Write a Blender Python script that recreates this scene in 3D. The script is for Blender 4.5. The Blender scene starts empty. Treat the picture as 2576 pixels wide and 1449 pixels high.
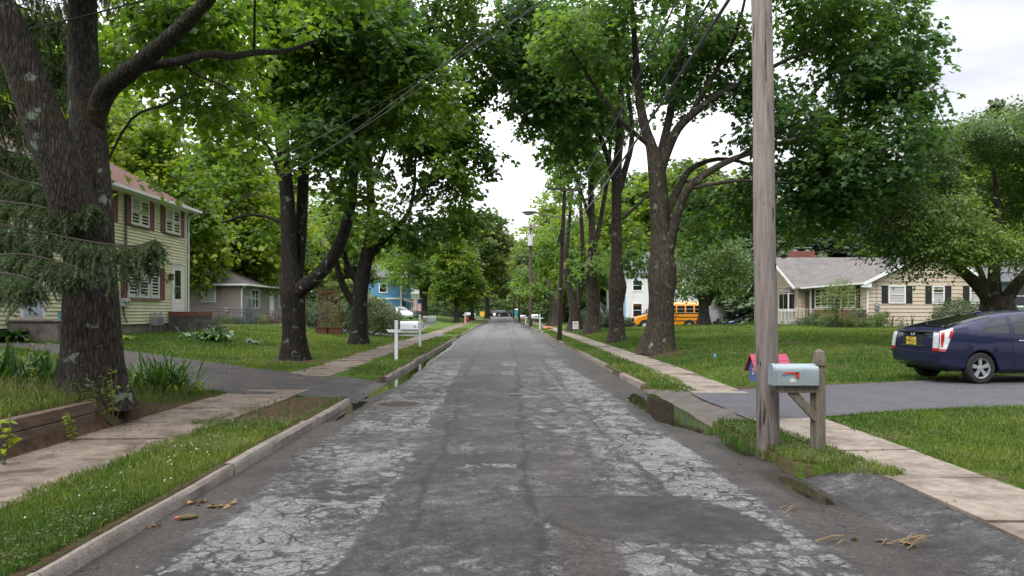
import bpy, math, random
import numpy as np
from mathutils import Vector, Matrix
R = math.radians
random.seed(7)
rng = np.random.default_rng(11)
scene = bpy.context.scene
COL = scene.collection

# ------------------------------------------------------------------ camera
F, CX, HY, H = 1860.0, 1264.0, 783.0, 1.6      # focal / vanishing point measured on a 2576 px wide view, eye height in metres
cd = bpy.data.cameras.new('camera'); cam = bpy.data.objects.new('camera', cd); COL.objects.link(cam)
cd.sensor_width = 36; cd.lens = F/2576*36
cd.shift_x = (1288-CX)/2576; cd.shift_y = (HY-724.5)/2576
cd.clip_start = .05; cd.clip_end = 3000
cam.location = (0, 0, H); cam.rotation_euler = (R(90), 0, 0)
scene.camera = cam

# ------------------------------------------------------------------ sky: overcast, brighter towards the zenith
SUN_EL, SUN_AZ = R(58), R(-155)
w = bpy.data.worlds.new('World'); scene.world = w; w.use_nodes = True
nt = w.node_tree; nt.nodes.clear()
def N(nt, t, **kw):
    n = nt.nodes.new(t)
    for k, v in kw.items():
        if k.startswith('i_'): n.inputs[int(k[2:]) if k[2:].isdigit() else k[2:].replace('_', ' ')].default_value = v
        else: setattr(n, k, v)
    return n
def L(nt, a, b): nt.links.new(a, b)
out = N(nt, 'ShaderNodeOutputWorld'); bg = N(nt, 'ShaderNodeBackground'); bg.inputs[1].default_value = .1
sky = N(nt, 'ShaderNodeTexSky', sky_type='NISHITA'); sky.sun_disc = False
sky.sun_elevation = SUN_EL; sky.sun_rotation = SUN_AZ
tc = N(nt, 'ShaderNodeTexCoord'); sep = N(nt, 'ShaderNodeSeparateXYZ'); L(nt, tc.outputs['Generated'], sep.inputs[0])
mp = N(nt, 'ShaderNodeMapping'); mp.inputs['Scale'].default_value = (1.3, 1.3, 4.5); mp.inputs['Rotation'].default_value = (0, R(14), 0); L(nt, tc.outputs['Generated'], mp.inputs[0])
nz = N(nt, 'ShaderNodeTexNoise'); nz.inputs['Scale'].default_value = 2.3; nz.inputs['Detail'].default_value = 5; nz.inputs['Roughness'].default_value = .5; L(nt, mp.outputs[0], nz.inputs['Vector'])
cr = N(nt, 'ShaderNodeValToRGB'); L(nt, nz.outputs['Fac'], cr.inputs[0])
e = cr.color_ramp.elements; e[0].position = .40; e[0].color = (.34, .358, .41, 1); e[1].position = .66; e[1].color = (.56, .57, .60, 1)
el = N(nt, 'ShaderNodeMapRange'); el.inputs[1].default_value = 0; el.inputs[2].default_value = .9; el.inputs[3].default_value = 5.6; el.inputs[4].default_value = 18.5; L(nt, sep.outputs[2], el.inputs[0])
mu = N(nt, 'ShaderNodeVectorMath', operation='SCALE'); ar = N(nt, 'ShaderNodeMapRange', interpolation_type='SMOOTHSTEP'); ar.inputs[1].default_value = .12; ar.inputs[2].default_value = .5; L(nt, sep.outputs[0], ar.inputs[0])
cw = N(nt, 'ShaderNodeMixRGB'); cw.inputs[1].default_value = (.97, .98, 1.02, 1); L(nt, ar.outputs[0], cw.inputs[0]); L(nt, cr.outputs[0], cw.inputs[2]); L(nt, cw.outputs[0], mu.inputs[0]); L(nt, el.outputs[0], mu.inputs['Scale'])
mx = N(nt, 'ShaderNodeMixRGB'); mx.inputs[0].default_value = .93; L(nt, sky.outputs[0], mx.inputs[1]); L(nt, mu.outputs[0], mx.inputs[2])
L(nt, mx.outputs[0], bg.inputs[0]); L(nt, bg.outputs[0], out.inputs[0])
sd = bpy.data.lights.new('sun', 'SUN'); sd.energy = 1.1; sd.angle = R(22); sd.color = (1, .965, .91)
sun = bpy.data.objects.new('sun', sd); COL.objects.link(sun)
_d = Vector((math.sin(SUN_AZ)*math.cos(SUN_EL), math.cos(SUN_AZ)*math.cos(SUN_EL), math.sin(SUN_EL)))
sun.rotation_euler = _d.to_track_quat('Z', 'Y').to_euler()
vs = scene.view_settings; vs.view_transform = 'Standard'; vs.look = 'None'; vs.gamma = 1; vs.use_curve_mapping = False
vs.exposure = 1.1
scene.cycles.use_denoising = True
scene.cycles.max_bounces = 8; scene.cycles.diffuse_bounces = 4; scene.cycles.transmission_bounces = 6; scene.cycles.transparent_max_bounces = 8

# ------------------------------------------------------------------ ground heights and photo-measured positions
def ss(x): x = np.clip(x, 0, 1); return x*x*(3-2*x)
def gz(X, Y):
    X = np.asarray(X, float); Y = np.asarray(Y, float)
    z = np.full(np.broadcast(X, Y).shape, .10)
    # left lawn climbs to the houses
    lw = .60*ss((-X-5.4)/8.5)*ss((Y-13)/5)
    z = z + np.where(X < -5.2, lw, 0)
    # raised bed behind the timber wall
    bed = (.40+.05*np.clip(-X-5.2, 0, 3))*ss((12.6-Y)/3.6)*ss((-X-5.12)/.16)
    z = z + np.where(X < -5.1, bed, 0)
    # right lawn
    z = z + np.where(X > 4.6, .16*ss((X-4.7)/1.2)*ss((Y-17)/4) + .42*ss((X-6)/10)*ss((Y-18)/18), 0)
    z = z + np.where(X > 4.5, .10*ss((X-5)/4)*ss((11.5-Y)/1.5), 0)
    z = z - np.where(X > 4.6, .22*ss((Y-46)/10)*ss((X-7)/4)*ss((21.2-X)/2), 0)
    # dip beyond the right lawn (bus drive), flat cross street far away
    z = np.where(X > 4.6, z - .95*ss((Y-62)/5)*ss((X-8)/3), z)
    z = z*(1-ss((Y-165)/30)) + .02*ss((Y-165)/30)
    # road trough
    z = np.where((X > -2.7) & (X < 2.87), -.12, z)
    z = np.where(Y > 198, np.where(Y < 213, -.10, z), z)
    return z
def gzf(x, y): return float(gz(x, y))
def Wp(px, py, Y): return Vector(((px-CX)/F*Y, Y, H+(HY-py)/F*Y))
def Gp(px, py):
    """Ground point seen at a pixel."""
    z = 0.
    for _ in range(40):
        Y = (H-z)*F/(py-HY); X = (px-CX)/F*Y; z = .5*z+.5*gzf(X, Y)
    return Vector((X, Y, z))

# ------------------------------------------------------------------ numpy value noise
def vnoise(x, y, seed=0):
    x = np.asarray(x, float); y = np.asarray(y, float)
    xi = np.floor(x).astype(np.int64); yi = np.floor(y).astype(np.int64); fx = x-xi; fy = y-yi
    def h(a, b):
        n = (a*374761393 + b*668265263 + seed*982451653) & 0x7fffffff
        n = ((n ^ (n >> 13))*1274126177) & 0x7fffffff
        return ((n ^ (n >> 16)) & 0xffff)/65535.
    u = fx*fx*(3-2*fx); v = fy*fy*(3-2*fy)
    return (h(xi, yi)*(1-u)+h(xi+1, yi)*u)*(1-v) + (h(xi, yi+1)*(1-u)+h(xi+1, yi+1)*u)*v
def fbm(x, y, seed=0, o=4):
    s = 0; a = .5; t = 0
    for k in range(o): s = s+a*vnoise(x*2**k, y*2**k, seed+k*17); t += a; a *= .55
    return s/t
def vn3(p, s, seed=0):
    """cheap 3-D noise in 0..1 from three 2-D slices"""
    return (vnoise(p[:, 0]*s+p[:, 2]*s*.37, p[:, 1]*s-p[:, 2]*s*.61, seed)+vnoise(p[:, 1]*s+7.3, p[:, 2]*s+p[:, 0]*s*.3, seed+5)+vnoise(p[:, 2]*s-3.1, p[:, 0]*s+1.7, seed+9))/3

# ------------------------------------------------------------------ materials
def newmat(name):
    m = bpy.data.materials.new(name); m.use_nodes = True; t = m.node_tree
    b = t.nodes['Principled BSDF']; return m, t, b
def mat(name, col, rough=.6, var=.12, scale=8., bump=0., bscale=None, metal=0., spec=.5, coat=0., dirt=None, dscale=2., damt=.5, stretch=(1, 1, 1)):
    """Principled with broken-up colour (object space), optional dirt colour in patches and bump."""
    m, t, b = newmat(name)
    b.inputs['Roughness'].default_value = rough; b.inputs['Metallic'].default_value = metal
    b.inputs['Specular IOR Level'].default_value = spec; b.inputs['Coat Weight'].default_value = coat
    c = N(t, 'ShaderNodeTexCoord'); mp = N(t, 'ShaderNodeMapping'); mp.inputs['Scale'].default_value = stretch
    L(t, c.outputs['Object'], mp.inputs[0])
    n = N(t, 'ShaderNodeTexNoise'); n.inputs['Scale'].default_value = scale; n.inputs['Detail'].default_value = 6; n.inputs['Roughness'].default_value = .6
    L(t, mp.outputs[0], n.inputs['Vector'])
    mr = N(t, 'ShaderNodeMapRange'); mr.inputs[1].default_value = .3; mr.inputs[2].default_value = .7; mr.inputs[3].default_value = 1-var; mr.inputs[4].default_value = 1+var
    L(t, n.outputs['Fac'], mr.inputs[0])
    v = N(t, 'ShaderNodeVectorMath', operation='SCALE'); v.inputs[0].default_value = col[:3]; L(t, mr.outputs[0], v.inputs['Scale'])
    o = v.outputs[0]
    if dirt:
        n2 = N(t, 'ShaderNodeTexNoise'); n2.inputs['Scale'].default_value = dscale; n2.inputs['Detail'].default_value = 8; n2.inputs['Roughness'].default_value = .65
        L(t, mp.outputs[0], n2.inputs['Vector'])
        r2 = N(t, 'ShaderNodeMapRange'); r2.inputs[1].default_value = .48; r2.inputs[2].default_value = .66; r2.inputs[3].default_value = 0; r2.inputs[4].default_value = damt
        L(t, n2.outputs['Fac'], r2.inputs[0])
        k = N(t, 'ShaderNodeMixRGB'); k.inputs[2].default_value = (*dirt, 1); L(t, r2.outputs[0], k.inputs[0]); L(t, o, k.inputs[1]); o = k.outputs[0]
    L(t, o, b.inputs['Base Color'])
    if bump:
        nb = N(t, 'ShaderNodeTexNoise'); nb.inputs['Scale'].default_value = bscale or scale*4; nb.inputs['Detail'].default_value = 5; L(t, mp.outputs[0], nb.inputs['Vector'])
        bp = N(t, 'ShaderNodeBump'); bp.inputs['Strength'].default_value = 1; bp.inputs['Distance'].default_value = bump
        L(t, nb.outputs['Fac'], bp.inputs['Height']); L(t, bp.outputs[0], b.inputs['Normal'])
    return m
def glass(name, col=(.02, .025, .03), rough=.03):
    m = mat(name, col, rough, .3, 1.2, spec=.9); return m
def leafmat(name, dark, light, trans=.42, gloss=.38):
    """foliage: per-leaf tint (attribute v) between two greens, thin-leaf translucency"""
    m, t, b = newmat(name)
    a = N(t, 'ShaderNodeAttribute', attribute_name='v')
    cr = N(t, 'ShaderNodeValToRGB'); e = cr.color_ramp.elements; e[0].color = (*dark, 1); e[1].color = (*light, 1); e[0].position = .1; e[1].position = .95
    oi = N(t, 'ShaderNodeObjectInfo'); ad = N(t, 'ShaderNodeMath', operation='MULTIPLY_ADD'); ad.inputs[1].default_value = .36; L(t, oi.outputs['Random'], ad.inputs[0]); L(t, a.outputs['Fac'], ad.inputs[2])
    sb = N(t, 'ShaderNodeMath', operation='SUBTRACT'); sb.inputs[1].default_value = .18; L(t, ad.outputs[0], sb.inputs[0])
    L(t, sb.outputs[0], cr.inputs[0]); L(t, cr.outputs[0], b.inputs['Base Color'])
    b.inputs['Roughness'].default_value = gloss; b.inputs['Specular IOR Level'].default_value = .42
    tr = N(t, 'ShaderNodeBsdfTranslucent')
    h = N(t, 'ShaderNodeMixRGB', blend_type='MULTIPLY'); h.inputs[0].default_value = 1; h.inputs[2].default_value = (1.42, 1.50, .62, 1); L(t, cr.outputs[0], h.inputs[1]); L(t, h.outputs[0], tr.inputs[0])
    ms = N(t, 'ShaderNodeMixShader'); ms.inputs[0].default_value = trans
    L(t, b.outputs[0], ms.inputs[1]); L(t, tr.outputs[0], ms.inputs[2]); L(t, ms.outputs[0], t.nodes['Material Output'].inputs[0])
    return m
def barkmat(name, dark, light, moss=None, lichen=None, sc=1., stretch=.22, bump=.02):
    m, t, b = newmat(name); b.inputs['Roughness'].default_value = .85; b.inputs['Specular IOR Level'].default_value = .25
    c = N(t, 'ShaderNodeTexCoord'); mp = N(t, 'ShaderNodeMapping'); mp.inputs['Scale'].default_value = (1, 1, stretch); L(t, c.outputs['Object'], mp.inputs[0])
    n = N(t, 'ShaderNodeTexNoise'); n.inputs['Scale'].default_value = 22*sc; n.inputs['Detail'].default_value = 6; n.inputs['Roughness'].default_value = .62; n.inputs['Distortion'].default_value = .6; L(t, mp.outputs[0], n.inputs['Vector'])
    vo = N(t, 'ShaderNodeTexVoronoi', feature='DISTANCE_TO_EDGE'); vo.inputs['Scale'].default_value = 15*sc; L(t, mp.outputs[0], vo.inputs['Vector'])
    mm = N(t, 'ShaderNodeMath', operation='MULTIPLY_ADD'); mm.inputs[1].default_value = .9; L(t, vo.outputs['Distance'], mm.inputs[0]); L(t, n.outputs['Fac'], mm.inputs[2])
    cr = N(t, 'ShaderNodeValToRGB'); e = cr.color_ramp.elements; e[0].position = .42; e[0].color = (*dark, 1); e[1].position = .92; e[1].color = (*light, 1); L(t, mm.outputs[0], cr.inputs[0])
    o = cr.outputs[0]
    for colr, s, lo, hi in ((moss, .9, .52, .66), (lichen, 3.2, .60, .64)):
        if colr:
            q = N(t, 'ShaderNodeTexNoise'); q.inputs['Scale'].default_value = s; q.inputs['Detail'].default_value = 7; q.inputs['Roughness'].default_value = .7; L(t, c.outputs['Object'], q.inputs['Vector'])
            r = N(t, 'ShaderNodeMapRange'); r.inputs[1].default_value = lo; r.inputs[2].default_value = hi; r.inputs[4].default_value = .8; L(t, q.outputs['Fac'], r.inputs[0])
            k = N(t, 'ShaderNodeMixRGB'); k.inputs[2].default_value = (*colr, 1); L(t, r.outputs[0], k.inputs[0]); L(t, o, k.inputs[1]); o = k.outputs[0]
    L(t, o, b.inputs['Base Color'])
    bp = N(t, 'ShaderNodeBump'); bp.inputs['Strength'].default_value = 1; bp.inputs['Distance'].default_value = bump; L(t, mm.outputs[0], bp.inputs['Height']); L(t, bp.outputs[0], b.inputs['Normal'])
    return m

# ------------------------------------------------------------------ mesh helpers
class MB:
    def __init__(s): s.v = []; s.f = []; s.m = []
    def add(s, vs, fs, mi=0):
        o = len(s.v); s.v += [tuple(v) for v in vs]; s.f += [tuple(i+o for i in f) for f in fs]; s.m += [mi]*len(fs); return s
    def box(s, c, d, rz=0., mi=0, M=None, top=1.):
        x, y, z = d[0]/2, d[1]/2, d[2]/2
        vs = [Vector((a*x*(top if k > 0 else 1), b*y*(top if k > 0 else 1), k*z)) for k in (-1, 1) for a, b in ((-1, -1), (1, -1), (1, 1), (-1, 1))]
        Q = M if M is not None else Matrix.Rotation(rz, 4, 'Z')
        vs = [Q @ v + Vector(c) for v in vs]
        return s.add(vs, [(3, 2, 1, 0), (4, 5, 6, 7), (0, 1, 5, 4), (1, 2, 6, 5), (2, 3, 7, 6), (3, 0, 4, 7)], mi)
    def bar(s, a, b, wdt, hgt, mi=0, up=(0, 0, 1)):
        a = Vector(a); b = Vector(b); d = b-a; l = d.length; d.normalize(); u = Vector(up)
        sd = d.cross(u)
        if sd.length < 1e-4: sd = d.cross(Vector((1, 0, 0)))
        sd.normalize(); u = sd.cross(d)
        vs = [p+sd*i*wdt/2+u*j*hgt/2 for p in (a, b) for i, j in ((-1, -1), (1, -1), (1, 1), (-1, 1))]
        return s.add(vs, [(0, 1, 2, 3), (7, 6, 5, 4), (4, 5, 1, 0), (5, 6, 2, 1), (6, 7, 3, 2), (7, 4, 0, 3)], mi)
    def tube(s, pts, rad, n=8, mi=0, cap=True, jit=0.):
        pts = [Vector(p) for p in pts]
        if not hasattr(rad, '__len__'): rad = [rad]*len(pts)
        o = len(s.v); prev = None
        for i, p in enumerate(pts):
            t = (pts[min(i+1, len(pts)-1)]-pts[max(i-1, 0)]).normalized()
            if prev is None:
                a = Vector((1, 0, 0)) if abs(t.x) < .9 else Vector((0, 1, 0)); u = (a-t*a.dot(t)).normalized()
            else: u = (prev-t*prev.dot(t)).normalized()
            prev = u; v = t.cross(u)
            for k in range(n):
                a = 2*math.pi*k/n; r = rad[i]*(1+(random.uniform(-jit, jit) if jit else 0))
                s.v.append(tuple(p+(u*math.cos(a)+v*math.sin(a))*r))
        for i in range(len(pts)-1):
            for k in range(n):
                k2 = (k+1) % n; s.f.append((o+i*n+k, o+i*n+k2, o+(i+1)*n+k2, o+(i+1)*n+k)); s.m.append(mi)
        if cap:
            s.f.append(tuple(o+k for k in range(n))[::-1]); s.m.append(mi)
            q = o+(len(pts)-1)*n; s.f.append(tuple(q+k for k in range(n))); s.m.append(mi)
        return s
    def cyl(s, c, r, h, axis='z', n=20, mi=0, r2=None):
        d = {'x': Vector((1, 0, 0)), 'y': Vector((0, 1, 0)), 'z': Vector((0, 0, 1))}[axis]; c = Vector(c)
        return s.tube([c-d*h/2, c+d*h/2], [r, r if r2 is None else r2], n, mi)
    def prism(s, poly, a, b, plane='xz', mi=0):
        """poly in a plane, extruded from a to b along the third axis"""
        f = {'xz': lambda p, t: (p[0], t, p[1]), 'yz': lambda p, t: (t, p[0], p[1]), 'xy': lambda p, t: (p[0], p[1], t)}[plane]
        n = len(poly); vs = [f(p, a) for p in poly]+[f(p, b) for p in poly]
        fs = [tuple(range(n)), tuple(range(2*n-1, n-1, -1))]+[(i, n+i, n+(i+1) % n, (i+1) % n) for i in range(n)]
        return s.add(vs, fs, mi)
    def ell(s, c, r, nu=14, nv=9, mi=0):
        vs = [(c[0], c[1], c[2]-r[2])]; fs = []
        for j in range(1, nv):
            a = -math.pi/2+math.pi*j/nv
            for i in range(nu): t = 2*math.pi*i/nu; vs.append((c[0]+r[0]*math.cos(a)*math.cos(t), c[1]+r[1]*math.cos(a)*math.sin(t), c[2]+r[2]*math.sin(a)))
        vs.append((c[0], c[1], c[2]+r[2]))
        for i in range(nu):
            fs.append((0, 1+(i+1) % nu, 1+i)); fs.append((len(vs)-1, len(vs)-1-nu+i, len(vs)-1-nu+(i+1) % nu))
            for j in range(nv-2): a = 1+j*nu; fs.append((a+i, a+(i+1) % nu, a+nu+(i+1) % nu, a+nu+i))
        return s.add(vs, fs, mi)
    def build(s, name, mats, parent=None, smooth=None, bevel=0, subd=0, label=None, fix=True):
        me = bpy.data.meshes.new(name); me.from_pydata(s.v, [], s.f)
        mats = mats if isinstance(mats, (list, tuple)) else [mats]
        for m in mats: me.materials.append(m)
        if len(mats) > 1: me.polygons.foreach_set('material_index', s.m)
        o = bpy.data.objects.new(name, me); COL.objects.link(o)
        if fix:
            import bmesh
            bm = bmesh.new(); bm.from_mesh(me); bmesh.ops.recalc_face_normals(bm, faces=bm.faces); bm.to_mesh(me); bm.free()
        if smooth is not None: me.shade_smooth(); me.set_sharp_from_angle(angle=R(smooth))
        if bevel:
            b = o.modifiers.new('bevel', 'BEVEL'); b.width = bevel; b.segments = 2; b.limit_method = 'ANGLE'; b.angle_limit = R(35)
        if subd:
            b = o.modifiers.new('subdivision', 'SUBSURF'); b.levels = subd; b.render_levels = subd
        if parent is not None: o.parent = parent
        if label: o['label'] = label
        return o
def tag(o, label=None, cat=None, group=None, kind=None):
    if label: o['label'] = label
    if cat: o['category'] = cat
    if group: o['group'] = group
    if kind: o['kind'] = kind
    return o
def thing(name, label, cat, loc=(0, 0, 0), rz=0., group=None):
    o = bpy.data.objects.new(name, None); COL.objects.link(o); o.location = loc; o.rotation_euler = (0, 0, rz); o.empty_display_size = .2
    return tag(o, label, cat, group)
def clone(o, loc=None, rz=None, label=None, parent=None):
    c = o.copy(); COL.objects.link(c)
    if parent is not None: c.parent = parent
    if loc is not None: c.location = loc
    if rz is not None: c.rotation_euler = (0, 0, rz)
    if label: c['label'] = label
    for ch in list(o.children): clone(ch, parent=c)
    return c
def npmesh(name, V, Fa, mats, nper, attrs=None, parent=None, smooth=False):
    """V (n,3) verts, Fa flat loop index array with nper corners per face"""
    me = bpy.data.meshes.new(name); V = np.asarray(V, np.float32); Fa = np.asarray(Fa, np.int32).ravel()
    nf = len(Fa)//nper
    me.vertices.add(len(V)); me.vertices.foreach_set('co', V.ravel())
    me.loops.add(len(Fa)); me.loops.foreach_set('vertex_index', Fa)
    me.polygons.add(nf); me.polygons.foreach_set('loop_start', np.arange(0, nf*nper, nper, dtype=np.int32)); me.polygons.foreach_set('loop_total', np.full(nf, nper, np.int32))
    for m in (mats if isinstance(mats, (list, tuple)) else [mats]): me.materials.append(m)
    me.update(calc_edges=True); me.validate()
    for k, a in (attrs or {}).items():
        at = me.attributes.new(k, 'FLOAT', 'POINT'); at.data.foreach_set('value', np.asarray(a, np.float32))
    if smooth: me.shade_smooth()
    o = bpy.data.objects.new(name, me); COL.objects.link(o)
    if parent is not None: o.parent = parent
    return o
def gridmesh(name, xs, ys, zf, m, attrs=None, parent=None):
    X, Y = np.meshgrid(xs, ys); Z = zf(X, Y); nx, ny = len(xs), len(ys)
    V = np.stack([X.ravel(), Y.ravel(), Z.ravel()], 1)
    i = (np.arange(ny-1)[:, None]*nx+np.arange(nx-1)[None]).ravel()
    Fa = np.stack([i, i+1, i+nx+1, i+nx], 1)
    return npmesh(name, V, Fa, m, 4, {k: f(X, Y).ravel() for k, f in (attrs or {}).items()}, parent, True)
# ================================================================== GROUND, ROAD, PATHS
from mathutils.geometry import delaunay_2d_cdt
def inpoly(P, X, Y):
    X = np.asarray(X, float); Y = np.asarray(Y, float); c = np.zeros(X.shape, bool); n = len(P)
    for i in range(n):
        x1, y1 = P[i]; x2, y2 = P[(i+1) % n]
        if y1 == y2: continue
        c ^= ((y1 > Y) != (y2 > Y)) & (X < (x2-x1)*(Y-y1)/(y2-y1)+x1)
    return c
def roughpoly(P, step=.25, amp=.05, seed=0):
    """subdivide a polygon and wobble its edge"""
    o = []
    for i in range(len(P)):
        a = Vector(P[i]); b = Vector(P[(i+1) % len(P)]); n = max(1, int((b-a).length/step)); nn = (b-a).normalized(); nn = Vector((-nn.y, nn.x))
        for k in range(n):
            p = a.lerp(b, k/n); j = (float(fbm(p.x*1.7, p.y*1.7, seed))-.5)*2*amp if k else 0
            o.append(tuple(p+nn*j))
    return o
def sheet(name, P, m, zf, grid=.5, attrs=None, parent=None):
    xs = [p[0] for p in P]; ys = [p[1] for p in P]
    gx, gy = np.meshgrid(np.arange(min(xs)+grid/2, max(xs), grid), np.arange(min(ys)+grid/2, max(ys), grid))
    k = inpoly(P, gx, gy); pts = [Vector(p) for p in P]+[Vector((a, b)) for a, b in zip(gx[k], gy[k])]
    v, _, f, *_ = delaunay_2d_cdt(pts, [(i, (i+1) % len(P)) for i in range(len(P))], [], 1, 1e-5)
    V = np.array([(p.x, p.y, 0) for p in v]); V[:, 2] = zf(V[:, 0], V[:, 1])
    f = [t if (v[t[1]]-v[t[0]]).cross(v[t[2]]-v[t[0]]) > 0 else t[::-1] for t in f]
    return npmesh(name, V, np.array(f), m, 3, {k: q(V[:, 0], V[:, 1]) for k, q in (attrs or {}).items()}, parent, True)

def edge_l(Y): return np.where((Y > 12.95) & (Y < 16.9), -3.7, -2.70)
def edge_r(Y): return np.where((Y < 7.15) | ((Y > 10.1) & (Y < 15.3)), 3.42, 2.86)
_g0 = gz
def gz(X, Y):
    X = np.asarray(X, float); Y = np.asarray(Y, float); z = _g0(X, Y)
    return np.where((X > edge_l(Y)) & (X < edge_r(Y)), -.12, z)

drive_left = [(-3.75, 13.1), (-4.9, 13.35), (-5.8, 14.0), (-7.2, 15.6), (-9.2, 17.3), (-12, 18.6), (-15, 18.9), (-15, 20.6), (-12, 20.9), (-9.6, 20.4), (-7.2, 19.6), (-5.4, 18.3), (-4.6, 17.2), (-3.75, 16.7)]
drive_right = [(3.42, 10.25), (4.45, 10.35), (5.6, 10.9), (7.2, 11.4), (9.5, 11.7), (14, 12), (24, 12.6), (24, 17.4), (12, 17.2), (8.6, 15.7), (6.6, 14.9), (5.2, 14.3), (4.4, 14.0), (3.6, 13.7), (3.42, 13.4)]
drive_far = [(-3.6, 43), (-12, 44.5), (-22, 45), (-22, 47.5), (-12, 47.5), (-3.6, 47)]
def soil(X, Y, edges=True):
    """bare-soil amount of the ground: along path edges, under the big trees, in the beds"""
    X = np.asarray(X, float); Y = np.asarray(Y, float); n = fbm(X*.9, Y*.9, 3); n2 = fbm(X*3, Y*3, 8)
    s = .55*ss((n-.60)/.1)
    s = np.maximum(s, ss(1.5-np.hypot(X+6.0, Y-22)/1.1+(n2-.5))*.8)
    s = np.maximum(s, ss(1.6-np.hypot(X-5.24, Y-24.6)/1.2+(n2-.5))*.8)
    s = np.maximum(s, ss(1.5-np.hypot(X+6.2, Y-11.3)/1.1+(n2-.5))*.6)
    s = np.maximum(s, ss((-X-4.3)/.6)*ss((X+5.6)/.5)*ss((Y-8.7)/.5)*ss((13.8-Y)/.8)*(.35+n2))      # worn bank by the sidewalk
    s = np.maximum(s, ss((4.75-X)/.2)*ss((X-4.2)/.1)*(.2+n2*.6)*.8)
    s = np.maximum(s, np.where(X < -3.4, ss((X+4.0)/.25), 0)*0)
    s = np.maximum(s, ss((Y-13.5)/.4)*ss((18.2-Y)/.6)*ss((X-3.6)/.2)*ss((13-X)/2)*ss(1.1-np.abs(Y-14.2-.28*(X-4.2))/.7)*(.5+n2*.8))   # strip beyond the right drive
    s = np.maximum(s, ss((-X-4.6)/.3)*ss((X+9)/2)*ss(1.2-np.abs(Y-18.3+.55*(X+5.4))/.8)*n2)
    s = np.maximum(s, ss((Y-9.0)/1.6)*ss((13-Y)/.3)*ss((X+4.4)/.3)*ss((-2.75-X)/.1)*(.45+n2*.8))
    if edges: s = np.maximum(s, np.where((X > 2.4) & (X < 3.12), .55*(.5+n2), 0)); s = np.maximum(s, np.where((X > -2.84) & (X < -2.4), .6, 0)); s = np.maximum(s, np.where((X > -5.35) & (X < -4.8) & (Y < 9.6), 1., 0))
    return np.clip(s, 0, 1)

m, t, b = newmat('lawn_soil'); M_ground = m
c = N(t, 'ShaderNodeTexCoord'); a = N(t, 'ShaderNodeAttribute', attribute_name='soil')
def noise(t, v, s, d=6, r=.6):
    n = N(t, 'ShaderNodeTexNoise'); n.inputs['Scale'].default_value = s; n.inputs['Detail'].default_value = d; n.inputs['Roughness'].default_value = r; L(t, v, n.inputs['Vector']); return n.outputs['Fac']
def ramp(t, f, stops):
    r = N(t, 'ShaderNodeValToRGB'); e = r.color_ramp.elements
    while len(e) < len(stops): e.new(.5)
    for k, (p, q) in zip(e, stops): k.position = p; k.color = (*q, 1)
    L(t, f, r.inputs[0]); return r.outputs[0]
def mix(t, f, a, b_, mode='MIX'):
    k = N(t, 'ShaderNodeMixRGB', blend_type=mode)
    for i, q in enumerate((f, a, b_)):
        if isinstance(q, (int, float)): k.inputs[i].default_value = q
        elif isinstance(q, tuple): k.inputs[i].default_value = (*q, 1)
        else: L(t, q, k.inputs[i])
    return k.outputs[0]
def mrange(t, f, a, b_, c0=0., d=1.):
    r = N(t, 'ShaderNodeMapRange'); L(t, f, r.inputs[0])
    for i, q in enumerate((a, b_, c0, d)): r.inputs[i+1].default_value = q
    return r.outputs[0]
def math_(t, op, a, b_=0.):
    n = N(t, 'ShaderNodeMath', operation=op)
    for i, q in enumerate((a, b_)):
        if isinstance(q, (int, float)): n.inputs[i].default_value = q
        else: L(t, q, n.inputs[i])
    return n.outputs[0]
def bumpn(t, b, f, dist):
    bp = N(t, 'ShaderNodeBump'); bp.inputs['Strength'].default_value = 1; bp.inputs['Distance'].default_value = dist; L(t, f, bp.inputs['Height']); L(t, bp.outputs[0], b.inputs['Normal'])
P = c.outputs['Object']
g1 = ramp(t, noise(t, P, .35, 5), [(.3, (.050, .105, .016)), (.5, (.080, .150, .024)), (.72, (.145, .195, .040))])
g2 = mix(t, mrange(t, noise(t, P, 14, 4), .35, .7), g1, mix(t, 1., g1, (.55, .55, .5), 'MULTIPLY'))
so = ramp(t, noise(t, P, 9, 8, .7), [(.3, (.045, .028, .018)), (.6, (.105, .070, .045)), (.8, (.17, .125, .085))])
sf = mrange(t, math_(t, 'ADD', a.outputs['Fac'], math_(t, 'MULTIPLY', math_(t, 'SUBTRACT', noise(t, P, 11, 6), .5), 1.1)), .35, .65)
L(t, mix(t, sf, g2, so), b.inputs['Base Color']); b.inputs['Roughness'].default_value = .95; b.inputs['Specular IOR Level'].default_value = .1
bumpn(t, b, noise(t, P, 45, 4), .04)
def span(a, b_, s): return list(np.arange(a, b_, s))
gx = span(-600, -60, 60)+span(-60, -26, 4)+span(-26, -2.8, .25)+[-2.78, -2.71, -2.69]+span(-2.5, 2.8, .7)+[2.85, 2.87]+span(3, 30, .25)+span(30, 60, 4)+span(60, 601, 60)
gy = span(-60, -4, 8)+span(-4, 30, .2)+span(30, 80, .5)+span(80, 230, 3)+span(230, 900, 60)
gy = sorted(gy+[12.94, 12.96, 16.89, 16.91, 7.14, 7.16, 10.09, 10.11, 15.29, 15.31, 197.9, 198.1, 212.9, 213.1])
ground = gridmesh('ground', gx, gy, gz, M_ground, {'soil': soil}); tag(ground, kind='structure')

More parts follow.
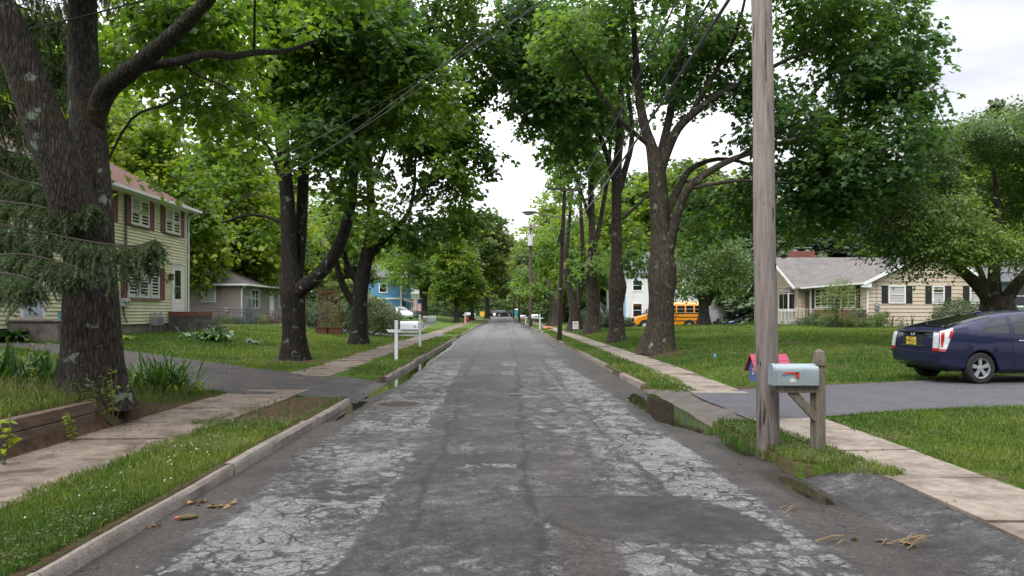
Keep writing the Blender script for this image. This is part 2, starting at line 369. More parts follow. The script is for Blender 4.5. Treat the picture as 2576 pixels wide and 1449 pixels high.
# ---- road
def lerpY(Y, ks): return np.interp(Y, [k[0] for k in ks], [k[1] for k in ks])
def road_lite(X, Y):
    n = fbm(X*1.3, Y*1.3, 21, 5); nf = fbm(X*4.2, Y*4.2, 33, 4); wob = (fbm(Y*.7, X*.4, 5)-.5)*.35; x = X+wob
    def band(lo, hi, s=.1): return ss((x-lo)/s)*ss((hi-x)/s)
    out = .08+.26*ss((fbm(X*2.6, Y*1.2, 97)-.42)/.25)+.10*ss((x-.3)/.1)*ss((1.5-x)/.2)
    l = band(lerpY(Y, [(4, -2.1), (7, -2.35), (12, -2.42), (20, -2.3), (60, -2.1)]), lerpY(Y, [(4, -.98), (7, -.86), (12, -1.0), (20, -1.15), (60, -.9)]))
    out = np.maximum(out, l*(.40+.85*ss((n-.38)/.2)*(.4+.9*nf)))
    out = np.maximum(out, band(-2.15, -1.25)*ss((6.7-Y)/.7)*(.62+.5*nf))
    r = band(lerpY(Y, [(4, 1.75), (7.1, 1.42), (8.3, 1.32), (13.7, 1.28), (17.8, 1.38), (60, 1.0)]), lerpY(Y, [(4, 2.2), (7.1, 2.2), (10, 2.05), (14, 2.15), (18, 2.0), (60, 1.9)]), .07)
    out = np.maximum(out, r*(.80+.35*(nf-.5)))
    mid = band(.38, .98)*(ss((nf-.50)/.12)*.75+.05); out = np.maximum(out, mid*lerpY(Y, [(4, .5), (9, .9), (20, .8), (40, .9)]))
    out = np.maximum(out, band(.95, 1.42)*(.38+.25*n))
    out = np.maximum(out, band(.75, 1.75)*ss((5.2-Y)/.2)*(.32+.5*nf))
    # thin light seam across the dark trench, small slabs further on
    out = np.maximum(out, band(-.66, .22, .05)*ss(1-np.abs(Y-7.52-.03*X+(nf-.5)*.3)/.13)*(.55+.75*nf))
    out = np.maximum(out, band(-.1, .5, .06)*ss(1.4-np.abs(Y-22.3)/1.1)*.9); out = np.maximum(out, band(-.1, .55, .06)*ss(1.4-np.abs(Y-18.8)/.7)*.7)
    # patched slabs further away
    fx = np.floor((X+.35)/1.05+.5*vnoise(np.floor(Y/5.5), 0*Y, 4)); fy = np.floor(Y/5.5+.6*vnoise(fx, 0*Y+2, 9))
    p = vnoise(fx*3.7, fy*5.1, 77); out = np.where(Y > 27, np.maximum(out, ss((Y-27)/4)*np.clip((p-.30)*1.6, 0, .85)*(.7+.5*n)*(np.abs(X) < 2.3)), out)
    # dark patches laid over everything
    dp = [(.19, 6.26), (1.62, 6.3), (1.98, 5.6), (2.0, 5.12), (1.55, 5.05), (1.1, 5.0), (.55, 5.2), (.33, 5.55)]
    out = np.where(inpoly(dp, X+(nf-.5)*.12, Y+(nf-.5)*.12), -.05+.10*n, out)
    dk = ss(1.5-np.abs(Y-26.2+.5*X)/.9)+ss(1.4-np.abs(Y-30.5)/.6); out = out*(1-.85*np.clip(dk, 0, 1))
    return np.clip(out, 0, 1)
def road_silt(X, Y):
    n = fbm(X*2.1, Y*1.1, 51)
    s = ss((-X-2.02-.2*(n-.5))/.25)*.8+ss((X-2.08-.25*(n-.5))/.2)*.9+.75*ss((X-.28)/.15)*ss((1.0-X)/.3)*ss((11-Y)/3)*(.4+.9*n)+.35*ss((Y-13)/1)*ss((18-Y)/2)*ss((X-1.9)/.3)
    return np.clip(s, 0, 1)
def road_seam(X, Y):
    wob = (fbm(Y*1.1, X*0+1, 5)-.5)*.22; nf = fbm(X*5, Y*5, 23)
    a = np.maximum(ss(1-np.abs(X+wob+.68-.0*Y+np.clip((Y-9)/14, 0, 1)*.28)/.06), ss(1-np.abs(X+wob-.24-np.clip((Y-9)/14, 0, 1)*.2)/.06))
    dp = [(.19, 6.26), (1.62, 6.3), (1.98, 5.6), (2.0, 5.12), (1.55, 5.05), (1.1, 5.0), (.55, 5.2), (.33, 5.55), (.19, 6.26)]; d = np.full(X.shape, 9.)
    for (x1, y1), (x2, y2) in zip(dp[:-1], dp[1:]):
        t_ = np.clip(((X-x1)*(x2-x1)+(Y-y1)*(y2-y1))/((x2-x1)**2+(y2-y1)**2), 0, 1); d = np.minimum(d, np.hypot(X-x1-t_*(x2-x1), Y-y1-t_*(y2-y1))+(nf-.5)*.07)
    a = np.maximum(a, ss(1-d/.055))
    for x0, y0, x1, y1 in ((1.36, 4.2, 1.3, 5.0), (1.3, 9, 1.25, 24), (-.7, 10.2, .5, 10.35), (-.9, 15.5, .5, 15.3), (-2.3, 8.9, -.8, 9.1), (.3, 11.9, 1.3, 12.2)):
        t_ = np.clip(((X-x0)*(x1-x0)+(Y-y0)*(y1-y0))/((x1-x0)**2+(y1-y0)**2), 0, 1); a = np.maximum(a, .9*ss(1-(np.hypot(X-x0-t_*(x1-x0), Y-y0-t_*(y1-y0))+(nf-.5)*.08)/.05))
    return a*ss((nf-.30)/.2)
def road_wet(X, Y):
    w_ = 0*X
    for cx_, cy_, a_, b_ in HOLLOWS: w_ = np.maximum(w_, np.exp(-((X-cx_)/(a_+.16))**4-((Y-cy_)/(b_+.35))**4))
    dp = [(.19, 6.26), (1.62, 6.3), (1.98, 5.6), (2.0, 5.12), (1.55, 5.05), (1.1, 5.0), (.55, 5.2), (.33, 5.55)]; nf = fbm(X*4.2, Y*4.2, 33, 4)
    return np.maximum(w_*(.5+.9*fbm(X*3, Y*3, 88)), np.where(inpoly(dp, X+(nf-.5)*.12, Y+(nf-.5)*.12), .42+.25*(nf-.5), 0))
def roadmat(name):
    m, t, b = newmat(name); c = N(t, 'ShaderNodeTexCoord'); P = c.outputs['Object']
    la = N(t, 'ShaderNodeAttribute', attribute_name='lite').outputs['Fac']; sa = N(t, 'ShaderNodeAttribute', attribute_name='silt').outputs['Fac']
    n1 = noise(t, P, 7, 8, .66); n2 = noise(t, P, 1.1, 6, .6); gr = noise(t, P, 44, 6, .85)
    n5 = noise(t, P, 21, 5, .7); li = mrange(t, math_(t, 'ADD', la, math_(t, 'MULTIPLY', math_(t, 'ADD', math_(t, 'SUBTRACT', n1, .5), math_(t, 'MULTIPLY', math_(t, 'SUBTRACT', n5, .5), .7)), 1.45)), .28, .66)
    wv = N(t, 'ShaderNodeTexVoronoi', feature='DISTANCE_TO_EDGE'); wv.inputs['Scale'].default_value = 3.1; wd = N(t, 'ShaderNodeVectorMath', operation='MULTIPLY_ADD'); wn = N(t, 'ShaderNodeTexNoise'); wn.inputs['Scale'].default_value = 3.4; wn.inputs['Detail'].default_value = 6; L(t, P, wn.inputs['Vector']); L(t, wn.outputs['Color'], wd.inputs[0]); wd.inputs[1].default_value = (.55, .55, .55); L(t, P, wd.inputs[2]); L(t, wd.outputs[0], wv.inputs['Vector'])
    isl_ = mrange(t, math_(t, 'SUBTRACT', wv.outputs['Distance'], mrange(t, noise(t, P, .9, 5, .65), .40, .66, -.02, .17)), -.02, .03); li = math_(t, 'MULTIPLY', li, isl_)
    dark = ramp(t, mix(t, .45, n2, n1), [(.36, (.023, .0208, .022)), (.5, (.051, .047, .049)), (.62, (.100, .093, .096))])
    lite = ramp(t, noise(t, P, 4.3, 8, .72), [(.28, (.115, .110, .111)), (.5, (.190, .182, .181)), (.7, (.255, .245, .243))])
    o = mix(t, li, dark, lite)
    o = mix(t, math_(t, 'MULTIPLY', mrange(t, math_(t, 'ADD', sa, math_(t, 'MULTIPLY', math_(t, 'SUBTRACT', n1, .5), .6)), .25, .8), .85), o, ramp(t, n2, [(.3, (.038, .032, .028)), (.7, (.070, .060, .051))]))
    # crazing: distorted cell edges, two sizes
    d = N(t, 'ShaderNodeVectorMath', operation='ADD'); dn = N(t, 'ShaderNodeTexNoise'); dn.inputs['Scale'].default_value = 2.6; dn.inputs['Detail'].default_value = 5; L(t, P, dn.inputs['Vector'])
    dv = N(t, 'ShaderNodeVectorMath', operation='SCALE'); dv.inputs['Scale'].default_value = .5; L(t, dn.outputs['Color'], dv.inputs[0]); L(t, P, d.inputs[0]); L(t, dv.outputs[0], d.inputs[1])
    for s, wdt, am in ((1.7, .020, 1.), (4.6, .034, .95), (9.5, .06, .7)):
        v = N(t, 'ShaderNodeTexVoronoi', feature='DISTANCE_TO_EDGE'); v.inputs['Scale'].default_value = s; L(t, d.outputs[0], v.inputs['Vector'])
        k = mrange(t, v.outputs['Distance'], wdt*.4, wdt*1.8, 1, 0); k = math_(t, 'MULTIPLY', k, math_(t, 'MULTIPLY', math_(t, 'MULTIPLY', mrange(t, noise(t, P, 1.7, 3), .38, .56), mrange(t, li, 0, 1, .45, 1)), am)); o = mix(t, k, o, (.022, .020, .021))
    o = mix(t, 1., o, ramp(t, gr, [(.32, (.28, .28, .28)), (.5, (.92, .92, .92)), (.68, (2.1, 2.06, 2.04))]), 'MULTIPLY')
    se = N(t, 'ShaderNodeAttribute', attribute_name='seam').outputs['Fac']; we = mrange(t, N(t, 'ShaderNodeAttribute', attribute_name='wet').outputs['Fac'], .2, .75)
    o = mix(t, math_(t, 'MULTIPLY', se, .8), o, (.014, .013, .014)); o = mix(t, math_(t, 'MULTIPLY', we, .55), o, (.014, .012, .010))
    L(t, o, b.inputs['Base Color'])
    L(t, math_(t, 'SUBTRACT', mrange(t, math_(t, 'ADD', li, math_(t, 'MULTIPLY', n2, .8)), .2, 1.2, .50, .88), math_(t, 'MULTIPLY', we, .30)), b.inputs['Roughness']); b.inputs['Specular IOR Level'].default_value = .35
    bumpn(t, b, math_(t, 'ADD', gr, math_(t, 'MULTIPLY', n1, .8)), .012)
    return m
M_road = roadmat('road_asphalt')
HOLLOWS = ((-2.55, 18.5, .42, 4.2), (-2.62, 27, .28, 10), (-2.56, 12.1, .20, 1.3), (2.60, 12.2, .42, 2.1), (2.72, 6.7, .085, .5), (2.75, 8.6, .08, .35))
def roadz(X, Y):
    z = .03*(1-(X/2.8)**2)+.012*(fbm(X*.9, Y*.9, 61)-.5)-.012*ss((np.abs(X)-2.2)/.5)
    for cx_, cy_, a_, b_ in HOLLOWS: z = z-.030*np.exp(-((X-cx_)/a_)**4-((Y-cy_)/b_)**4)*(.55+.9*fbm(X*4, Y*4, 15))
    return z
rx = np.linspace(-2.64, 2.89, 150)
ry = span(-3, 3.4, .4)+span(3.4, 9, .035)+span(9, 20, .07)+span(20, 60, .3)+span(60, 199, 1.5)
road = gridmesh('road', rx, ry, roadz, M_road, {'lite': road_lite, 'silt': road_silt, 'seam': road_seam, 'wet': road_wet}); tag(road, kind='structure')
cross = gridmesh('road', span(-260, 261, 4), span(197.6, 213.4, 1), lambda X, Y: 0*X+.004, M_road, {'lite': lambda X, Y: .55+0*X, 'silt': lambda X, Y: 0*X}); tag(cross, kind='structure')

M_apron = mat('apron_asphalt', (.062, .062, .072), .7, .45, 2.2, .01, 70, dirt=(.022, .022, .026), dscale=.9, damt=.85)
M_gravel = mat('gravel_drive', (.046, .042, .045), .9, .75, 30, .03, 60, dirt=(.105, .070, .046), dscale=3.2, damt=.9)
M_asph2 = mat('drive_asphalt', (.074, .071, .080), .8, .25, 5, .008, 90, dirt=(.06, .058, .064), dscale=1.3, damt=.7)
def apz_r(X, Y): return np.interp(X, [2.6, 2.95, 3.45, 3.8], [-.05, -.014, .102, .110])+np.where(X < 3.3, .014*(fbm(X*3, Y*3, 19)-.5), 0)
o = sheet('driveway_apron', roughpoly([(2.74, -1), (3.66, -1), (3.56, 4.6), (3.50, 6.15), (3.70, 6.75), (3.6, 7.1), (3.2, 7.42), (2.95, 7.5), (2.74, 7.6)], .12, .09, 2), M_road, apz_r, .06, {'lite': lambda X, Y: np.clip(.30+.35*(fbm(X*2, Y*2, 5)-.5)-.5*ss((fbm(X*1.5+3, Y*2.2, 12)-.5)/.06), 0, 1), 'silt': lambda X, Y: .25*ss((2.95-X)/.2)+0*X}); tag(o, kind='structure')
o = sheet('driveway_apron', roughpoly([(2.72, 9.6), (2.95, 9.75), (3.25, 10.15), (3.7, 10.4), (3.75, 13.2), (3.45, 14.0), (2.9, 15.4), (2.72, 15.5)], .3, .05, 5), mat('silty_apron', (.085, .070, .060), .75, .3, 3, .008, 60, dirt=(.05, .042, .038), damt=.6), apz_r, .10); tag(o, kind='structure')
def apz_l(X, Y): return np.interp(-X, [2.4, 2.65, 3.6, 4.2], [-.03, -.004, .106, .114])
o = sheet('driveway_apron', roughpoly([(-2.52, 12.9), (-3.55, 13.05), (-4.0, 13.2), (-4.0, 16.7), (-3.5, 17.0), (-2.52, 16.85)], .15, .12, 3), M_road, apz_l, .08, {'lite': lambda X, Y: .10+.25*(fbm(X*2, Y*2, 5)-.5), 'silt': lambda X, Y: .5*ss((fbm(X*1.5, Y*1.5, 8)-.45)/.2), 'seam': lambda X, Y: 0*X, 'wet': lambda X, Y: ss((X+2.95)/.2)*ss((Y-13.5)/.5)}); tag(o, kind='structure')
lift = lambda d: (lambda X, Y: gz(X, Y)+d)
o = sheet('driveway', roughpoly(drive_left, .4, .14, 4), M_gravel, lift(.016), .4); tag(o, kind='structure')
o = sheet('driveway', roughpoly(drive_right, .4, .07, 6), M_asph2, lambda X, Y: np.where(X < 3.5, .112, gz(X, Y)+.016), .4); tag(o, kind='structure')
o = sheet('driveway', roughpoly(drive_far, .5, .05, 7), M_asph2, lift(.02), .6); tag(o, kind='structure')

# ---- kerbs
M_kerb = mat('kerb_concrete', (.20, .172, .148), .9, .25, 14, .010, 45, dirt=(.105, .085, .065), dscale=3.5, damt=.85)
def kerb(runs, x, wdt, h):
    mb = MB()
    for y0, y1 in runs:
        y = y0
        while y < y1-.2:
            l = min(random.uniform(2.6, 3.1), y1-y); n = max(2, int(l/.4)); dx = random.uniform(-.012, .012); dz = random.uniform(-.012, .008); sl = random.uniform(-.01, .01)
            prof = [(-wdt/2, -.1), (-wdt/2, h-.012), (-wdt/2+.02, h), (wdt/2-.03, h), (wdt/2, h-.03), (wdt/2+.012, -.1)]
            if x > 0: prof = [(-p, q) for p, q in prof][::-1]
            vs = []; fs = []; k = len(prof)
            for i in range(n+1):
                t_ = i/n; yy = y+.006+(l-.012)*t_
                for p, q in prof: vs.append((x+dx+sl*(t_-.5)+p+random.uniform(-.004, .004), yy, max(q, -.1)+(dz if q > 0 else 0)+(random.uniform(-.005, .004) if q > 0 else 0)))
            for i in range(n):
                for j in range(k): fs.append((i*k+j, (i+1)*k+j, (i+1)*k+(j+1) % k, i*k+(j+1) % k))
            fs += [tuple(range(k)), tuple(range(n*k, n*k+k))[::-1]]
            mb.add(vs, fs); y += l
    return mb
o = kerb([(1.5, 12.85), (17.0, 42.5), (47.5, 92), (95, 190)], -2.705, .135, .098).build('kerb', M_kerb, smooth=40); tag(o, kind='structure')
o = kerb([(15.3, 56), (59, 120), (123, 190)], 2.93, .15, .10).build('kerb', M_kerb, smooth=40); tag(o, kind='structure')

# ---- sidewalks: slabs with open joints
M_walkl = mat('sidewalk_worn', (.165, .128, .100), .9, .35, 7, .012, 40, dirt=(.058, .040, .028), dscale=2.1, damt=1.)
M_walkr = mat('sidewalk_pale', (.235, .198, .160), .9, .28, 9, .010, 40, dirt=(.105, .075, .055), dscale=1.9, damt=.9)
def walk(xl, xr, y0, y1, m, step=(1.15, 1.5), skip=()):
    mb = MB(); y = y0
    while y < y1:
        l = random.uniform(*step)
        if not any(a < y+l/2 < b_ for a, b_ in skip):
            z = .112+random.uniform(-.006, .012); q = [random.uniform(-.008, .008) for _ in range(4)]; g = .012+.0003*y; wv = (float(fbm(y*.05, 0, 9))-.5)*.15
            a, c_ = xl(y)+wv, xr(y)+wv; a2, c2 = xl(y+l)+wv, xr(y+l)+wv
            top = [(a, y+g, z+q[0]), (c_, y+g+random.uniform(0, .02), z+q[1]), (c2, y+l-g, z+q[2]), (a2, y+l-g-random.uniform(0, .02), z+q[3])]
            mb.add(top+[(p[0], p[1], -.05) for p in top], [(0, 1, 2, 3), (0, 4, 5, 1), (1, 5, 6, 2), (2, 6, 7, 3), (3, 7, 4, 0)])
        y += l
    return mb
o = walk(lambda y: -4.98+.05*max(0, 8-y)/4, lambda y: -3.72+.10*min(1, max(0, y-10)/3), 3.0, 13.3, M_walkl).build('sidewalk', M_walkl); tag(o, kind='structure')
o = walk(lambda y: -5.15, lambda y: -3.95, 16.9, 150, M_walkl, skip=((43.3, 46.6),)).build('sidewalk', M_walkl); tag(o, kind='structure')
o = walk(lambda y: np.interp(y, [0, 7, 10.5, 14, 20], [3.28, 3.5, 3.45, 3.5, 3.78]), lambda y: np.interp(y, [0, 7, 10.5, 14, 20], [4.2, 4.38, 4.5, 4.5, 4.72]), 2.6, 150, M_walkr).build('sidewalk', M_walkr); tag(o, kind='structure')

# ---- standing water
m, t, b = newmat('puddle_water'); M_pud = m
b.inputs['Base Color'].default_value = (.022, .018, .013, 1); b.inputs['Roughness'].default_value = .015; b.inputs['Specular IOR Level'].default_value = .75; b.inputs['IOR'].default_value = 1.4
c = N(t, 'ShaderNodeTexCoord'); bumpn(t, b, noise(t, c.outputs['Object'], 5, 2), .0006)
def puddle(P, dz, seed=1):
    o = sheet('puddle', roughpoly(P, .2, .04, seed), M_pud, lambda X, Y: 0*X+dz, .4); tag(o, kind='structure'); return o
puddle([(-2.64, 13.6), (-1.9, 13.9), (-1.9, 23), (-2.2, 38), (-2.64, 38)], -.012, 3)
puddle([(-2.64, 10.6), (-2.3, 10.7), (-2.3, 13.2), (-2.64, 13.2)], -.013, 5)
puddle([(2.0, 9.7), (2.9, 9.6), (3.0, 14.4), (2.0, 14.6)], -.012, 8)
puddle([(2.5, 5.8), (2.84, 5.8), (2.84, 7.6), (2.5, 7.6)], -.018, 9)
puddle([(2.55, 8.0), (2.84, 8.0), (2.84, 9.2), (2.55, 9.2)], -.018, 10)

# ---- grass blades
m = leafmat('grass_blades', (.042, .095, .014), (.215, .250, .055), .38, .5); M_grass = m
def blades(name, X, Y, h, wd, m, lean=.5, vbase=None, kind='stuff', z=None):
    n = len(X); Z = np.maximum(gz(X, Y), np.where((X > 2) & (X < 4.), np.interp(X, [2.7, 3.0], [.0, .07]), .0)) if z is None else z
    a = rng.uniform(0, 2*np.pi, n); b_ = rng.uniform(0, 2*np.pi, n); h = h*rng.uniform(.55, 1.35, n); ln = rng.uniform(.1, 1, n)*lean*h
    sx, sy = np.cos(a)*wd/2, np.sin(a)*wd/2; lx, ly = np.cos(b_)*ln, np.sin(b_)*ln
    V = np.empty((n, 5, 3))
    V[:, 0] = np.stack([X-sx, Y-sy, Z-.01], 1); V[:, 1] = np.stack([X+sx, Y+sy, Z-.01], 1)
    V[:, 2] = np.stack([X+sx*.8+lx*.35, Y+sy*.8+ly*.35, Z+h*.6], 1); V[:, 3] = np.stack([X-sx*.8+lx*.35, Y-sy*.8+ly*.35, Z+h*.6], 1)
    V[:, 4] = np.stack([X+lx, Y+ly, Z+h*rng.uniform(.75, 1, n)], 1)
    i = np.arange(n)[:, None]*5; Fa = np.concatenate([i+np.array([0, 1, 2]), i+np.array([0, 2, 3]), i+np.array([3, 2, 4])], 1)
    big = fbm(X*.5, Y*.5, 71); v = np.clip(.12+.55*(big-.3)*1.6+.9*(fbm(X*.17, Y*.17, 55)-.45)+.5*(fbm(X*2.3, Y*2.3, 57)-.5)+rng.normal(0, .2, n), 0, 1) if vbase is None else np.clip(vbase+rng.normal(0, .18, n), 0, 1)
    return tag(npmesh(name, V.reshape(-1, 3), Fa, m, 3, {'v': np.repeat(v, 5)}), kind=kind)
def lawn_ok(X, Y):
    dl = inpoly(drive_left, X, Y) | inpoly(drive_right, X, Y) | inpoly(drive_far, X, Y)
    lv = (X < -2.772) & (X > -3.78-.9*(fbm(X*1.3, Y*1.3, 14)-.42)) & ((Y < 12.7) | ((Y > 17.2) & ((Y < 42.6) | (Y > 47.4))))
    ll = (X < -5.0-.05*np.sin(Y*3)) & ~dl & ~((X > -5.2) & (Y < 9.5))
    isl = inpoly([(2.70, 9.6), (2.72, 8.4), (2.84, 7.55), (3.1, 7.12), (3.5, 6.70), (3.70, 6.75), (3.58, 7.6), (3.50, 9.2), (3.35, 10.1), (2.95, 9.95)], X+.12*(fbm(X*3, Y*3, 2)-.5), Y+.3*(fbm(X*3, Y*3, 6)-.5))
    rv = (X > 3.0) & (X < 3.80) & (Y > 15.4) & ~((Y > 56) & (Y < 59)); rv |= inpoly([(3.0, 15.4), (3.1, 14.4), (3.4, 13.7), (3.6, 13.75), (3.7, 15.4)], X, Y)
    lr = (X > np.where(Y < 11, 4.4, 4.66)+.06*np.sin(Y*4)) & ~dl & ~((Y < 5.0+.0*X) & (X > 4.5) & (Y < 9-X))
    return lv | ll | isl | rv | lr
def scatter(n, x0, x1, y0, y1):
    return rng.uniform(x0, x1, n), rng.uniform(y0, y1, n)
GX, GY = [], []
y = 3.4
while y < 62:
    dy = .25+y*.02; dens = min(3400, 130000/y**2)*(1. if y < 14 else 1.2); half = y*.78+3.5
    x0, x1 = -min(half, 22), min(half, 34); n = int(dens*(x1-x0)*dy)
    X, Y = scatter(n, x0, x1, y, y+dy); k = lawn_ok(X, Y); X, Y = X[k], Y[k]
    k = rng.uniform(0, 1, len(X)) > .92*ss((soil(X, Y, False)-.25)/.4); GX.append(X[k]); GY.append(Y[k]); y += dy
GX = np.concatenate(GX); GY = np.concatenate(GY)
hh = np.where(GX > 4.4, .045, .06)*(.7+.8*fbm(GX*.8, GY*.8, 91))+.0009*GY
blades('grass', GX, GY, hh, .0042+.00062*GY, M_grass, .75)
# rough grass and weeds in the raised bed and on the bank
X, Y = scatter(9000, -11, -5.2, 4.2, 12.8); k = fbm(X, Y, 44) > .40
blades('tall_grass', X[k], Y[k], .20+.16*fbm(X[k]*1.2, Y[k]*1.2, 40), .009, leafmat('weed_blades', (.045, .085, .015), (.20, .20, .07), .35, .5), .8)
X, Y = scatter(1500, -5.6, -4.6, 8.9, 13.0); k = gz(X, Y) > .1
blades('tall_grass', X[k], Y[k], .11, .008, bpy.data.materials['weed_blades'], .9)
X, Y = scatter(15000, -4.1, -2.78, 3.6, 11); X2, Y2 = scatter(9000, 2.8, 3.7, 6.3, 10); X3, Y3 = scatter(9000, 4.4, 7.5, 5, 10.6); X = np.concatenate([X, X2, X3]); Y = np.concatenate([Y, Y2, Y3])
k = lawn_ok(X, Y) & (fbm(X*1.5, Y*1.5, 62) > .52); X, Y = X[k], Y[k]; n = len(X); q = rng.normal(0, 1, (n, 3)); q[:, 2] = rng.uniform(.0, .5, n)
CLOVER = (X, Y, q)
# white clover heads on the left verge
mb = MB()
for _ in range(70):
    x, y = random.uniform(-3.7, -2.85), random.choice((random.uniform(4.3, 8), random.uniform(6, 10)))
    if fbm(x*1.6, y*1.6, 13) > .5: mb.ell((x, y, gzf(x, y)+random.uniform(.04, .07)), (.008, .008, .007), 6, 4)
tag(mb.build('clover_flowers', mat('clover_white', (.60, .60, .52), .8)), kind='stuff')
# ================================================================== TREES
def leaf_tpl(kind):
    if kind == 'maple':
        r = [(0, 0), (.30, -.05), (.33, .12), (.56, .36), (.27, .45), (.20, .68), (0, 1.)]
        v = [(x, y, -abs(x)*.28-.10*y*y) for x, y in r]+[(-x, y, -abs(x)*.28-.10*y*y) for x, y in r[1:-1]]
        f = [[0, 1, 2], [0, 2, 4], [2, 3, 4], [0, 4, 5], [0, 5, 6], [0, 8, 7], [0, 9+0, 8], [8, 9, 10][::1], [0, 10, 9], [0, 11, 10], [0, 6, 11]]
        f = [[0, 1, 2], [0, 2, 4], [2, 3, 4], [0, 4, 5], [0, 5, 6], [0, 8, 7], [0, 10-0, 8], [8, 10, 9], [0, 11, 10], [0, 6, 11]]
    elif kind == 'oval':
        v = [(0, 0, 0), (.26, .38, -.06), (0, 1, -.14), (-.26, .38, -.06), (0, .45, .02)]
        f = [[0, 1, 4], [1, 2, 4], [0, 4, 3], [4, 2, 3]]
    elif kind == 'needle':
        v = [(-.10, 0, 0), (.10, 0, 0), (0, 1, 0)]; f = [[0, 1, 2]]
    else:   # clump leaf used far away: folded rhombus
        v = [(0, 0, 0), (.42, .5, -.12), (0, 1, -.12), (-.42, .5, -.12)]
        f = [[0, 1, 2], [0, 2, 3]]
    return np.array(v, float), np.array(f)
def leaves_at(P, Nn, size, tpl, v):
    """P (n,3) leaf roots, Nn (n,3) tip directions, size (n,), v per-leaf tint -> V,F,attr"""
    T, Fc = leaf_tpl(tpl); n = len(P)
    y = Nn/np.linalg.norm(Nn, axis=1, keepdims=True)
    up = np.tile([0, 0, 1.], (n, 1))+rng.normal(0, .55, (n, 3)); z = up-y*np.sum(up*y, 1, keepdims=True); z /= np.linalg.norm(z, axis=1, keepdims=True)
    x = np.cross(y, z)
    V = P[:, None]+size[:, None, None]*(T[None, :, 0:1]*x[:, None]+T[None, :, 1:2]*y[:, None]+T[None, :, 2:3]*z[:, None])
    Fa = (np.arange(n)[:, None, None]*len(T)+Fc[None]).reshape(-1, 3)
    return V.reshape(-1, 3), Fa, np.repeat(v, len(T))
def sample_blobs(blobs, n, gap=.42, gs=.5, shell=.5, seed=0):
    """points in a union of ellipsoids ((x,y,z),(rx,ry,rz)[,weight]), biased to the outside, with noise gaps"""
    w_ = np.array([b[1][0]*b[1][1]*b[1][2]*(b[2] if len(b) > 2 else 1) for b in blobs])**.8; w_ /= w_.sum()
    k = rng.choice(len(blobs), n*3, p=w_); C = np.array([b[0] for b in blobs])[k]; Rr = np.array([b[1] for b in blobs])[k]
    d = rng.normal(0, 1, (n*3, 3)); d /= np.linalg.norm(d, axis=1, keepdims=True)
    r = rng.uniform(0, 1, (n*3, 1))**(shell/1.5); r *= 1+.22*(vn3(d*1.3+k[:, None]*.77, 2.1, seed)[:, None]-.5)*2
    Pn = C+d*Rr*r; keep = vn3(Pn, gs, seed+3) > gap
    return Pn[keep][:n], C[keep][:n]
def crown(name, blobs, nclus, per, lsize, m, parent, tpl='maple', spray=.55, gap=.42, gs=.5, axis=None, seed=0, droop=.35, tintbias=0., shell=.5, zmin=None):
    Pc, Cc = sample_blobs(blobs, nclus, gap, gs, shell, seed); n = len(Pc)
    ax = Cc if axis is None else np.array(axis)[None]
    o = Pc-ax; o[:, 2] *= .35; o /= (np.linalg.norm(o, axis=1, keepdims=True)+1e-6); o[:, 2] -= droop
    o /= np.linalg.norm(o, axis=1, keepdims=True)
    side = np.cross(o, [0, 0, 1.]); side /= (np.linalg.norm(side, axis=1, keepdims=True)+1e-6)
    tint = np.clip(.30+tintbias+.75*(vn3(Pc, .55, seed+8)-.5)*2+rng.normal(0, .10, n), 0, 1)
    a = rng.uniform(-1, 1, (n, per)); t_ = rng.uniform(-.8, 1, (n, per)); sp = spray*rng.uniform(.6, 1.3, (n, 1))
    lat = side[:, None]*(a*sp)[..., None]*.75; lon = o[:, None]*(t_*sp)[..., None]; q = Pc[:, None]+lat+lon
    q[..., 2] += -np.abs(a)*sp*.22+rng.normal(0, .07+.12*spray, (n, per))
    dirn = o[:, None]*.8+side[:, None]*(a*1.1)[..., None]+rng.normal(0, .38, (n, per, 3)); dirn[..., 2] -= .25
    q = q.reshape(-1, 3); dirn = dirn.reshape(-1, 3); v = np.clip(np.repeat(tint, per)+rng.normal(0, .13, n*per), 0, 1)
    if zmin is not None: k = q[:, 2] > zmin; q, dirn, v = q[k], dirn[k], v[k]
    V, Fa, at = leaves_at(q, dirn, lsize*rng.uniform(.6, 1.25, len(q)), tpl, v)
    return npmesh(name, V, Fa, m, 3, {'v': at}, parent), Pc
def catmull(pts, n=4):
    P = [Vector(p) for p in pts]; o = []
    for i in range(len(P)-1):
        a, b_, c_, d = P[max(i-1, 0)], P[i], P[i+1], P[min(i+2, len(P)-1)]
        for k in range(n):
            t_ = k/n; o.append(.5*((2*b_)+(c_-a)*t_+(2*a-5*b_+4*c_-d)*t_*t_+(3*b_-a-3*c_+d)*t_**3))
    o.append(P[-1]); return o
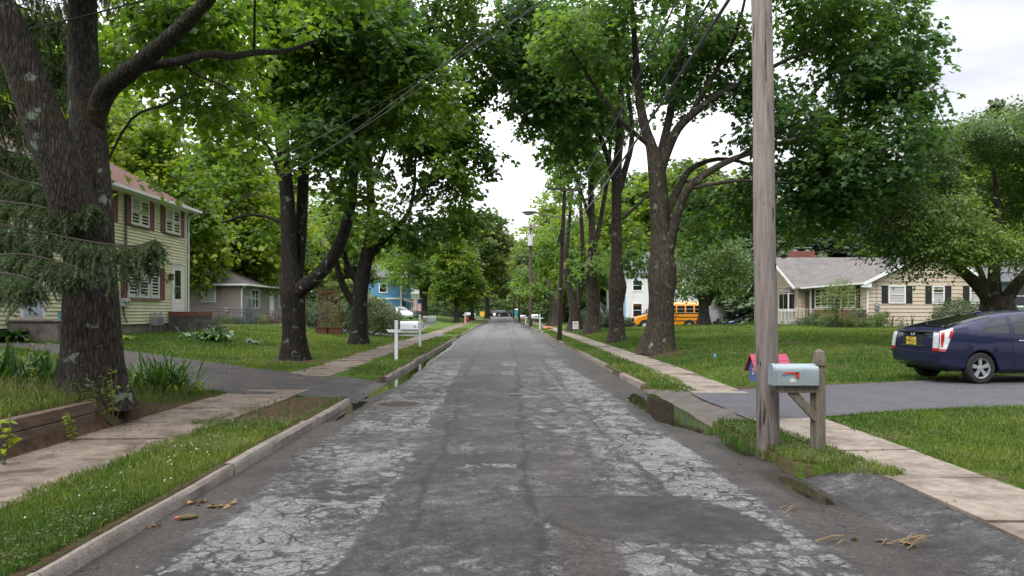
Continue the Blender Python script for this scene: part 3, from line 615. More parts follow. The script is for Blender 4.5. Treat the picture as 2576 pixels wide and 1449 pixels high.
def trunkmesh(name, limbs, m, parent, twigs=None, n=14, lump=.06, flare=True, tw=.018, seed=0):
    """limbs: [[(Vector, radius),...],...]; the first starts at the ground and gets root flare"""
    VV, FF, off = [], [], 0; ends = []
    for li, lb in enumerate(limbs):
        P = catmull([p for p, _ in lb], 4); r0 = [r for _, r in lb]; rr = np.interp(np.linspace(0, len(lb)-1, len(P)), range(len(lb)), r0)
        k = n if rr[0] > .08 else (9 if rr[0] > .04 else 6); prev = None; rings = []
        for i, p in enumerate(P):
            t_ = (P[min(i+1, len(P)-1)]-P[max(i-1, 0)]).normalized()
            u = (Vector((1, 0, 0)) if prev is None else prev); u = u-t_*u.dot(t_)
            if u.length < 1e-3: u = Vector((0, 1, 0))-t_*t_.y
            u.normalize(); prev = u; v = t_.cross(u); h = p.z-P[0].z
            for j in range(k):
                a = 2*math.pi*j/k; r = rr[i]*(1+lump*2*(float(vnoise(a*1.3+li*9+math.cos(a), p.z*.9+li, seed))-.5)+lump*1.2*math.sin(a*3+p.z*1.3+li))
                if flare and li == 0: r *= 1+(.42+.25*math.cos(a*5+seed))*math.exp(-h/(.55*rr[0]/.35))
                rings.append(p+(u*math.cos(a)+v*math.sin(a))*r)
        VV += rings
        for i in range(len(P)-1):
            for j in range(k): FF.append((off+i*k+j, off+i*k+(j+1) % k, off+(i+1)*k+(j+1) % k, off+(i+1)*k+j))
        off += len(rings); ends += [(p, rr[i]) for i, p in enumerate(P) if i > 2]
    if twigs is not None and len(ends):
        E = np.array([tuple(p) for p, _ in ends])
        for c_ in twigs:
            d = np.linalg.norm(E-c_[None], axis=1)+np.maximum(0, E[:, 2]-c_[2])*.8; i = int(np.argmin(d)); a = ends[i][0]; b_ = Vector(c_); mid = a.lerp(b_, .5)+Vector((random.uniform(-.2, .2), random.uniform(-.2, .2), .12*(b_-a).length))
            if (b_-a).length > 6.5: continue
            P = [a, a.lerp(mid, .5)+Vector((0, 0, .05)), mid, mid.lerp(b_, .5)+Vector((0, 0, .04)), b_]; r1 = min(ends[i][1]*.55, tw*(1+.5*(b_-a).length)); rr = [r1, r1*.8, r1*.6, r1*.4, .005]
            prev = Vector((.3, .8, .2))
            for p_, r in zip(P, rr):
                t_ = (b_-a).normalized(); u = (prev-t_*prev.dot(t_)).normalized(); v = t_.cross(u)
                VV += [p_+(u*math.cos(q)+v*math.sin(q))*r for q in (0, 2.1, 4.2)]
            for s_ in range(4):
                for j in range(3): FF.append((off+s_*3+j, off+s_*3+(j+1) % 3, off+s_*3+3+(j+1) % 3, off+s_*3+3+j))
            off += 15
            E = np.vstack([E, [tuple(mid)]]); ends.append((mid, r1*.6))
    return npmesh(name, np.array([tuple(v) for v in VV]), np.array(FF), m, 4, None, parent, True)
def px_limbs(base, limbs):
    """[(px,py,dY,width_px)] -> local (Vector, radius) relative to base"""
    o = []
    for lb in limbs:
        q = []
        for a in lb:
            Y = base.y+a[2]; p = Wp(a[0], a[1], Y); q.append((p-base, a[3]/F*Y/2))
        o.append(q)
    return o
def px_blobs(base, bl):
    """[(px,py,dY,rx_px,rz_px,ry_m[,weight])]"""
    o = []
    for a in bl:
        Y = base.y+a[2]; p = Wp(a[0], a[1], Y)-base; o.append((tuple(p), (a[3]/F*Y, a[5], a[4]/F*Y))+((a[6],) if len(a) > 6 else ()))
    return o
LF = {}
LF['maple'] = leafmat('maple_leaf', (0.058, 0.116, 0.030), (0.216, 0.319, 0.038), .60)
LF['maple_dark'] = leafmat('maple_leaf_deep', (0.059, 0.124, 0.045), (0.191, 0.286, 0.055), .60)
LF['lime'] = leafmat('young_leaf', (0.101, 0.174, 0.026), (0.290, 0.349, 0.043), .55)
LF['back'] = leafmat('woodland_leaf', (0.070, 0.119, 0.042), (0.257, 0.287, 0.068), .55, .5)
LF['dog'] = leafmat('cherry_leaf', (0.072, 0.130, 0.040), (0.229, 0.312, 0.066), .42, .34)
LF['conifer'] = leafmat('conifer_needle', (0.036, 0.067, 0.030), (0.107, 0.141, 0.061), .15, .55)
LF['yew'] = leafmat('yew_needle', (0.036, 0.071, 0.019), (0.091, 0.126, 0.030), .15, .55)
LF['bluespruce'] = leafmat('blue_needle', (.12, .17, .19), (.24, .30, .32), .15, .55)
LF['hosta'] = leafmat('hosta_leaf', (0.036, 0.089, 0.027), (0.083, 0.170, 0.041), .25, .35)
LF['bush'] = leafmat('shrub_leaf', (0.064, 0.092, 0.036), (0.171, 0.161, 0.057), .3, .45)
LF['gold'] = leafmat('golden_leaf', (.09, .14, .03), (.26, .29, .07), .35, .45)
LF['red'] = leafmat('red_leaf', (.09, .012, .018), (.19, .03, .035), .3, .45)
BK_dark = barkmat('maple_bark_dark', (.006, .005, .0045), (.034, .027, .022), lichen=(.16, .19, .15), sc=1.0)
BK_gray = barkmat('maple_bark', (.016, .012, .010), (.085, .066, .052), moss=(.055, .060, .022), lichen=(.20, .23, .18), sc=.9)
BK_old = barkmat('old_maple_bark', (.011, .0085, .007), (.090, .072, .061), moss=(.060, .056, .022), lichen=(.24, .29, .23), sc=1.55, stretch=.20, bump=.05)
BK_far = barkmat('far_bark', (.030, .024, .020), (.10, .085, .07), sc=.6)
def tree(name, label, cat, basepx, limbs, blobs, nclus, per, lsize, leaf, bark, tpl='maple', group=None, dy_base=None, twigfrac=.5, base=None, **kw):
    b_ = Gp(*basepx) if base is None else Vector(base); b_.z -= .03
    t_ = thing(name, label, cat, b_, 0, group); tw = kw.pop('tw', .018); lump = kw.pop('lump', .06); nl = kw.pop('n', 14)
    cr_, Pc = crown('crown', px_blobs(b_, blobs), nclus, per, lsize, LF[leaf], t_, tpl, **kw)
    k = rng.uniform(0, 1, len(Pc)) < twigfrac
    trunkmesh('trunk', px_limbs(b_, limbs), bark, t_, Pc[k], nl, lump, tw=tw, seed=kw.get('seed', 0))
    return t_

# ---- left side
tree('maple_tree', 'massive twin-trunked maple with ridged bark above the timber wall', 'tree', (236, 1012), [
    [(236, 1030, 0, 142), (235, 960, 0, 132), (232, 850, 0, 126), (230, 740, 0, 122), (231, 650, 0, 116), (236, 600, 0, 100), (240, 520, .1, 86), (232, 420, .2, 82), (222, 320, .3, 84), (212, 230, .4, 74), (207, 120, .5, 68), (207, 0, .6, 64), (205, -150, .7, 55), (215, -320, .6, 40), (230, -480, .5, 22)],
    [(232, 800, .05, 70), (226, 700, .0, 96), (212, 600, -.12, 108), (185, 510, -.28, 112), (150, 410, -.4, 108), (112, 320, -.5, 100), (75, 220, -.6, 92), (38, 120, -.7, 86), (0, 20, -.8, 80), (-45, -100, -.8, 70), (-90, -240, -.8, 55), (-120, -400, -.7, 34)],
    [(228, 360, .25, 30), (243, 285, .2, 50), (268, 226, .1, 52), (310, 190, -.1, 48), (360, 152, -.3, 44), (425, 98, -.6, 40), (480, 45, -.8, 36), (535, -15, -1., 32), (600, -110, -1.4, 26), (660, -220, -1.8, 18)],
    [(340, 172, -.1, 24), (400, 162, -.1, 22), (455, 152, 0, 21), (520, 135, .2, 19), (580, 142, .6, 18), (640, 132, 1.2, 16), (720, 128, 2., 12), (800, 100, 2.6, 8)],
    [(450, 152, 0, 9), (500, 190, .2, 7), (560, 215, .4, 6), (610, 255, .6, 4)],
    [(250, 450, .2, 8), (330, 300, .6, 7), (420, 262, .8, 6), (480, 230, 1., 4)]],
    [(320, 90, 5.0, 250, 110, 1.6), (560, 70, 4.5, 230, 110, 1.6), (420, -240, 1, 420, 150, 2.6), (60, -340, .5, 300, 150, 2.5), (700, -180, 1, 260, 130, 2.2), (500, 260, 5., 110, 60, 1.2, .4), (340, 470, 1.6, 50, 26, .5, .5), (300, 520, 1.4, 26, 40, .3, .5), (590, 290, 4.5, 80, 90, 1.2, .5)],
    700, 26, .155, 'maple', BK_old, twigfrac=.35, gap=.44, seed=1, tw=.012, n=22, lump=.035, tintbias=.05)
tree('maple_tree', 'dark many-stemmed maple with one low curving limb beside the gravel drive', 'tree', (738, 905), [
    [(738, 912, 0, 56), (738, 850, 0, 53), (738, 780, 0, 55), (738, 735, 0, 62), (734, 690, 0, 52), (729, 640, 0, 40), (722, 500, .1, 36), (712, 380, .2, 34), (700, 250, .2, 29), (692, 120, .2, 26), (690, 0, .2, 22), (690, -140, .2, 16)],
    [(742, 740, .2, 36), (752, 650, .4, 30), (757, 560, .6, 30), (764, 420, .8, 28), (768, 280, 1., 24), (775, 150, 1.2, 20), (785, 0, 1.2, 14)],
    [(748, 735, -.1, 40), (790, 702, -.3, 36), (825, 665, -.4, 32), (852, 618, -.5, 30), (872, 560, -.6, 28), (886, 480, -.6, 25), (893, 360, -.6, 22), (893, 220, -.5, 18), (900, 90, -.4, 13), (905, -40, -.4, 8)],
    [(722, 500, .1, 15), (690, 400, .4, 13), (640, 330, .8, 10), (570, 280, 1.2, 7)], [(712, 560, 0, 9), (640, 540, .5, 7), (560, 560, 1., 5)],
    [(768, 300, .8, 14), (830, 200, .3, 11), (920, 110, -.4, 8)]],
    [(690, 130, 0, 190, 150, 2.6), (870, 150, -.6, 210, 160, 2.5), (1020, 240, -.4, 150, 120, 2.0), (585, 430, .6, 90, 110, 1.8, .7), (660, 500, .8, 110, 110, 1.6, .6), (820, 430, -1.4, 130, 120, 1.2, .9), (655, 640, .6, 60, 75, 1.0, .7), (760, -120, 0, 320, 130, 3.), (570, 590, 1.0, 60, 45, 1.1, .5), (790, 300, -1.8, 160, 90, 1.0, .7)],
    1050, 26, .19, 'maple', BK_dark, gap=.45, seed=4, tw=.014, tintbias=.08)
tree('maple_tree', 'dark forked maple with wide V of limbs beside the wooden trellis', 'tree', (903, 868), [
    [(903, 873, 0, 42), (903, 830, 0, 38), (904, 770, 0, 38), (910, 710, 0, 38), (922, 650, 0, 33), (932, 580, .1, 24), (932, 480, .2, 20), (926, 320, .3, 16), (925, 180, .3, 12), (930, 40, .3, 8)],
    [(900, 780, 0, 24), (878, 745, -.1, 19), (858, 705, -.2, 17), (845, 655, -.2, 13), (830, 580, -.2, 9)],
    [(912, 720, .1, 20), (885, 690, .3, 16), (868, 650, .5, 13), (850, 560, .7, 9)],
    [(926, 650, 0, 20), (965, 605, -.2, 18), (1008, 562, -.4, 15), (1030, 530, -.5, 11), (1042, 470, -.5, 8), (1046, 390, -.5, 6), (1060, 330, -.6, 4)],
    [(985, 582, -.3, 9), (1025, 578, -.5, 7), (1062, 574, -.8, 4)], [(930, 480, .2, 11), (965, 390, 0, 9), (990, 280, -.4, 6)]],
    [(960, 300, 0, 190, 160, 3.2), (1100, 240, -.6, 150, 150, 2.8), (1120, 430, -.4, 110, 95, 2.2), (1180, 100, -.5, 130, 110, 2.6), (1020, 560, -.5, 120, 80, 1.8, .8), (930, 90, 0, 220, 120, 3.), (1210, 385, -.5, 68, 38, 1.2, .8), (830, 560, .6, 110, 90, 1.8, .5), (1160, 545, .5, 70, 70, 1.6, .6), (1090, 20, -1, 180, 90, 3.), (1225, 120, -.6, 88, 130, 2.4), (1265, 20, -.8, 90, 70, 2.4)],
    1220, 24, .22, 'maple', BK_dark, gap=.44, seed=9, tw=.016, tintbias=-.04)
tree('maple_tree', 'leafy maple with a slim double trunk before the blue house', 'tree', (1066, 801), [
    [(1066, 803, 0, 19), (1066, 770, 0, 16), (1068, 745, 0, 17), (1075, 700, 0, 11), (1078, 640, 0, 8)], [(1064, 760, 0, 11), (1057, 715, 0, 10), (1050, 660, 0, 7)]],
    [(1050, 655, 0, 95, 55, 4.2), (1110, 640, 0, 60, 60, 4), (1010, 690, -1, 60, 32, 3, .8), (1085, 690, -2, 60, 35, 3.), (1060, 600, 0, 70, 40, 4)], 330, 34, .34, 'maple', BK_far, 'rhomb', gap=.36, seed=12, spray=.9, tintbias=.1)
# ---- right side
tree('maple_tree', 'largest grey-barked maple with a swollen flared trunk and spreading pale limbs', 'tree', (1658, 886), [
    [(1656, 892, 0, 72), (1658, 860, 0, 66), (1661, 810, 0, 59), (1663, 750, 0, 60), (1665, 710, 0, 68), (1666, 670, 0, 66), (1664, 620, 0, 52), (1660, 560, 0, 46), (1656, 480, 0, 44), (1650, 425, 0, 44), (1638, 370, 0, 28), (1622, 320, 0, 24), (1608, 240, .1, 20), (1600, 150, .2, 16), (1590, 20, .2, 12), (1580, -100, .2, 8)],
    [(1656, 440, 0, 30), (1678, 380, 0, 26), (1705, 325, -.2, 23), (1745, 285, -.3, 20), (1810, 238, -.5, 17), (1885, 200, -.7, 13), (1980, 150, -1., 9), (2060, 120, -1., 5)],
    [(1676, 660, -.1, 34), (1690, 590, -.3, 26), (1706, 530, -.4, 22), (1735, 470, -.6, 20), (1790, 428, -.8, 17), (1850, 398, -1., 14), (1930, 372, -1.2, 10), (2050, 330, -1.4, 6)],
    [(1652, 430, .2, 24), (1676, 330, .6, 20), (1700, 210, 1., 17), (1722, 90, 1.2, 13), (1735, -40, 1.2, 9)],
    [(1664, 560, .3, 22), (1710, 470, .8, 18), (1745, 420, 1.2, 14), (1830, 400, 1.6, 9), (1960, 440, 1.8, 5)],
    [(1735, 290, -.2, 14), (1800, 180, -.4, 12), (1850, 90, -.6, 9), (1880, -30, -.6, 6)],
    [(1850, 398, -1, 8), (1960, 330, -1.6, 6), (2060, 290, -1.8, 4)], [(1730, 476, -.6, 10), (1850, 455, -1., 8), (1980, 460, -1.2, 5)], [(1640, 370, 0, 14), (1560, 300, -.4, 11), (1470, 180, -.8, 8), (1400, 60, -1, 5)]],
    [(2130, 130, 0, 190, 160, 3.), (2200, 330, -.3, 130, 160, 2.6), (1960, 30, 0, 260, 110, 3.), (1980, 480, .6, 150, 90, 2.0), (2120, 420, -.5, 150, 110, 2.2), (1800, 190, .8, 170, 120, 2.4, .7), (1820, 540, 1.6, 120, 80, 1.8, .7), (1640, 60, 0, 250, 120, 3., .9), (1960, 270, -.5, 150, 110, 2.), (1720, -110, 0, 420, 110, 3.4), (2250, 180, 0, 80, 140, 2.), (1480, 90, -.4, 130, 100, 2.2, .8), (2080, 560, .8, 90, 50, 1.4, .6)],
    1750, 25, .185, 'maple_dark', BK_gray, gap=.45, seed=17, tw=.016)
tree('maple_tree', 'slender dark maple with a burl on its trunk behind the large grey one', 'tree', (1553, 860), [
    [(1554, 865, 0, 40), (1551, 820, 0, 35), (1549, 770, 0, 36), (1553, 722, 0, 45), (1552, 690, 0, 36), (1552, 640, 0, 28), (1550, 520, 0, 26), (1553, 420, 0, 24), (1560, 340, .1, 20), (1562, 200, .2, 15), (1570, 60, .2, 10)],
    [(1551, 500, 0, 20), (1572, 430, .2, 16), (1590, 340, .4, 13), (1575, 190, .6, 10), (1565, 60, .6, 7)], [(1551, 470, -.1, 17), (1530, 400, -.3, 14), (1500, 320, -.6, 12), (1450, 210, -1, 9), (1405, 80, -1.4, 6)],
    [(1552, 560, 0, 9), (1600, 520, .2, 8), (1650, 470, .4, 5)]],
    [(1430, 240, -.6, 140, 130, 2.8), (1340, 200, -.8, 90, 120, 2.4), (1560, 170, 0, 180, 150, 3.2, .8), (1420, 360, -.4, 90, 60, 2., .8), (1400, 60, -1, 140, 100, 3.), (1320, 60, -1, 90, 90, 2.6), (1700, 560, .8, 110, 60, 2., .6), (1620, 640, .8, 60, 60, 1.6, .5)],
    900, 22, .22, 'maple_dark', BK_gray, gap=.46, seed=22, tw=.018)
tree('maple_tree', 'thin maple with lichen-pale stems between the burled maple and the V-forked one', 'tree', (1490, 839), [
    [(1490, 842, 0, 38), (1490, 800, 0, 30), (1492, 742, 0, 35), (1488, 700, 0, 28), (1489, 600, 0, 18), (1487, 480, .1, 15), (1482, 340, .2, 12), (1470, 200, .2, 8)],
    [(1489, 640, 0, 14), (1510, 560, .2, 12), (1530, 430, .4, 10), (1540, 300, .4, 7)], [(1488, 560, 0, 9), (1460, 480, -.3, 8), (1430, 400, -.6, 5)]],
    [(1470, 330, 0, 90, 130, 3.), (1440, 470, -.3, 50, 50, 2., .7), (1520, 250, 0, 110, 130, 3.2, .7), (1430, 190, 0, 130, 110, 3), (1500, 660, .6, 70, 50, 2., .5)],
    560, 22, .25, 'maple_dark', BK_gray, 'maple', gap=.45, seed=27, tw=.018)
tree('maple_tree', 'V-forked maple with a broad grey base beside the small white yard sign', 'tree', (1446, 832), [
    [(1447, 834, 0, 31), (1446, 800, 0, 27), (1443, 772, 0, 25), (1434, 735, 0, 16), (1425, 690, 0, 13), (1424, 640, 0, 12), (1432, 560, 0, 9), (1440, 480, 0, 7)],
    [(1449, 780, 0, 17), (1458, 745, 0, 15), (1464, 700, 0, 14), (1466, 640, 0, 12), (1462, 540, 0, 10), (1455, 440, 0, 7)]],
    [(1450, 420, 0, 70, 70, 3.), (1470, 540, .4, 60, 80, 2.6, .5), (1490, 680, 1., 60, 40, 2.4, .5), (1420, 660, -.5, 45, 40, 2., .5)], 330, 20, .27, 'maple_dark', BK_gray, 'rhomb', gap=.44, seed=31)
tree('maple_tree', 'short-trunked maple with light green foliage between the streetlight pole and the V-forked maple', 'tree', (1393, 820), [
    [(1393, 822, 0, 27), (1393, 790, 0, 22), (1393, 762, 0, 24), (1384, 735, 0, 13), (1378, 700, 0, 8)], [(1398, 768, 0, 12), (1404, 730, 0, 9), (1410, 690, 0, 6)], [(1395, 760, 0, 8), (1370, 740, 0, 6), (1345, 690, 0, 4)]],
    [(1385, 690, 7, 80, 45, 3.), (1335, 728, -1., 52, 20, 2.2), (1405, 640, 7, 60, 50, 3.), (1440, 700, 4, 50, 40, 2.6, .7), (1385, 600, 8, 50, 40, 2.5, .8)], 380, 26, .30, 'maple', BK_far, 'rhomb', gap=.38, seed=35, spray=.8, tintbias=.12)
# ---- lawn trees seen beyond the street trees
tree('shade_tree', 'round dark green tree on the right lawn in front of the yellow school bus', 'tree', (1771, 816), [
    [(1771, 818, 0, 30), (1770, 790, 0, 24), (1769, 765, 0, 23), (1764, 735, 0, 16), (1755, 690, 0, 10)], [(1773, 775, 0, 14), (1790, 750, 0, 11), (1815, 715, 0, 7)], [(1768, 765, 0, 12), (1750, 735, 0, 9), (1730, 700, 0, 6)]],
    [(1780, 670, 0, 112, 60, 3.6), (1740, 715, -1, 70, 32, 3.), (1840, 710, -.6, 62, 38, 3.), (1790, 620, 0, 80, 40, 3.2)], 520, 26, .26, 'dog', BK_far, 'oval', base=(16.3, 59.5, gzf(16.3, 59.5)), gap=.34, seed=41, spray=.75, shell=.35, tintbias=.05)
tree('cherry_tree', 'spreading cherry tree with low dark forks behind the parked blue car', 'tree', (2512, 0), [
    [(2512, 815, 0, 70), (2510, 775, 0, 66), (2505, 745, 0, 62)], [(2496, 770, 0, 34), (2460, 720, -.2, 28), (2420, 680, -.4, 24), (2390, 655, -.5, 16), (2330, 600, -.8, 9), (2270, 560, -1., 5)],
    [(2505, 760, 0, 34), (2500, 700, .1, 28), (2505, 640, .2, 22), (2510, 540, .3, 14), (2500, 430, .3, 8)], [(2524, 765, 0, 34), (2555, 720, -.2, 28), (2600, 670, -.4, 22), (2650, 590, -.5, 12)], [(2490, 740, .2, 18), (2465, 680, .4, 14), (2430, 600, .4, 9)]],
    [(2500, 430, 0, 190, 110, 3.), (2330, 560, -.8, 150, 85, 2.2), (2420, 610, -1.6, 150, 55, 1.4, .8), (2600, 520, -.5, 170, 130, 2.6), (2265, 615, -.8, 80, 45, 1.6, .7), (2240, 500, -.2, 70, 60, 1.8, .8), (2330, 680, -1., 70, 22, 1.2, .3), (2540, 330, .4, 130, 60, 2.4, .9), (2390, 400, .2, 100, 80, 2.2), (2560, 640, -1.4, 90, 40, 1.2, .6)],
    2200, 28, .14, 'dog', BK_gray, 'oval', base=(18.0, 26.8, gzf(18, 26.8)), gap=.36, seed=44, tw=.012, spray=.5, shell=.42, droop=.25, tintbias=.12)

# ---- far trees: three kinds, copied with their crowns and trunks
def proto(name, blobs, nclus, per, ls, leaf, limbs, h, **kw):
    t_ = thing(name, None, 'tree', (0, -500, 0)); cr_, Pc = crown('crown', blobs, nclus, per, ls, LF[leaf], t_, 'rhomb', **kw)
    trunkmesh('trunk', [[(Vector(p), r) for p, r in lb] for lb in limbs], BK_far, t_, Pc[rng.uniform(0, 1, len(Pc)) < .12], 10, tw=.02)
    return t_
TL = [[((0, 0, 0), .30), ((.1, 0, 3), .26), ((.0, .1, 6), .22), ((.2, 0, 10), .14), ((.1, 0, 14), .06)], [((.05, 0, 3.4), .15), ((1.2, .3, 6), .11), ((2.4, .5, 9), .05)], [((0, 0, 4), .14), ((-1.3, -.2, 7), .10), ((-2.3, .4, 10), .05)]]
PB = proto('broadleaf_tree', [((0, 0, 10), (4.2, 4.2, 4.2)), ((2.6, .5, 8.2), (2.6, 2.6, 2.2)), ((-2.5, -.6, 7.8), (2.6, 2.6, 2.4)), ((.4, -1.8, 6.0), (2.6, 2.2, 1.6), .8), ((-.6, .5, 13), (2.6, 2.6, 2.2)), ((1.6, -1.2, 12), (2.2, 2.2, 1.8)), ((-2.2, 1, 11.2), (2.2, 2.2, 2))], 620, 26, .42, 'back', TL, 16, gap=.37, spray=.95, seed=50)
PL = proto('broadleaf_tree', [((0, 0, 9), (3.2, 3.2, 5)), ((1.6, .5, 6.2), (2.4, 2.4, 2.4)), ((-1.7, -.6, 7.2), (2.4, 2.4, 2.6)), ((.2, 0, 14.2), (2., 2., 2.4)), ((1.4, -1.2, 11.4), (2.1, 2.1, 2.4)), ((-1.2, -1.2, 4.4), (2, 1.8, 1.4))], 560, 26, .40, 'lime', TL, 16, gap=.38, spray=.9, seed=53)
PC = proto('conifer_tree', [((0, 0, .9+i*1.05), (2.9*(1-i/13.5)*(1+.14*(-1)**i), 2.9*(1-i/13.5)*(1+.14*(-1)**i), .42)) for i in range(13)], 620, 30, .36, 'conifer', [[((0, 0, 0), .24), ((0, 0, 6), .15), ((0, 0, 14), .03)]], 14, gap=.30, spray=.7, droop=.75, seed=57, shell=.9, tintbias=.1)
used = set()
def far(pr, px, Y, top=None, h=None, label='', group='', wide=1., X=None, z=None):
    """copy of a far tree standing at distance Y in direction px; top = pixel row of its tip"""
    x = (px-CX)/F*Y if X is None else X; z = gzf(x, Y) if z is None else z
    hh = h or (H+(HY-top)/F*Y-z); H0 = {PB: 15.2, PL: 16.6, PC: 14.2}[pr]
    c_ = pr if pr not in used else clone(pr); used.add(pr)
    s = hh/H0; c_.location = (x, Y, z-.1); c_.rotation_euler = (0, 0, random.uniform(0, 6.28)); c_.scale = (s*wide, s*wide, s)
    tag(c_, label, 'tree', group); return c_
GL = 'trees behind the left houses'; LLB = 'tall leafy tree in the green mass behind the yellow house'
for px, Y, top, w_ in ((-60, 46, -60, 1.1), (70, 52, 60, 1.), (210, 48, 190, 1.), (330, 55, 235, 1.05), (430, 50, 250, 1.), (530, 62, 310, 1.1), (620, 58, 330, 1.1), (690, 68, 420, 1.2)): far(PL, px, Y, top, label=LLB, group=GL, wide=w_)
for px, Y, top in ((150, 72, 120), (300, 75, 330), (400, 70, 380), (60, 66, 100)): far(PB, px, Y, top, label=LLB, group=GL, wide=1.2)
for px, Y, top in ((480, 78, 505), (535, 80, 540), (592, 84, 525), (650, 86, 560)): far(PC, px, Y, top, label='dark conifer behind the taupe ranch house roof', group='conifers behind the taupe house', wide=1.3)
for px, Y, top, w_ in ((740, 78, 560, 1.3), (800, 84, 600, 1.3), (860, 90, 590, 1.3), (920, 150, 560, 1.2), (985, 160, 590, 1.2), (720, 96, 450, 1.3), (840, 130, 480, 1.3)): far(random.choice((PB, PL)), px, Y, top, label='tree in the soft green backdrop beyond the wooden trellis', group='trees beyond the trellis', wide=w_)
# around the far end of the street
GE = 'woodland trees closing the far end of the street'; LE = 'tall tree in the wood closing the far end of the street'
for i in range(26):
    px = 900+i*46+random.uniform(-15, 15); far(random.choice((PB, PB, PL)), px, random.uniform(226, 262), random.uniform(575, 640), label=LE, group=GE, wide=random.uniform(1., 1.25))
for px, Y, top, w_, pr, lb in ((1186, 118, 520, 1.25, PB, 'dense street maple at left of the road end by the silver vehicle'), (1225, 150, 560, 1.3, PB, 'street tree left of the road just before the cross street'), (1150, 98, 570, 1.2, PL, 'leafy tree just beyond the red fire hydrant on the left side'),
        (1372, 112, 483, 1.05, PL, 'tall pale green tree rising behind the street lamp'), (1352, 101, 600, 1.0, PB, 'dark low tree behind the pole with the transformer'), (1336, 128, 600, 1.05, PB, 'street tree right of the road past the second right mailbox'), (1318, 160, 600, 1.15, PB, 'farthest street tree on the right of the road'), (1416, 86, 520, .95, PL, 'light green tree between the lamp pole and the maples')):
    far(pr, px, Y, top, label=lb, group=None, wide=w_)
# right side background
GR = 'trees behind the bus and the right houses'; LR = 'leafy tree in the green backdrop behind the school bus'
for px, Y, top, w_, pr in ((1480, 100, 540, 1.1, PB), (1530, 92, 480, 1.1, PL), (1590, 105, 430, 1.1, PB), (1650, 98, 420, 1.2, PL), (1720, 106, 400, 1.2, PB), (1790, 96, 420, 1.2, PB), (1860, 88, 430, 1.1, PL), (1900, 96, 500, 1.1, PB), (1560, 130, 500, 1.2, PB), (1690, 128, 420, 1.2, PB)): far(pr, px, Y, top, label=LR, group=GR, wide=w_)
for px, Y, top in ((1950, 78, 505), (2010, 72, 470), (2060, 80, 520), (2115, 74, 480), (2170, 78, 500), (1915, 84, 470)): far(PC, px, Y, top, label='shaggy conifer behind the beige ranch house', group='conifers behind the beige house', wide=1.7)
for px, Y, top, pr in ((2240, 76, 430, PB), (2320, 66, 370, PL), (2400, 62, 320, PL), (2470, 64, 300, PL), (2560, 60, 290, PL), (2640, 62, 260, PB)): far(pr, px, Y, top, label='yellow-green tree behind the right house beneath the open sky', group='trees behind the right house', wide=1.15)
far(PC, 2512, 70, 238, label='conifer whose tip rises above the trees at the far right', group=None, wide=.9)

# ---- shrubs and garden plants
def shrub(name, label, base, blobs, nclus, per, ls, leaf, cat='shrub', tpl='oval', stems=5, group=None, **kw):
    b_ = Vector(base); t_ = thing(name, label, cat, b_, 0, group); kw.setdefault('spray', .22); kw.setdefault('gap', .36); kw.setdefault('zmin', .0)
    crown('foliage', blobs, nclus, per, ls, LF[leaf], t_, tpl, **kw)
    if stems:
        mb = MB()
        for i in range(stems):
            q = blobs[i % len(blobs)]; e = Vector(q[0])+Vector((random.uniform(-.4, .4)*q[1][0], random.uniform(-.4, .4)*q[1][1], .2*q[1][2])); s_ = Vector((e.x*.25+random.uniform(-.08, .08), e.y*.25, -.05))
            mb.tube([s_, s_.lerp(e, .5)+Vector((0, 0, .1)), e], [.03, .02, .008], 6)
        mb.build('stem', BK_far, t_, smooth=60)
    return t_
def at(px, Y, dz=0.): x = (px-CX)/F*Y; return (x, Y, gzf(x, Y)+dz)
shrub('weeping_shrub', 'big drooping dark shrub behind the forked maple, leaning over the lawn', at(915, 43), [((.3, 0, 1.1), (1.7, 1.2, .95)), ((-.7, 0, 1.2), (1.1, 1.1, .9)), ((1.6, -.2, .75), (.8, .8, .55)), ((.2, -.3, 1.8), (1.0, .9, .4))], 560, 22, .12, 'bush', stems=8, spray=.30, droop=.7, shell=.35)
shrub('rounded_shrub', 'green rounded shrub at the right edge of the drooping dark shrub', at(985, 47), [((0, 0, .9), (.75, .8, .95))], 140, 22, .13, 'back', spray=.28)
shrub('yew_shrub', 'clipped rounded shrub before the black fence, left of the trellis', at(800, 45.5), [((0, 0, .9), (1.2, 1., .95)), ((-.9, .2, .7), (.8, .7, .7))], 220, 20, .13, 'bush', spray=.28)
bs = thing('blue_spruce', 'small silvery blue spruce before the taupe ranch house', 'tree', at(628, 49.5)); crown('crown', [((0, 0, .3+i*.24), (.82*(1-i/8.6), .82*(1-i/8.6), .10)) for i in range(8)], 300, 26, .10, LF['bluespruce'], bs, 'needle', spray=.22, gap=.2, droop=.1, shell=.9)
MB().tube([(0, 0, -.1), (0, 0, 2.05)], [.07, .02], 8).build('trunk', BK_far, bs)
for px, Y, r, lf, lb in ((575, 49.3, .45, 'gold', 'golden shrub left of the blue spruce behind the fence'), (600, 49.6, .4, 'back', 'small green shrub beside the golden one behind the fence'), (655, 49.2, .42, 'gold', 'golden shrub at the right foot of the blue spruce'), (690, 50.2, .55, 'red', 'dark red leafed shrub near the taupe house entrance'), (668, 50.6, .6, 'back', 'green shrub between the blue spruce and the red shrub'), (545, 50, .5, 'bush', 'grey-green shrub under the taupe house small window')):
    shrub('garden_shrub', lb, at(px, Y), [((0, 0, r*.7), (r*1.1, r, r*.75))], 46, 20, .085, lf, stems=2, spray=.16)
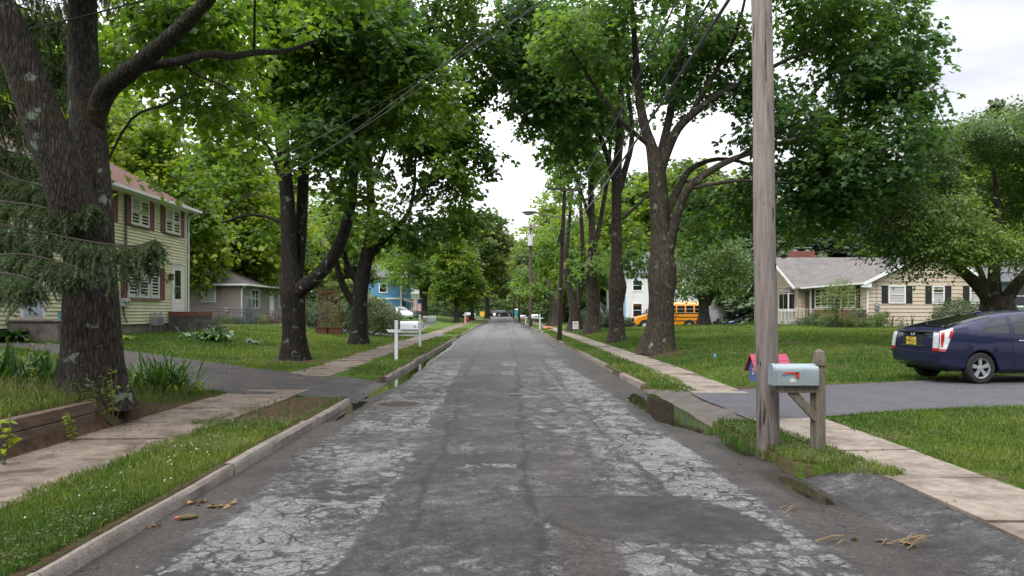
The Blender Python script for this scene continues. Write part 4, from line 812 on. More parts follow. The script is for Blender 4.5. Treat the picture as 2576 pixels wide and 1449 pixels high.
def rosette(name, label, base, specs, cat='plant', group=None):
    """specs: (count, length, width, leaf material, upright 0..1, spread radius)"""
    t_ = thing(name, label, cat, base, 0, group)
    for cnt, ln, wd, lf, upr, spr in specs:
        V, Fc, at_ = [], [], []
        for i in range(cnt):
            a = random.uniform(0, 6.283); r0 = spr*math.sqrt(random.random()); bx, by = r0*math.cos(random.uniform(0, 6.28)), r0*math.sin(random.uniform(0, 6.28)); l = ln*random.uniform(.65, 1.2); u = min(1, max(.1, upr+random.uniform(-.2, .2))); d = Vector((math.cos(a), math.sin(a), 0)); s_ = Vector((-d.y, d.x, 0)); o = len(V); tv = random.random()
            for k, (tt, ww) in enumerate(((0, .15), (.3, .75), (.6, 1.), (.85, .6), (1, .05))):
                p = Vector((bx, by, 0))+d*(l*tt*(1-u*.75))+Vector((0, 0, l*(u*1.0*tt+(1-u)*(1.1*tt-1.25*tt*tt)))); w_ = wd*ww/2
                V += [p-s_*w_+Vector((0, 0, .15*w_)), p+s_*w_+Vector((0, 0, .15*w_))]; at_ += [tv, tv]
                if k: Fc.append((o+2*k-2, o+2*k-1, o+2*k+1, o+2*k))
        npmesh('foliage', np.array([tuple(v) for v in V]), np.array(Fc), LF[lf], 4, {'v': at_}, t_)
    return t_
p = Gp(522, 856); rosette('hosta_clump', 'large clump of hostas and sword leaves on the lawn before the brick stoop', p, [(90, .62, .17, 'hosta', .35, .75), (40, .85, .05, 'hosta', .65, .8)])
p = Gp(638, 866); rosette('hosta_clump', 'small lone hosta on the lawn between house and dark maple', p, [(34, .42, .12, 'hosta', .35, .2)])
p = Gp(312, 858); rosette('hosta_clump', 'small leafy clump at the house foot just right of the massive trunk', p, [(30, .4, .11, 'back', .4, .2)])
p = Gp(12, 862); rosette('hosta_clump', 'hosta clump at the left side of the concrete porch', p, [(55, .75, .20, 'hosta', .4, .4)])
p = Gp(330, 985); rosette('daylily_clump', 'dense clump of arching strap leaves right of the massive trunk', (-6.0, 13.0, gzf(-6.0, 13.0)), [(260, .95, .035, 'hosta', .62, .55), (60, .5, .06, 'back', .5, .6)])
for i, (x, y) in enumerate(((-8.0, 11.2), (-9.2, 11.8), (-7.3, 12.0), (-8.8, 10.6), (-10.2, 12.2))):
    rosette('weed_clump', 'leafy green weed clump massed in the raised bed left of the massive trunk', (x, y, gzf(x, y)), [(170, .95, .05, 'hosta', .72, .6), (120, .45, .13, 'bush', .65, .6)], group='weeds in the raised bed')
def sapling(label, base, h, n, ls, leaf='lime', name='weed_plant', nst=3, sp=.12):
    t_ = thing(name, label, 'plant', base); mb = MB(); Ps, Ds = [], []
    for i in range(nst):
        tip = Vector((random.uniform(-1, 1)*sp*1.5, random.uniform(-1, 1)*sp*1.5, h*random.uniform(.7, 1))); mb.tube([(0, 0, -.03), tip*.5+Vector((random.uniform(-.03, .03), 0, 0)), tip], [.006, .005, .003], 5)
        for k in range(n//nst):
            f_ = random.uniform(.25, 1); a = random.uniform(0, 6.28); Ps.append(tuple(tip*f_)); Ds.append((math.cos(a), math.sin(a), random.uniform(-.4, .3)))
    mb.build('stem', mat('weed_stem', (.10, .13, .04), .7), t_)
    V, Fc, at_ = leaves_at(np.array(Ps), np.array(Ds), ls*rng.uniform(.6, 1.2, len(Ps)), 'oval', rng.uniform(.2, .9, len(Ps))); npmesh('foliage', V, Fc, LF[leaf], 3, {'v': at_}, t_)
sapling('leafy weed growing at the timber wall foot near its end', (-4.88, 8.45, .11), .38, 36, .085)
sapling('tall weed with heart-shaped leaves before the timber wall at the left edge', (-4.82, 7.15, .11), .55, 30, .11)
sapling('ivy-like seedling climbing the end post of the timber wall', (-5.0, 9.5, .16), .75, 120, .06, nst=8, sp=.25)
sapling('pale leafy sapling shoot before the massive trunk', (-6.6, 10.4, gzf(-6.6, 10.4)), .95, 40, .10, leaf='gold')
p = Gp(1822, 838); t_ = thing('twig_sapling', 'thin bent twig with few leaves sticking up from the right lawn', 'plant', p); MB().tube([(0, 0, -.05), (.12, 0, .25), (.5, 0, .6), (1.1, .1, .95)], [.02, .016, .012, .005], 6).tube([(0, 0, 0), (-.1, 0, .3), (-.16, 0, .7)], [.012, .008, .003], 5).build('stem', BK_dark, t_, smooth=60)
V, Fc, at_ = leaves_at(np.array([(-.12+random.uniform(-.08, .08), 0, random.uniform(.1, .75)) for _ in range(16)]), rng.normal(0, 1, (16, 3)), np.full(16, .09), 'oval', rng.uniform(0, 1, 16)); npmesh('foliage', V, Fc, LF['back'], 3, {'v': at_}, t_)

# ---- spruce hanging in from the left
def spruce():
    b_ = Vector((-9.6, 12.7, gzf(-9.6, 12.7))); t_ = thing('spruce_tree', 'spruce with drooping needle branches hanging across the massive maple trunk', 'tree', b_)
    MB().tube([(0, 0, -.2), (.05, 0, 2), (0, .05, 6), (0, 0, 11), (0, 0, 14)], [.30, .26, .2, .1, .02], 12).build('trunk', BK_dark, t_, smooth=60)
    mb = MB(); A, B = [], []
    def branch(pts, hang, dens, fan=1.):
        pts = [Vector(p_)*1. if True else p_ for p_ in pts]
        pts = catmull([Vector(p) for p in pts], 8); n = len(pts); mb.tube([p for p in pts], [.017*(1-.8*i/n)+.003 for i in range(n)], 6)
        Lg = sum((pts[i+1]-pts[i]).length for i in range(n-1)); cnt = int(Lg*dens)
        for i in range(cnt):
            f_ = (i+random.random())/cnt; k = min(int(f_*(n-1)), n-2); p = pts[k].lerp(pts[k+1], f_*(n-1)-k); d = (pts[k+1]-pts[k]).normalized(); s_ = d.cross(Vector((0, 0, 1))).normalized()
            sd = random.choice((-1, 1))*random.uniform(.1, .75)*fan; l = hang*random.choice((.4, .7, 1., 1.25))*random.uniform(.8, 1.1)*(1-.55*max(0, f_-.75)/.25); q = p; v = (s_*sd+d*random.uniform(.1, .6)+Vector((0, 0, -.35))).normalized(); seg = 4
            for j in range(seg):
                v2 = (v+Vector((0, 0, -.45*(j+1)))).normalized(); r = q+v2*l/seg; A.append(tuple(q)); B.append(tuple(r))
                for u in (-1, 1):
                    if j < seg-1 or random.random() < .5:
                        ww = (v2*.7+s_*u*random.uniform(.2, .8)+d*u*random.uniform(-.5, .5)+Vector((0, 0, -.25))).normalized(); A.append(tuple(r)); B.append(tuple(r+ww*random.uniform(.07, .16)))
                q = r
    def wpx(l): return [Wp(a, b2, Y-.75 if Y < 12.3 else Y)-b_ for a, b2, Y in l]
    branch(wpx([(-180, 520, 11.9), (-60, 555, 11), (60, 575, 10.4), (170, 598, 10.1), (270, 614, 9.95), (340, 618, 9.9), (392, 602, 9.85)]), .46, 30, .55)
    branch(wpx([(-160, 470, 11.8), (-40, 500, 11.), (80, 516, 10.5), (160, 530, 10.3), (238, 512, 10.2)]), .36, 30, 1.)
    branch(wpx([(-150, 620, 11.5), (-40, 640, 10.4), (60, 640, 9.9), (150, 660, 9.7), (196, 672, 9.6)]), .36, 30, 1.)
    branch(wpx([(-150, 660, 11), (-50, 680, 9.9), (30, 690, 9.4), (85, 705, 9.2)]), .40, 30, 1.)
    branch(wpx([(-150, 560, 12.), (-40, 600, 11.4), (60, 610, 11.), (120, 630, 10.8)]), .38, 24, 1.)
    branch(wpx([(-160, 430, 12), (-40, 420, 11.5), (40, 450, 11.2), (110, 470, 11.), (165, 500, 10.9)]), .4, 36, 1.)
    for (x0, y0, x1, y1, Y) in ((-80, 20, 170, 60, 13.6), (-80, 80, 190, 140, 13.8), (-60, -60, 190, 10, 13.7), (-80, 170, 180, 230, 13.6), (-80, 240, 200, 300, 13.7), (-60, 300, 190, 352, 13.5), (-70, 130, 140, 190, 14), (-60, 370, 150, 400, 13.2), (-60, -120, 330, -20, 13.8), (-80, 210, 90, 320, 14), (-60, 330, 60, 400, 13.4), (60, 20, 210, 90, 13.9), (80, 150, 205, 200, 13.9), (-40, 430, 70, 470, 12.8)):
        branch(wpx([(x0-60, y0-20, Y-.6), (x0+.35*(x1-x0), y0+.3*(y1-y0), Y), (x0+.7*(x1-x0), y1-8, Y), (x1, y1, Y)]), .55, 36, 1.3)
    mb.build('limbs', mat('spruce_twig', (.035, .025, .018), .9), t_)
    A_, B_ = np.array(A), np.array(B); ln = np.linalg.norm(B_-A_, axis=1); k = np.repeat(np.arange(len(A_)), np.maximum(4, (ln*420).astype(int)))
    f_ = rng.uniform(0, 1, (len(k), 1)); P = A_[k]*(1-f_)+B_[k]*f_; ax = (B_-A_)/ln[:, None]; D = ax[k]*.75+rng.normal(0, .6, (len(k), 3))
    V, Fc, at_ = leaves_at(P, D, rng.uniform(.028, .046, len(k)), 'needle', np.clip(np.repeat(rng.uniform(.0, .9, len(A_)), np.maximum(4, (ln*420).astype(int)))*.7+rng.uniform(0, .3, len(k)), 0, 1))
    npmesh('needles', V, Fc, leafmat('spruce_needle', (.034, .062, .026), (.150, .205, .095), .25, .6), 3, {'v': at_}, t_)
spruce()
# ================================================================== HOUSES
WHITE = mat('white_trim', (.74, .74, .73), .55, .06, 4); PANE = glass('window_glass', (.012, .014, .017))
CURT = mat('curtain_cloth', (.42, .42, .44), .9, .2, 20, stretch=(8, 8, .4)); BRICK = None
def brickmat(name, c1, c2, sc=9.):
    m, t, b = newmat(name); b.inputs['Roughness'].default_value = .9; c = N(t, 'ShaderNodeTexCoord'); sp = N(t, 'ShaderNodeSeparateXYZ'); L(t, c.outputs['Object'], sp.inputs[0])
    cb = N(t, 'ShaderNodeCombineXYZ'); L(t, math_(t, 'ADD', sp.outputs[0], sp.outputs[1]), cb.inputs[0]); L(t, sp.outputs[2], cb.inputs[1])
    br = N(t, 'ShaderNodeTexBrick'); br.inputs['Scale'].default_value = sc*.5; br.inputs['Color1'].default_value = (*c1, 1); br.inputs['Color2'].default_value = (*c2, 1); br.inputs['Mortar'].default_value = (.30, .27, .24, 1); br.inputs['Mortar Size'].default_value = .012; br.inputs['Row Height'].default_value = .32; br.inputs['Brick Width'].default_value = .95; L(t, cb.outputs[0], br.inputs['Vector'])
    L(t, mix(t, 1., br.outputs['Color'], ramp(t, noise(t, c.outputs['Object'], 6), [(.3, (.7, .7, .7)), (.7, (1.15, 1.1, 1.1))]), 'MULTIPLY'), b.inputs['Base Color']); return m
BRICK = brickmat('red_brick', (.20, .050, .032), (.13, .036, .026))
def shinglemat(name, c1, c2):
    m, t, b = newmat(name); b.inputs['Roughness'].default_value = .95; b.inputs['Specular IOR Level'].default_value = .1; c = N(t, 'ShaderNodeTexCoord'); sp = N(t, 'ShaderNodeSeparateXYZ'); L(t, c.outputs['Object'], sp.inputs[0])
    cb = N(t, 'ShaderNodeCombineXYZ'); L(t, math_(t, 'ADD', sp.outputs[0], math_(t, 'MULTIPLY', sp.outputs[1], .93)), cb.inputs[0]); L(t, math_(t, 'MULTIPLY', sp.outputs[2], 2.1), cb.inputs[1])
    br = N(t, 'ShaderNodeTexBrick'); br.inputs['Scale'].default_value = 3.4; br.inputs['Color1'].default_value = (*c1, 1); br.inputs['Color2'].default_value = (*c2, 1); br.inputs['Mortar'].default_value = (c1[0]*.5, c1[1]*.5, c1[2]*.5, 1); br.inputs['Mortar Size'].default_value = .02; br.inputs['Row Height'].default_value = .5; br.inputs['Brick Width'].default_value = .9; L(t, cb.outputs[0], br.inputs['Vector'])
    L(t, mix(t, 1., br.outputs['Color'], ramp(t, noise(t, c.outputs['Object'], 1.4, 7, .7), [(.3, (.78, .78, .80)), (.7, (1.15, 1.13, 1.1))]), 'MULTIPLY'), b.inputs['Base Color']); return m
class Face:
    """a wall plane: u along, d outwards, z up, in the house's own coordinates"""
    def __init__(s, o, tx, ty): s.o = Vector((o[0], o[1], 0)); s.t = Vector((tx, ty, 0)).normalized(); s.n = Vector((s.t.y, -s.t.x, 0))
    def P(s, u, d, z): v = s.o+s.t*u+s.n*d; return (v.x, v.y, z)
    def box(s, mb, u0, u1, d0, d1, z0, z1, mi=0):
        vs = [s.P(u, d, z) for z in (z0, z1) for u, d in ((u0, d0), (u1, d0), (u1, d1), (u0, d1))]
        return mb.add(vs, [(3, 2, 1, 0), (4, 5, 6, 7), (0, 1, 5, 4), (1, 2, 6, 5), (2, 3, 7, 6), (3, 0, 4, 7)], mi)
    def siding(s, mb, u0, u1, z0, z1, lap=.115, proud=.036, topf=None, mi=0):
        z = z0
        while z < z1-1e-3:
            zz = min(z+lap, z1); a, b_, a2, b2 = u0, u1, u0, u1
            if topf: (a, b_), (a2, b2) = topf(z), topf(zz)
            if b_-a < .02: break
            if b2 < a2: a2 = b2 = (a2+b2)/2
            vs = [s.P(a, 0, z), s.P(b_, 0, z), s.P(b_, proud, z), s.P(a, proud, z), s.P(a2, .002, zz), s.P(b2, .002, zz)]
            mb.add(vs, [(0, 1, 2, 3), (3, 2, 5, 4)], mi); z = zz
def window(fc, par, u0, u1, z0, z1, n=1, frame=WHITE, fw=.07, out=.05, rails=(.5,), curtain=None, sill=None, glassm=None):
    """n sashes side by side; frame stands proud of the siding, glass lies behind the frame face"""
    mb = MB(); o = out+.02
    fc.box(mb, u0, u1, .0, o, z0, z0+fw); fc.box(mb, u0, u1, .0, o, z1-fw, z1); ws = (u1-u0)/n
    for i in range(n+1):
        c_ = u0+i*ws; a = c_-fw/2 if 0 < i < n else (c_ if i == 0 else c_-fw); fc.box(mb, a, a+fw, .0, o-.003, z0+fw, z1-fw)
    for r in rails:
        zz = z0+(z1-z0)*r; fc.box(mb, u0+fw, u1-fw, .0, o-.014, zz-.022, zz+.022)
    w_ = mb.build('window', frame, par)
    g = MB(); fc.box(g, u0+fw*.5, u1-fw*.5, .0, .026, z0+fw*.5, z1-fw*.5); g.build('pane', glassm or PANE, w_)
    if curtain:
        k = MB(); a, b_ = curtain; fc.box(k, u0+fw, u1-fw, .02, .030, z0+(z1-z0)*a, z0+(z1-z0)*b_); k.build('blind', CURT, w_)
    if sill: k = MB(); fc.box(k, u0-.05, u1+.05, .0, o+.04, z0-.06, z0-.003); k.build('sill', sill, w_)
    return w_
def shutter(fc, par, u0, u1, z0, z1, m):
    mb = MB(); fc.box(mb, u0, u1, .018, .045, z0, z1)
    for a, b_ in ((z0+.02, z0+.07), (z1-.07, z1-.02), ((z0+z1)/2-.025, (z0+z1)/2+.025)): fc.box(mb, u0, u1, .03, .058, a, b_)
    for u in (u0, u1-.04): fc.box(mb, u, u+.04, .03, .054, z0, z1)
    return mb.build('shutter', m, par)
def gutterline(mb, a, b_, s=.10): mb.bar(a, b_, s, s)
def planks(mb, quad, thick=.06):
    """roof slab from 3 or 4 corner points, with thickness downwards"""
    q = [Vector(p) for p in quad]; n = len(q); d = Vector((0, 0, -thick)); mb.add(q+[p+d for p in q], [tuple(range(n)), tuple(range(2*n-1, n-1, -1))]+[(i, n+i, n+(i+1) % n, (i+1) % n) for i in range(n)])
STEEL = mat('grey_metal', (.33, .34, .35), .45, .1, 8, metal=.4); DARKM = mat('dark_metal', (.05, .05, .052), .5, .1)
CONC = mat('porch_concrete', (.20, .175, .155), .9, .25, 4, .01, 40, dirt=(.075, .062, .052), dscale=1.4, damt=.85)

def yellow_house():
    b_ = Vector((-14.5, 33.9, .72)); h = thing('yellow_house', 'pale yellow two-storey clapboard house with brick-red shutters behind the massive trunk', 'house', b_)
    Yl = mat('yellow_siding', (.60, .57, .36), .6, .07, 1.5, dirt=(.36, .34, .21), dscale=.6, damt=.5); RED = mat('red_shutter', (.155, .040, .026), .65, .18, 5); RS = shinglemat('brown_red_shingle', (.150, .088, .072), (.125, .072, .060))
    fc = Face((0, -15.5), 0, 1)      # u runs along +Y from the hidden near end, outwards is +X
    U = lambda Y: Y-33.9+15.5
    z0, z1 = .38, 5.45; mb = MB(); fc.siding(mb, 0, 15.5, z0, z1, .128)
    f2 = Face((0, 0), -1, 0); f2.siding(mb, 0, 8.6, z0, z1, .115); f3 = Face((-8.6, -15.5), 1, 0); f3.siding(mb, 0, 8.6, z0, z1, .115)
    fc.box(mb, 0, 15.5, -.12, -.01, z0, z1); f2.box(mb, .1, 8.6, -.12, -.01, z0, z1); f3.box(mb, .1, 8.5, -.12, -.01, z0, z1); Face((-8.6, 0), 0, -1).box(mb, .1, 15.4, -.12, -.01, z0, z1)
    mb.build('wall', Yl, h)
    mb = MB(); fc.box(mb, .05, 15.4, -.3, -.03, -.6, z0+.01); f2.box(mb, .05, 8.5, -.3, -.03, -.6, z0+.01); mb.build('foundation', CONC, h)
    mb = MB(); fc.box(mb, 15.38, 15.52, -.12, .03, z0, z1); f2.box(mb, -.03, .12, .0, .03, z0, z1)
    mb.build('corner_board', WHITE, h)
    ov = .42; E = [(ov, -15.5-ov, z1+.05), (ov, ov, z1+.05), (-8.6-ov, ov, z1+.05), (-8.6-ov, -15.5-ov, z1+.05)]; r0, r1 = (-4.3, -11.2, z1+3.1), (-4.3, -4.3, z1+3.1)
    mb = MB(); planks(mb, [E[0], E[1], r1, r0]); planks(mb, [E[1], E[2], r1]); planks(mb, [E[2], E[3], r0, r1]); planks(mb, [E[3], E[0], r0]); rf = mb.build('roof', RS, h)
    mb = MB(); mb.box((-4.3+.2, -12.6, z1+3.2), (.8, .7, 2.2)); mb.build('chimney', BRICK, rf)
    mb = MB(); fc.box(mb, -ov, 15.5+ov, -.02, ov-.02, z1-.06, z1+.0); f2.box(mb, -ov+.05, 8.6+ov, .02, ov-.02, z1-.06, z1); mb.build('soffit', WHITE, h)
    mb = MB(); gutterline(mb, (ov+.06, -15.5-ov, z1+.03), (ov+.06, ov+.1, z1+.03), .11); gutterline(mb, (ov+.02, ov+.06, z1+.03), (-9, ov+.06, z1+.03), .11); mb.tube([(ov, .1, z1-.03), (.08, -.02+.1, z1-.35), (.08, .07, z0+.2)], .04, 6); mb.build('gutter', WHITE, h)
    for a, b2 in ((31.75, 33.15), (28.8, 30.25), (26.0, 27.35), (22.0, 23.4)):
        for k in range(2): u = U(a)+(b2-a)*(.52*k); window(fc, h, u, u+(b2-a)*.48, 4.28, 5.36, 1, curtain=(.5, .93) if k == 0 else None, sill=mat('wood_sill', (.20, .12, .085), .8, .2) if 'wood_sill' not in bpy.data.materials else bpy.data.materials['wood_sill'])
        shutter(fc, h, U(a)-.44, U(a)-.05, 4.22, 5.38, RED); shutter(fc, h, U(b2)+.05, U(b2)+.44, 4.22, 5.38, RED)
    SILL = bpy.data.materials['wood_sill']; BLW = mat('bluish_white_trim', (.52, .55, .60), .6, .05)
    for k, (a, b2) in enumerate(((28.55, 29.35), (29.45, 30.25), (30.4, 31.15))): window(fc, h, U(a), U(b2), 1.42, 2.72, 1, frame=BLW, fw=.09, curtain=(.55, .92) if k == 1 else None)
    mb = MB(); fc.box(mb, U(28.45), U(31.25), 0, .09, 1.32, 1.41, 0); mb.build('sill', SILL, h)
    shutter(fc, h, U(28.05), U(28.48), 1.36, 2.72, RED); shutter(fc, h, U(31.22), U(31.65), 1.36, 2.72, RED)
    def door(a, b2, zb, zt, glassz, colm):
        mb = MB(); fc.box(mb, a-.12, b2+.12, 0, .05, zt, zt+.14); fc.box(mb, a-.12, a, 0, .05, zb, zt); fc.box(mb, b2, b2+.12, 0, .05, zb, zt); fc.box(mb, a-.16, b2+.16, 0, .09, zt+.14, zt+.18); mb.build('door_frame', WHITE, h)
        mb = MB(); fc.box(mb, a+.004, b2-.004, 0, .034, zb, zt-.004); fc.box(mb, a+.12, b2-.12, .03, .045, zb+.1, zb+.30); fc.box(mb, a+.12, b2-.12, .03, .045, zb+.38, zb+.58); d = mb.build('door', colm, h, bevel=.006)
        mb = MB(); fc.box(mb, a+.16, b2-.16, .02, .042, *glassz); mb.build('pane', PANE, d)
        mb = MB(); fc.box(mb, a+.14, b2-.14, .02, .052, (glassz[0]+glassz[1])/2-.02, (glassz[0]+glassz[1])/2+.02); fc.box(mb, a+.07, a+.10, .03, .08, zb+.85, zb+1.05); mb.build('handle', STEEL, d)
    door(U(32.5), U(33.4), .84, 2.84, (1.25, 2.7), WHITE); door(U(22.3), U(23.25), .68, 2.72, (1.55, 2.5), mat('pale_blue_door', (.46, .50, .58), .5, .05))
    mb = MB(); fc.box(mb, U(32.05), U(32.2), .0, .10, 2.20, 2.50); fc.box(mb, U(32.0), U(32.25), .06, .22, 2.45, 2.50); fc.box(mb, U(32.05), U(32.2), .08, .2, 2.22, 2.45); mb.build('wall_lamp', mat('copper_lamp', (.17, .09, .05), .5, .1), h)
    mb = MB()
    for k in (0, .24): fc.box(mb, U(28.02)+k, U(28.22)+k, .0, .14, 1.05, 1.38); p = fc.P(U(28.12)+k, .17, 1.28); mb.cyl(p, .075, .10, 'x', 14)
    mb.build('electric_meter', mat('meter_grey', (.42, .43, .44), .5, .1), h, bevel=.01)
    mb = MB(); q = [fc.P(U(28.3), .05, 5.4), fc.P(U(28.32), .06, 3.2), fc.P(U(28.28), .05, 2.2), fc.P(U(28.1), .06, 1.3)]; mb.tube(q, .022, 6); mb.tube([fc.P(U(28.15), .06, 1.1), fc.P(U(28.2), .08, .7), fc.P(U(28.45), .07, .45)], .025, 6); mb.tube([fc.P(U(28.4), .06, 5.3), fc.P(U(28.42), .06, 3)], .016, 5); mb.build('conduit', DARKM, h)
    mb = MB()
    for u in (30.45, 30.95): fc.box(mb, U(u)-.13, U(u)+.13, .1, .28, .30, .58); mb.cyl(fc.P(U(u), .2, .62), .12, .10, 'z', 12); mb.tube([fc.P(U(u), .2, .6), fc.P(U(u), .2, .86), fc.P(U(u)+.2, .12, .86)], .025, 6)
    mb.tube([fc.P(U(30.2), .1, -.1), fc.P(U(30.2), .12, .8), fc.P(U(31.3), .12, .80)], .022, 6); mb.tube([fc.P(U(30.95), .2, .3), fc.P(U(30.95), .2, -.2)], .02, 6); mb.build('gas_meter', STEEL, h)
    # front stoops
    mb = MB(); fc.box(mb, U(32.05), U(33.7), .01, 1.25, -.5, .66); fc.box(mb, U(32.3), U(33.5), 1.25, 1.62, -.5, .44); fc.box(mb, U(32.3), U(33.5), 1.62, 2.0, -.5, .22); st = mb.build('stoop', mat('stoop_concrete', (.10, .09, .085), .9, .3, 5, dirt=(.05, .045, .04)), h)
    mb = MB(); fc.box(mb, U(32.02), U(32.22), .02, 1.28, .665, .86); fc.box(mb, U(32.22), U(33.72), 1.08, 1.28, .665, .86); fc.box(mb, U(33.52), U(33.72), .02, 1.08, .665, .86); mb.build('brick_rim', BRICK, st)
    mb = MB(); fc.box(mb, U(21.6), U(24.4), .01, 1.5, -.6, .56); fc.box(mb, U(23.4), U(24.35), 1.5, 1.85, -.6, .30); fc.box(mb, U(23.4), U(24.35), 1.85, 2.2, -.6, .08); fc.box(mb, U(21.55), U(24.45), .0, 1.55, .565, .63); mb.build('porch', CONC, h, bevel=.02)
    return h, fc, U
yh, fcY, UY = yellow_house()
BLUEPL = mat('blue_plastic', (.10, .30, .42), .4, .05)
for (u, d, m_, lb) in ((22.35, 1.2, BLUEPL, 'blue plastic pot at the left on the concrete porch'), (23.1, 1.15, BLUEPL, 'blue plastic pot in the middle of the concrete porch'), (23.5, 1.2, WHITE, 'white plastic pot beside the blue pots on the porch')):
    p = fcY.P(UY(u), d, .63); mb = MB(); mb.tube([(0, 0, 0), (0, 0, .24), (0, 0, .25), (0, 0, .22), (0, 0, .2)], [.10, .14, .145, .13, .12], 14); o = mb.build('flower_pot', m_, smooth=40); o.location = Vector(p)+Vector((-14.5, 33.9, .72)); tag(o, lb, 'pot')

def ranch_taupe():
    b_ = Vector((-18.2, 51.5, .62)); h = thing('taupe_ranch_house', 'low taupe ranch house with grey hip roof behind the black fence', 'house', b_)
    S = mat('taupe_siding', (.255, .215, .195), .7, .06, 1.5); RF = shinglemat('grey_shingle', (.20, .175, .165), (.165, .148, .142)); fa = Face((-8.5, 0), 1, 0); fb = Face((0, 0), 0, 1); mb = MB()
    for f_, l in ((fa, 8.5), (fb, 17)): f_.siding(mb, 0, l, .2, 2.85, .2, .02); f_.box(mb, .02, l-.02, -.15, -.01, -.3, 2.85)
    mb.build('wall', S, h)
    ov = .5; z = 2.85; E = [(ov, -ov, z), (ov, 17+ov, z), (-8.5-ov, 17+ov, z), (-8.5-ov, -ov, z)]; r0, r1 = (-4.25, 4.0, z+2.05), (-4.25, 13, z+2.05); mb = MB(); planks(mb, [E[0], E[1], r1, r0], .05); planks(mb, [E[3], E[0], r0], .05); planks(mb, [E[2], E[3], r0, r1], .05); planks(mb, [E[1], E[2], r1], .05); rf = mb.build('roof', RF, h)
    mb = MB(); mb.box((-1.4, 12.0, z+1.5), (1.0, 2.6, 2.2)); mb.build('chimney', BRICK, rf)
    mb = MB(); mb.tube([(-1.6, 2.2, z+.8), (-1.6, 2.2, z+1.7), (-1.3, 2.2, z+1.75)], .03, 6); mb.build('vent_pipe', DARKM, rf)
    mb = MB(); gutterline(mb, (-8.5-ov, -ov-.05, z-.03), (ov+.05, -ov-.05, z-.03), .12); gutterline(mb, (ov+.05, -ov, z-.03), (ov+.05, 17, z-.03), .12); mb.tube([(ov, -.4, z-.05), (.06, -.06, z-.35), (.06, -.06, .1)], .045, 6); mb.build('gutter', WHITE, h)
    window(fa, h, 5.75, 6.75, 1.62, 2.72, 1, curtain=(.1, .9)); TEAL = mat('grey_teal_shutter', (.22, .30, .31), .6, .1)
    for a, b2 in ((2.0, 3.6), (8.6, 9.6), (12.5, 14)): window(fb, h, a, b2, 1.2, 2.6, 2); shutter(fb, h, a-.5, a-.06, 1.2, 2.6, TEAL); shutter(fb, h, b2+.06, b2+.5, 1.2, 2.6, TEAL)
    mb = MB(); fb.box(mb, 6.2, 7.2, 0, .05, .3, 2.5); mb.build('door', WHITE, h); mb = MB(); fb.box(mb, 6.0, 7.4, 0, 1.4, -.3, .22); mb.build('step', CONC, h); mb = MB(); fb.box(mb, 7.3, 7.45, 1.2, 1.35, .2, 2.8); mb.build('porch_post', WHITE, h)
    mb = MB(); fa.box(mb, 7.35, 7.65, 0, .12, .9, 1.25); mb.tube([fa.P(7.5, .06, 2.8), fa.P(7.5, .06, 1.2)], .02, 5); mb.build('electric_meter', STEEL, h)
ranch_taupe()

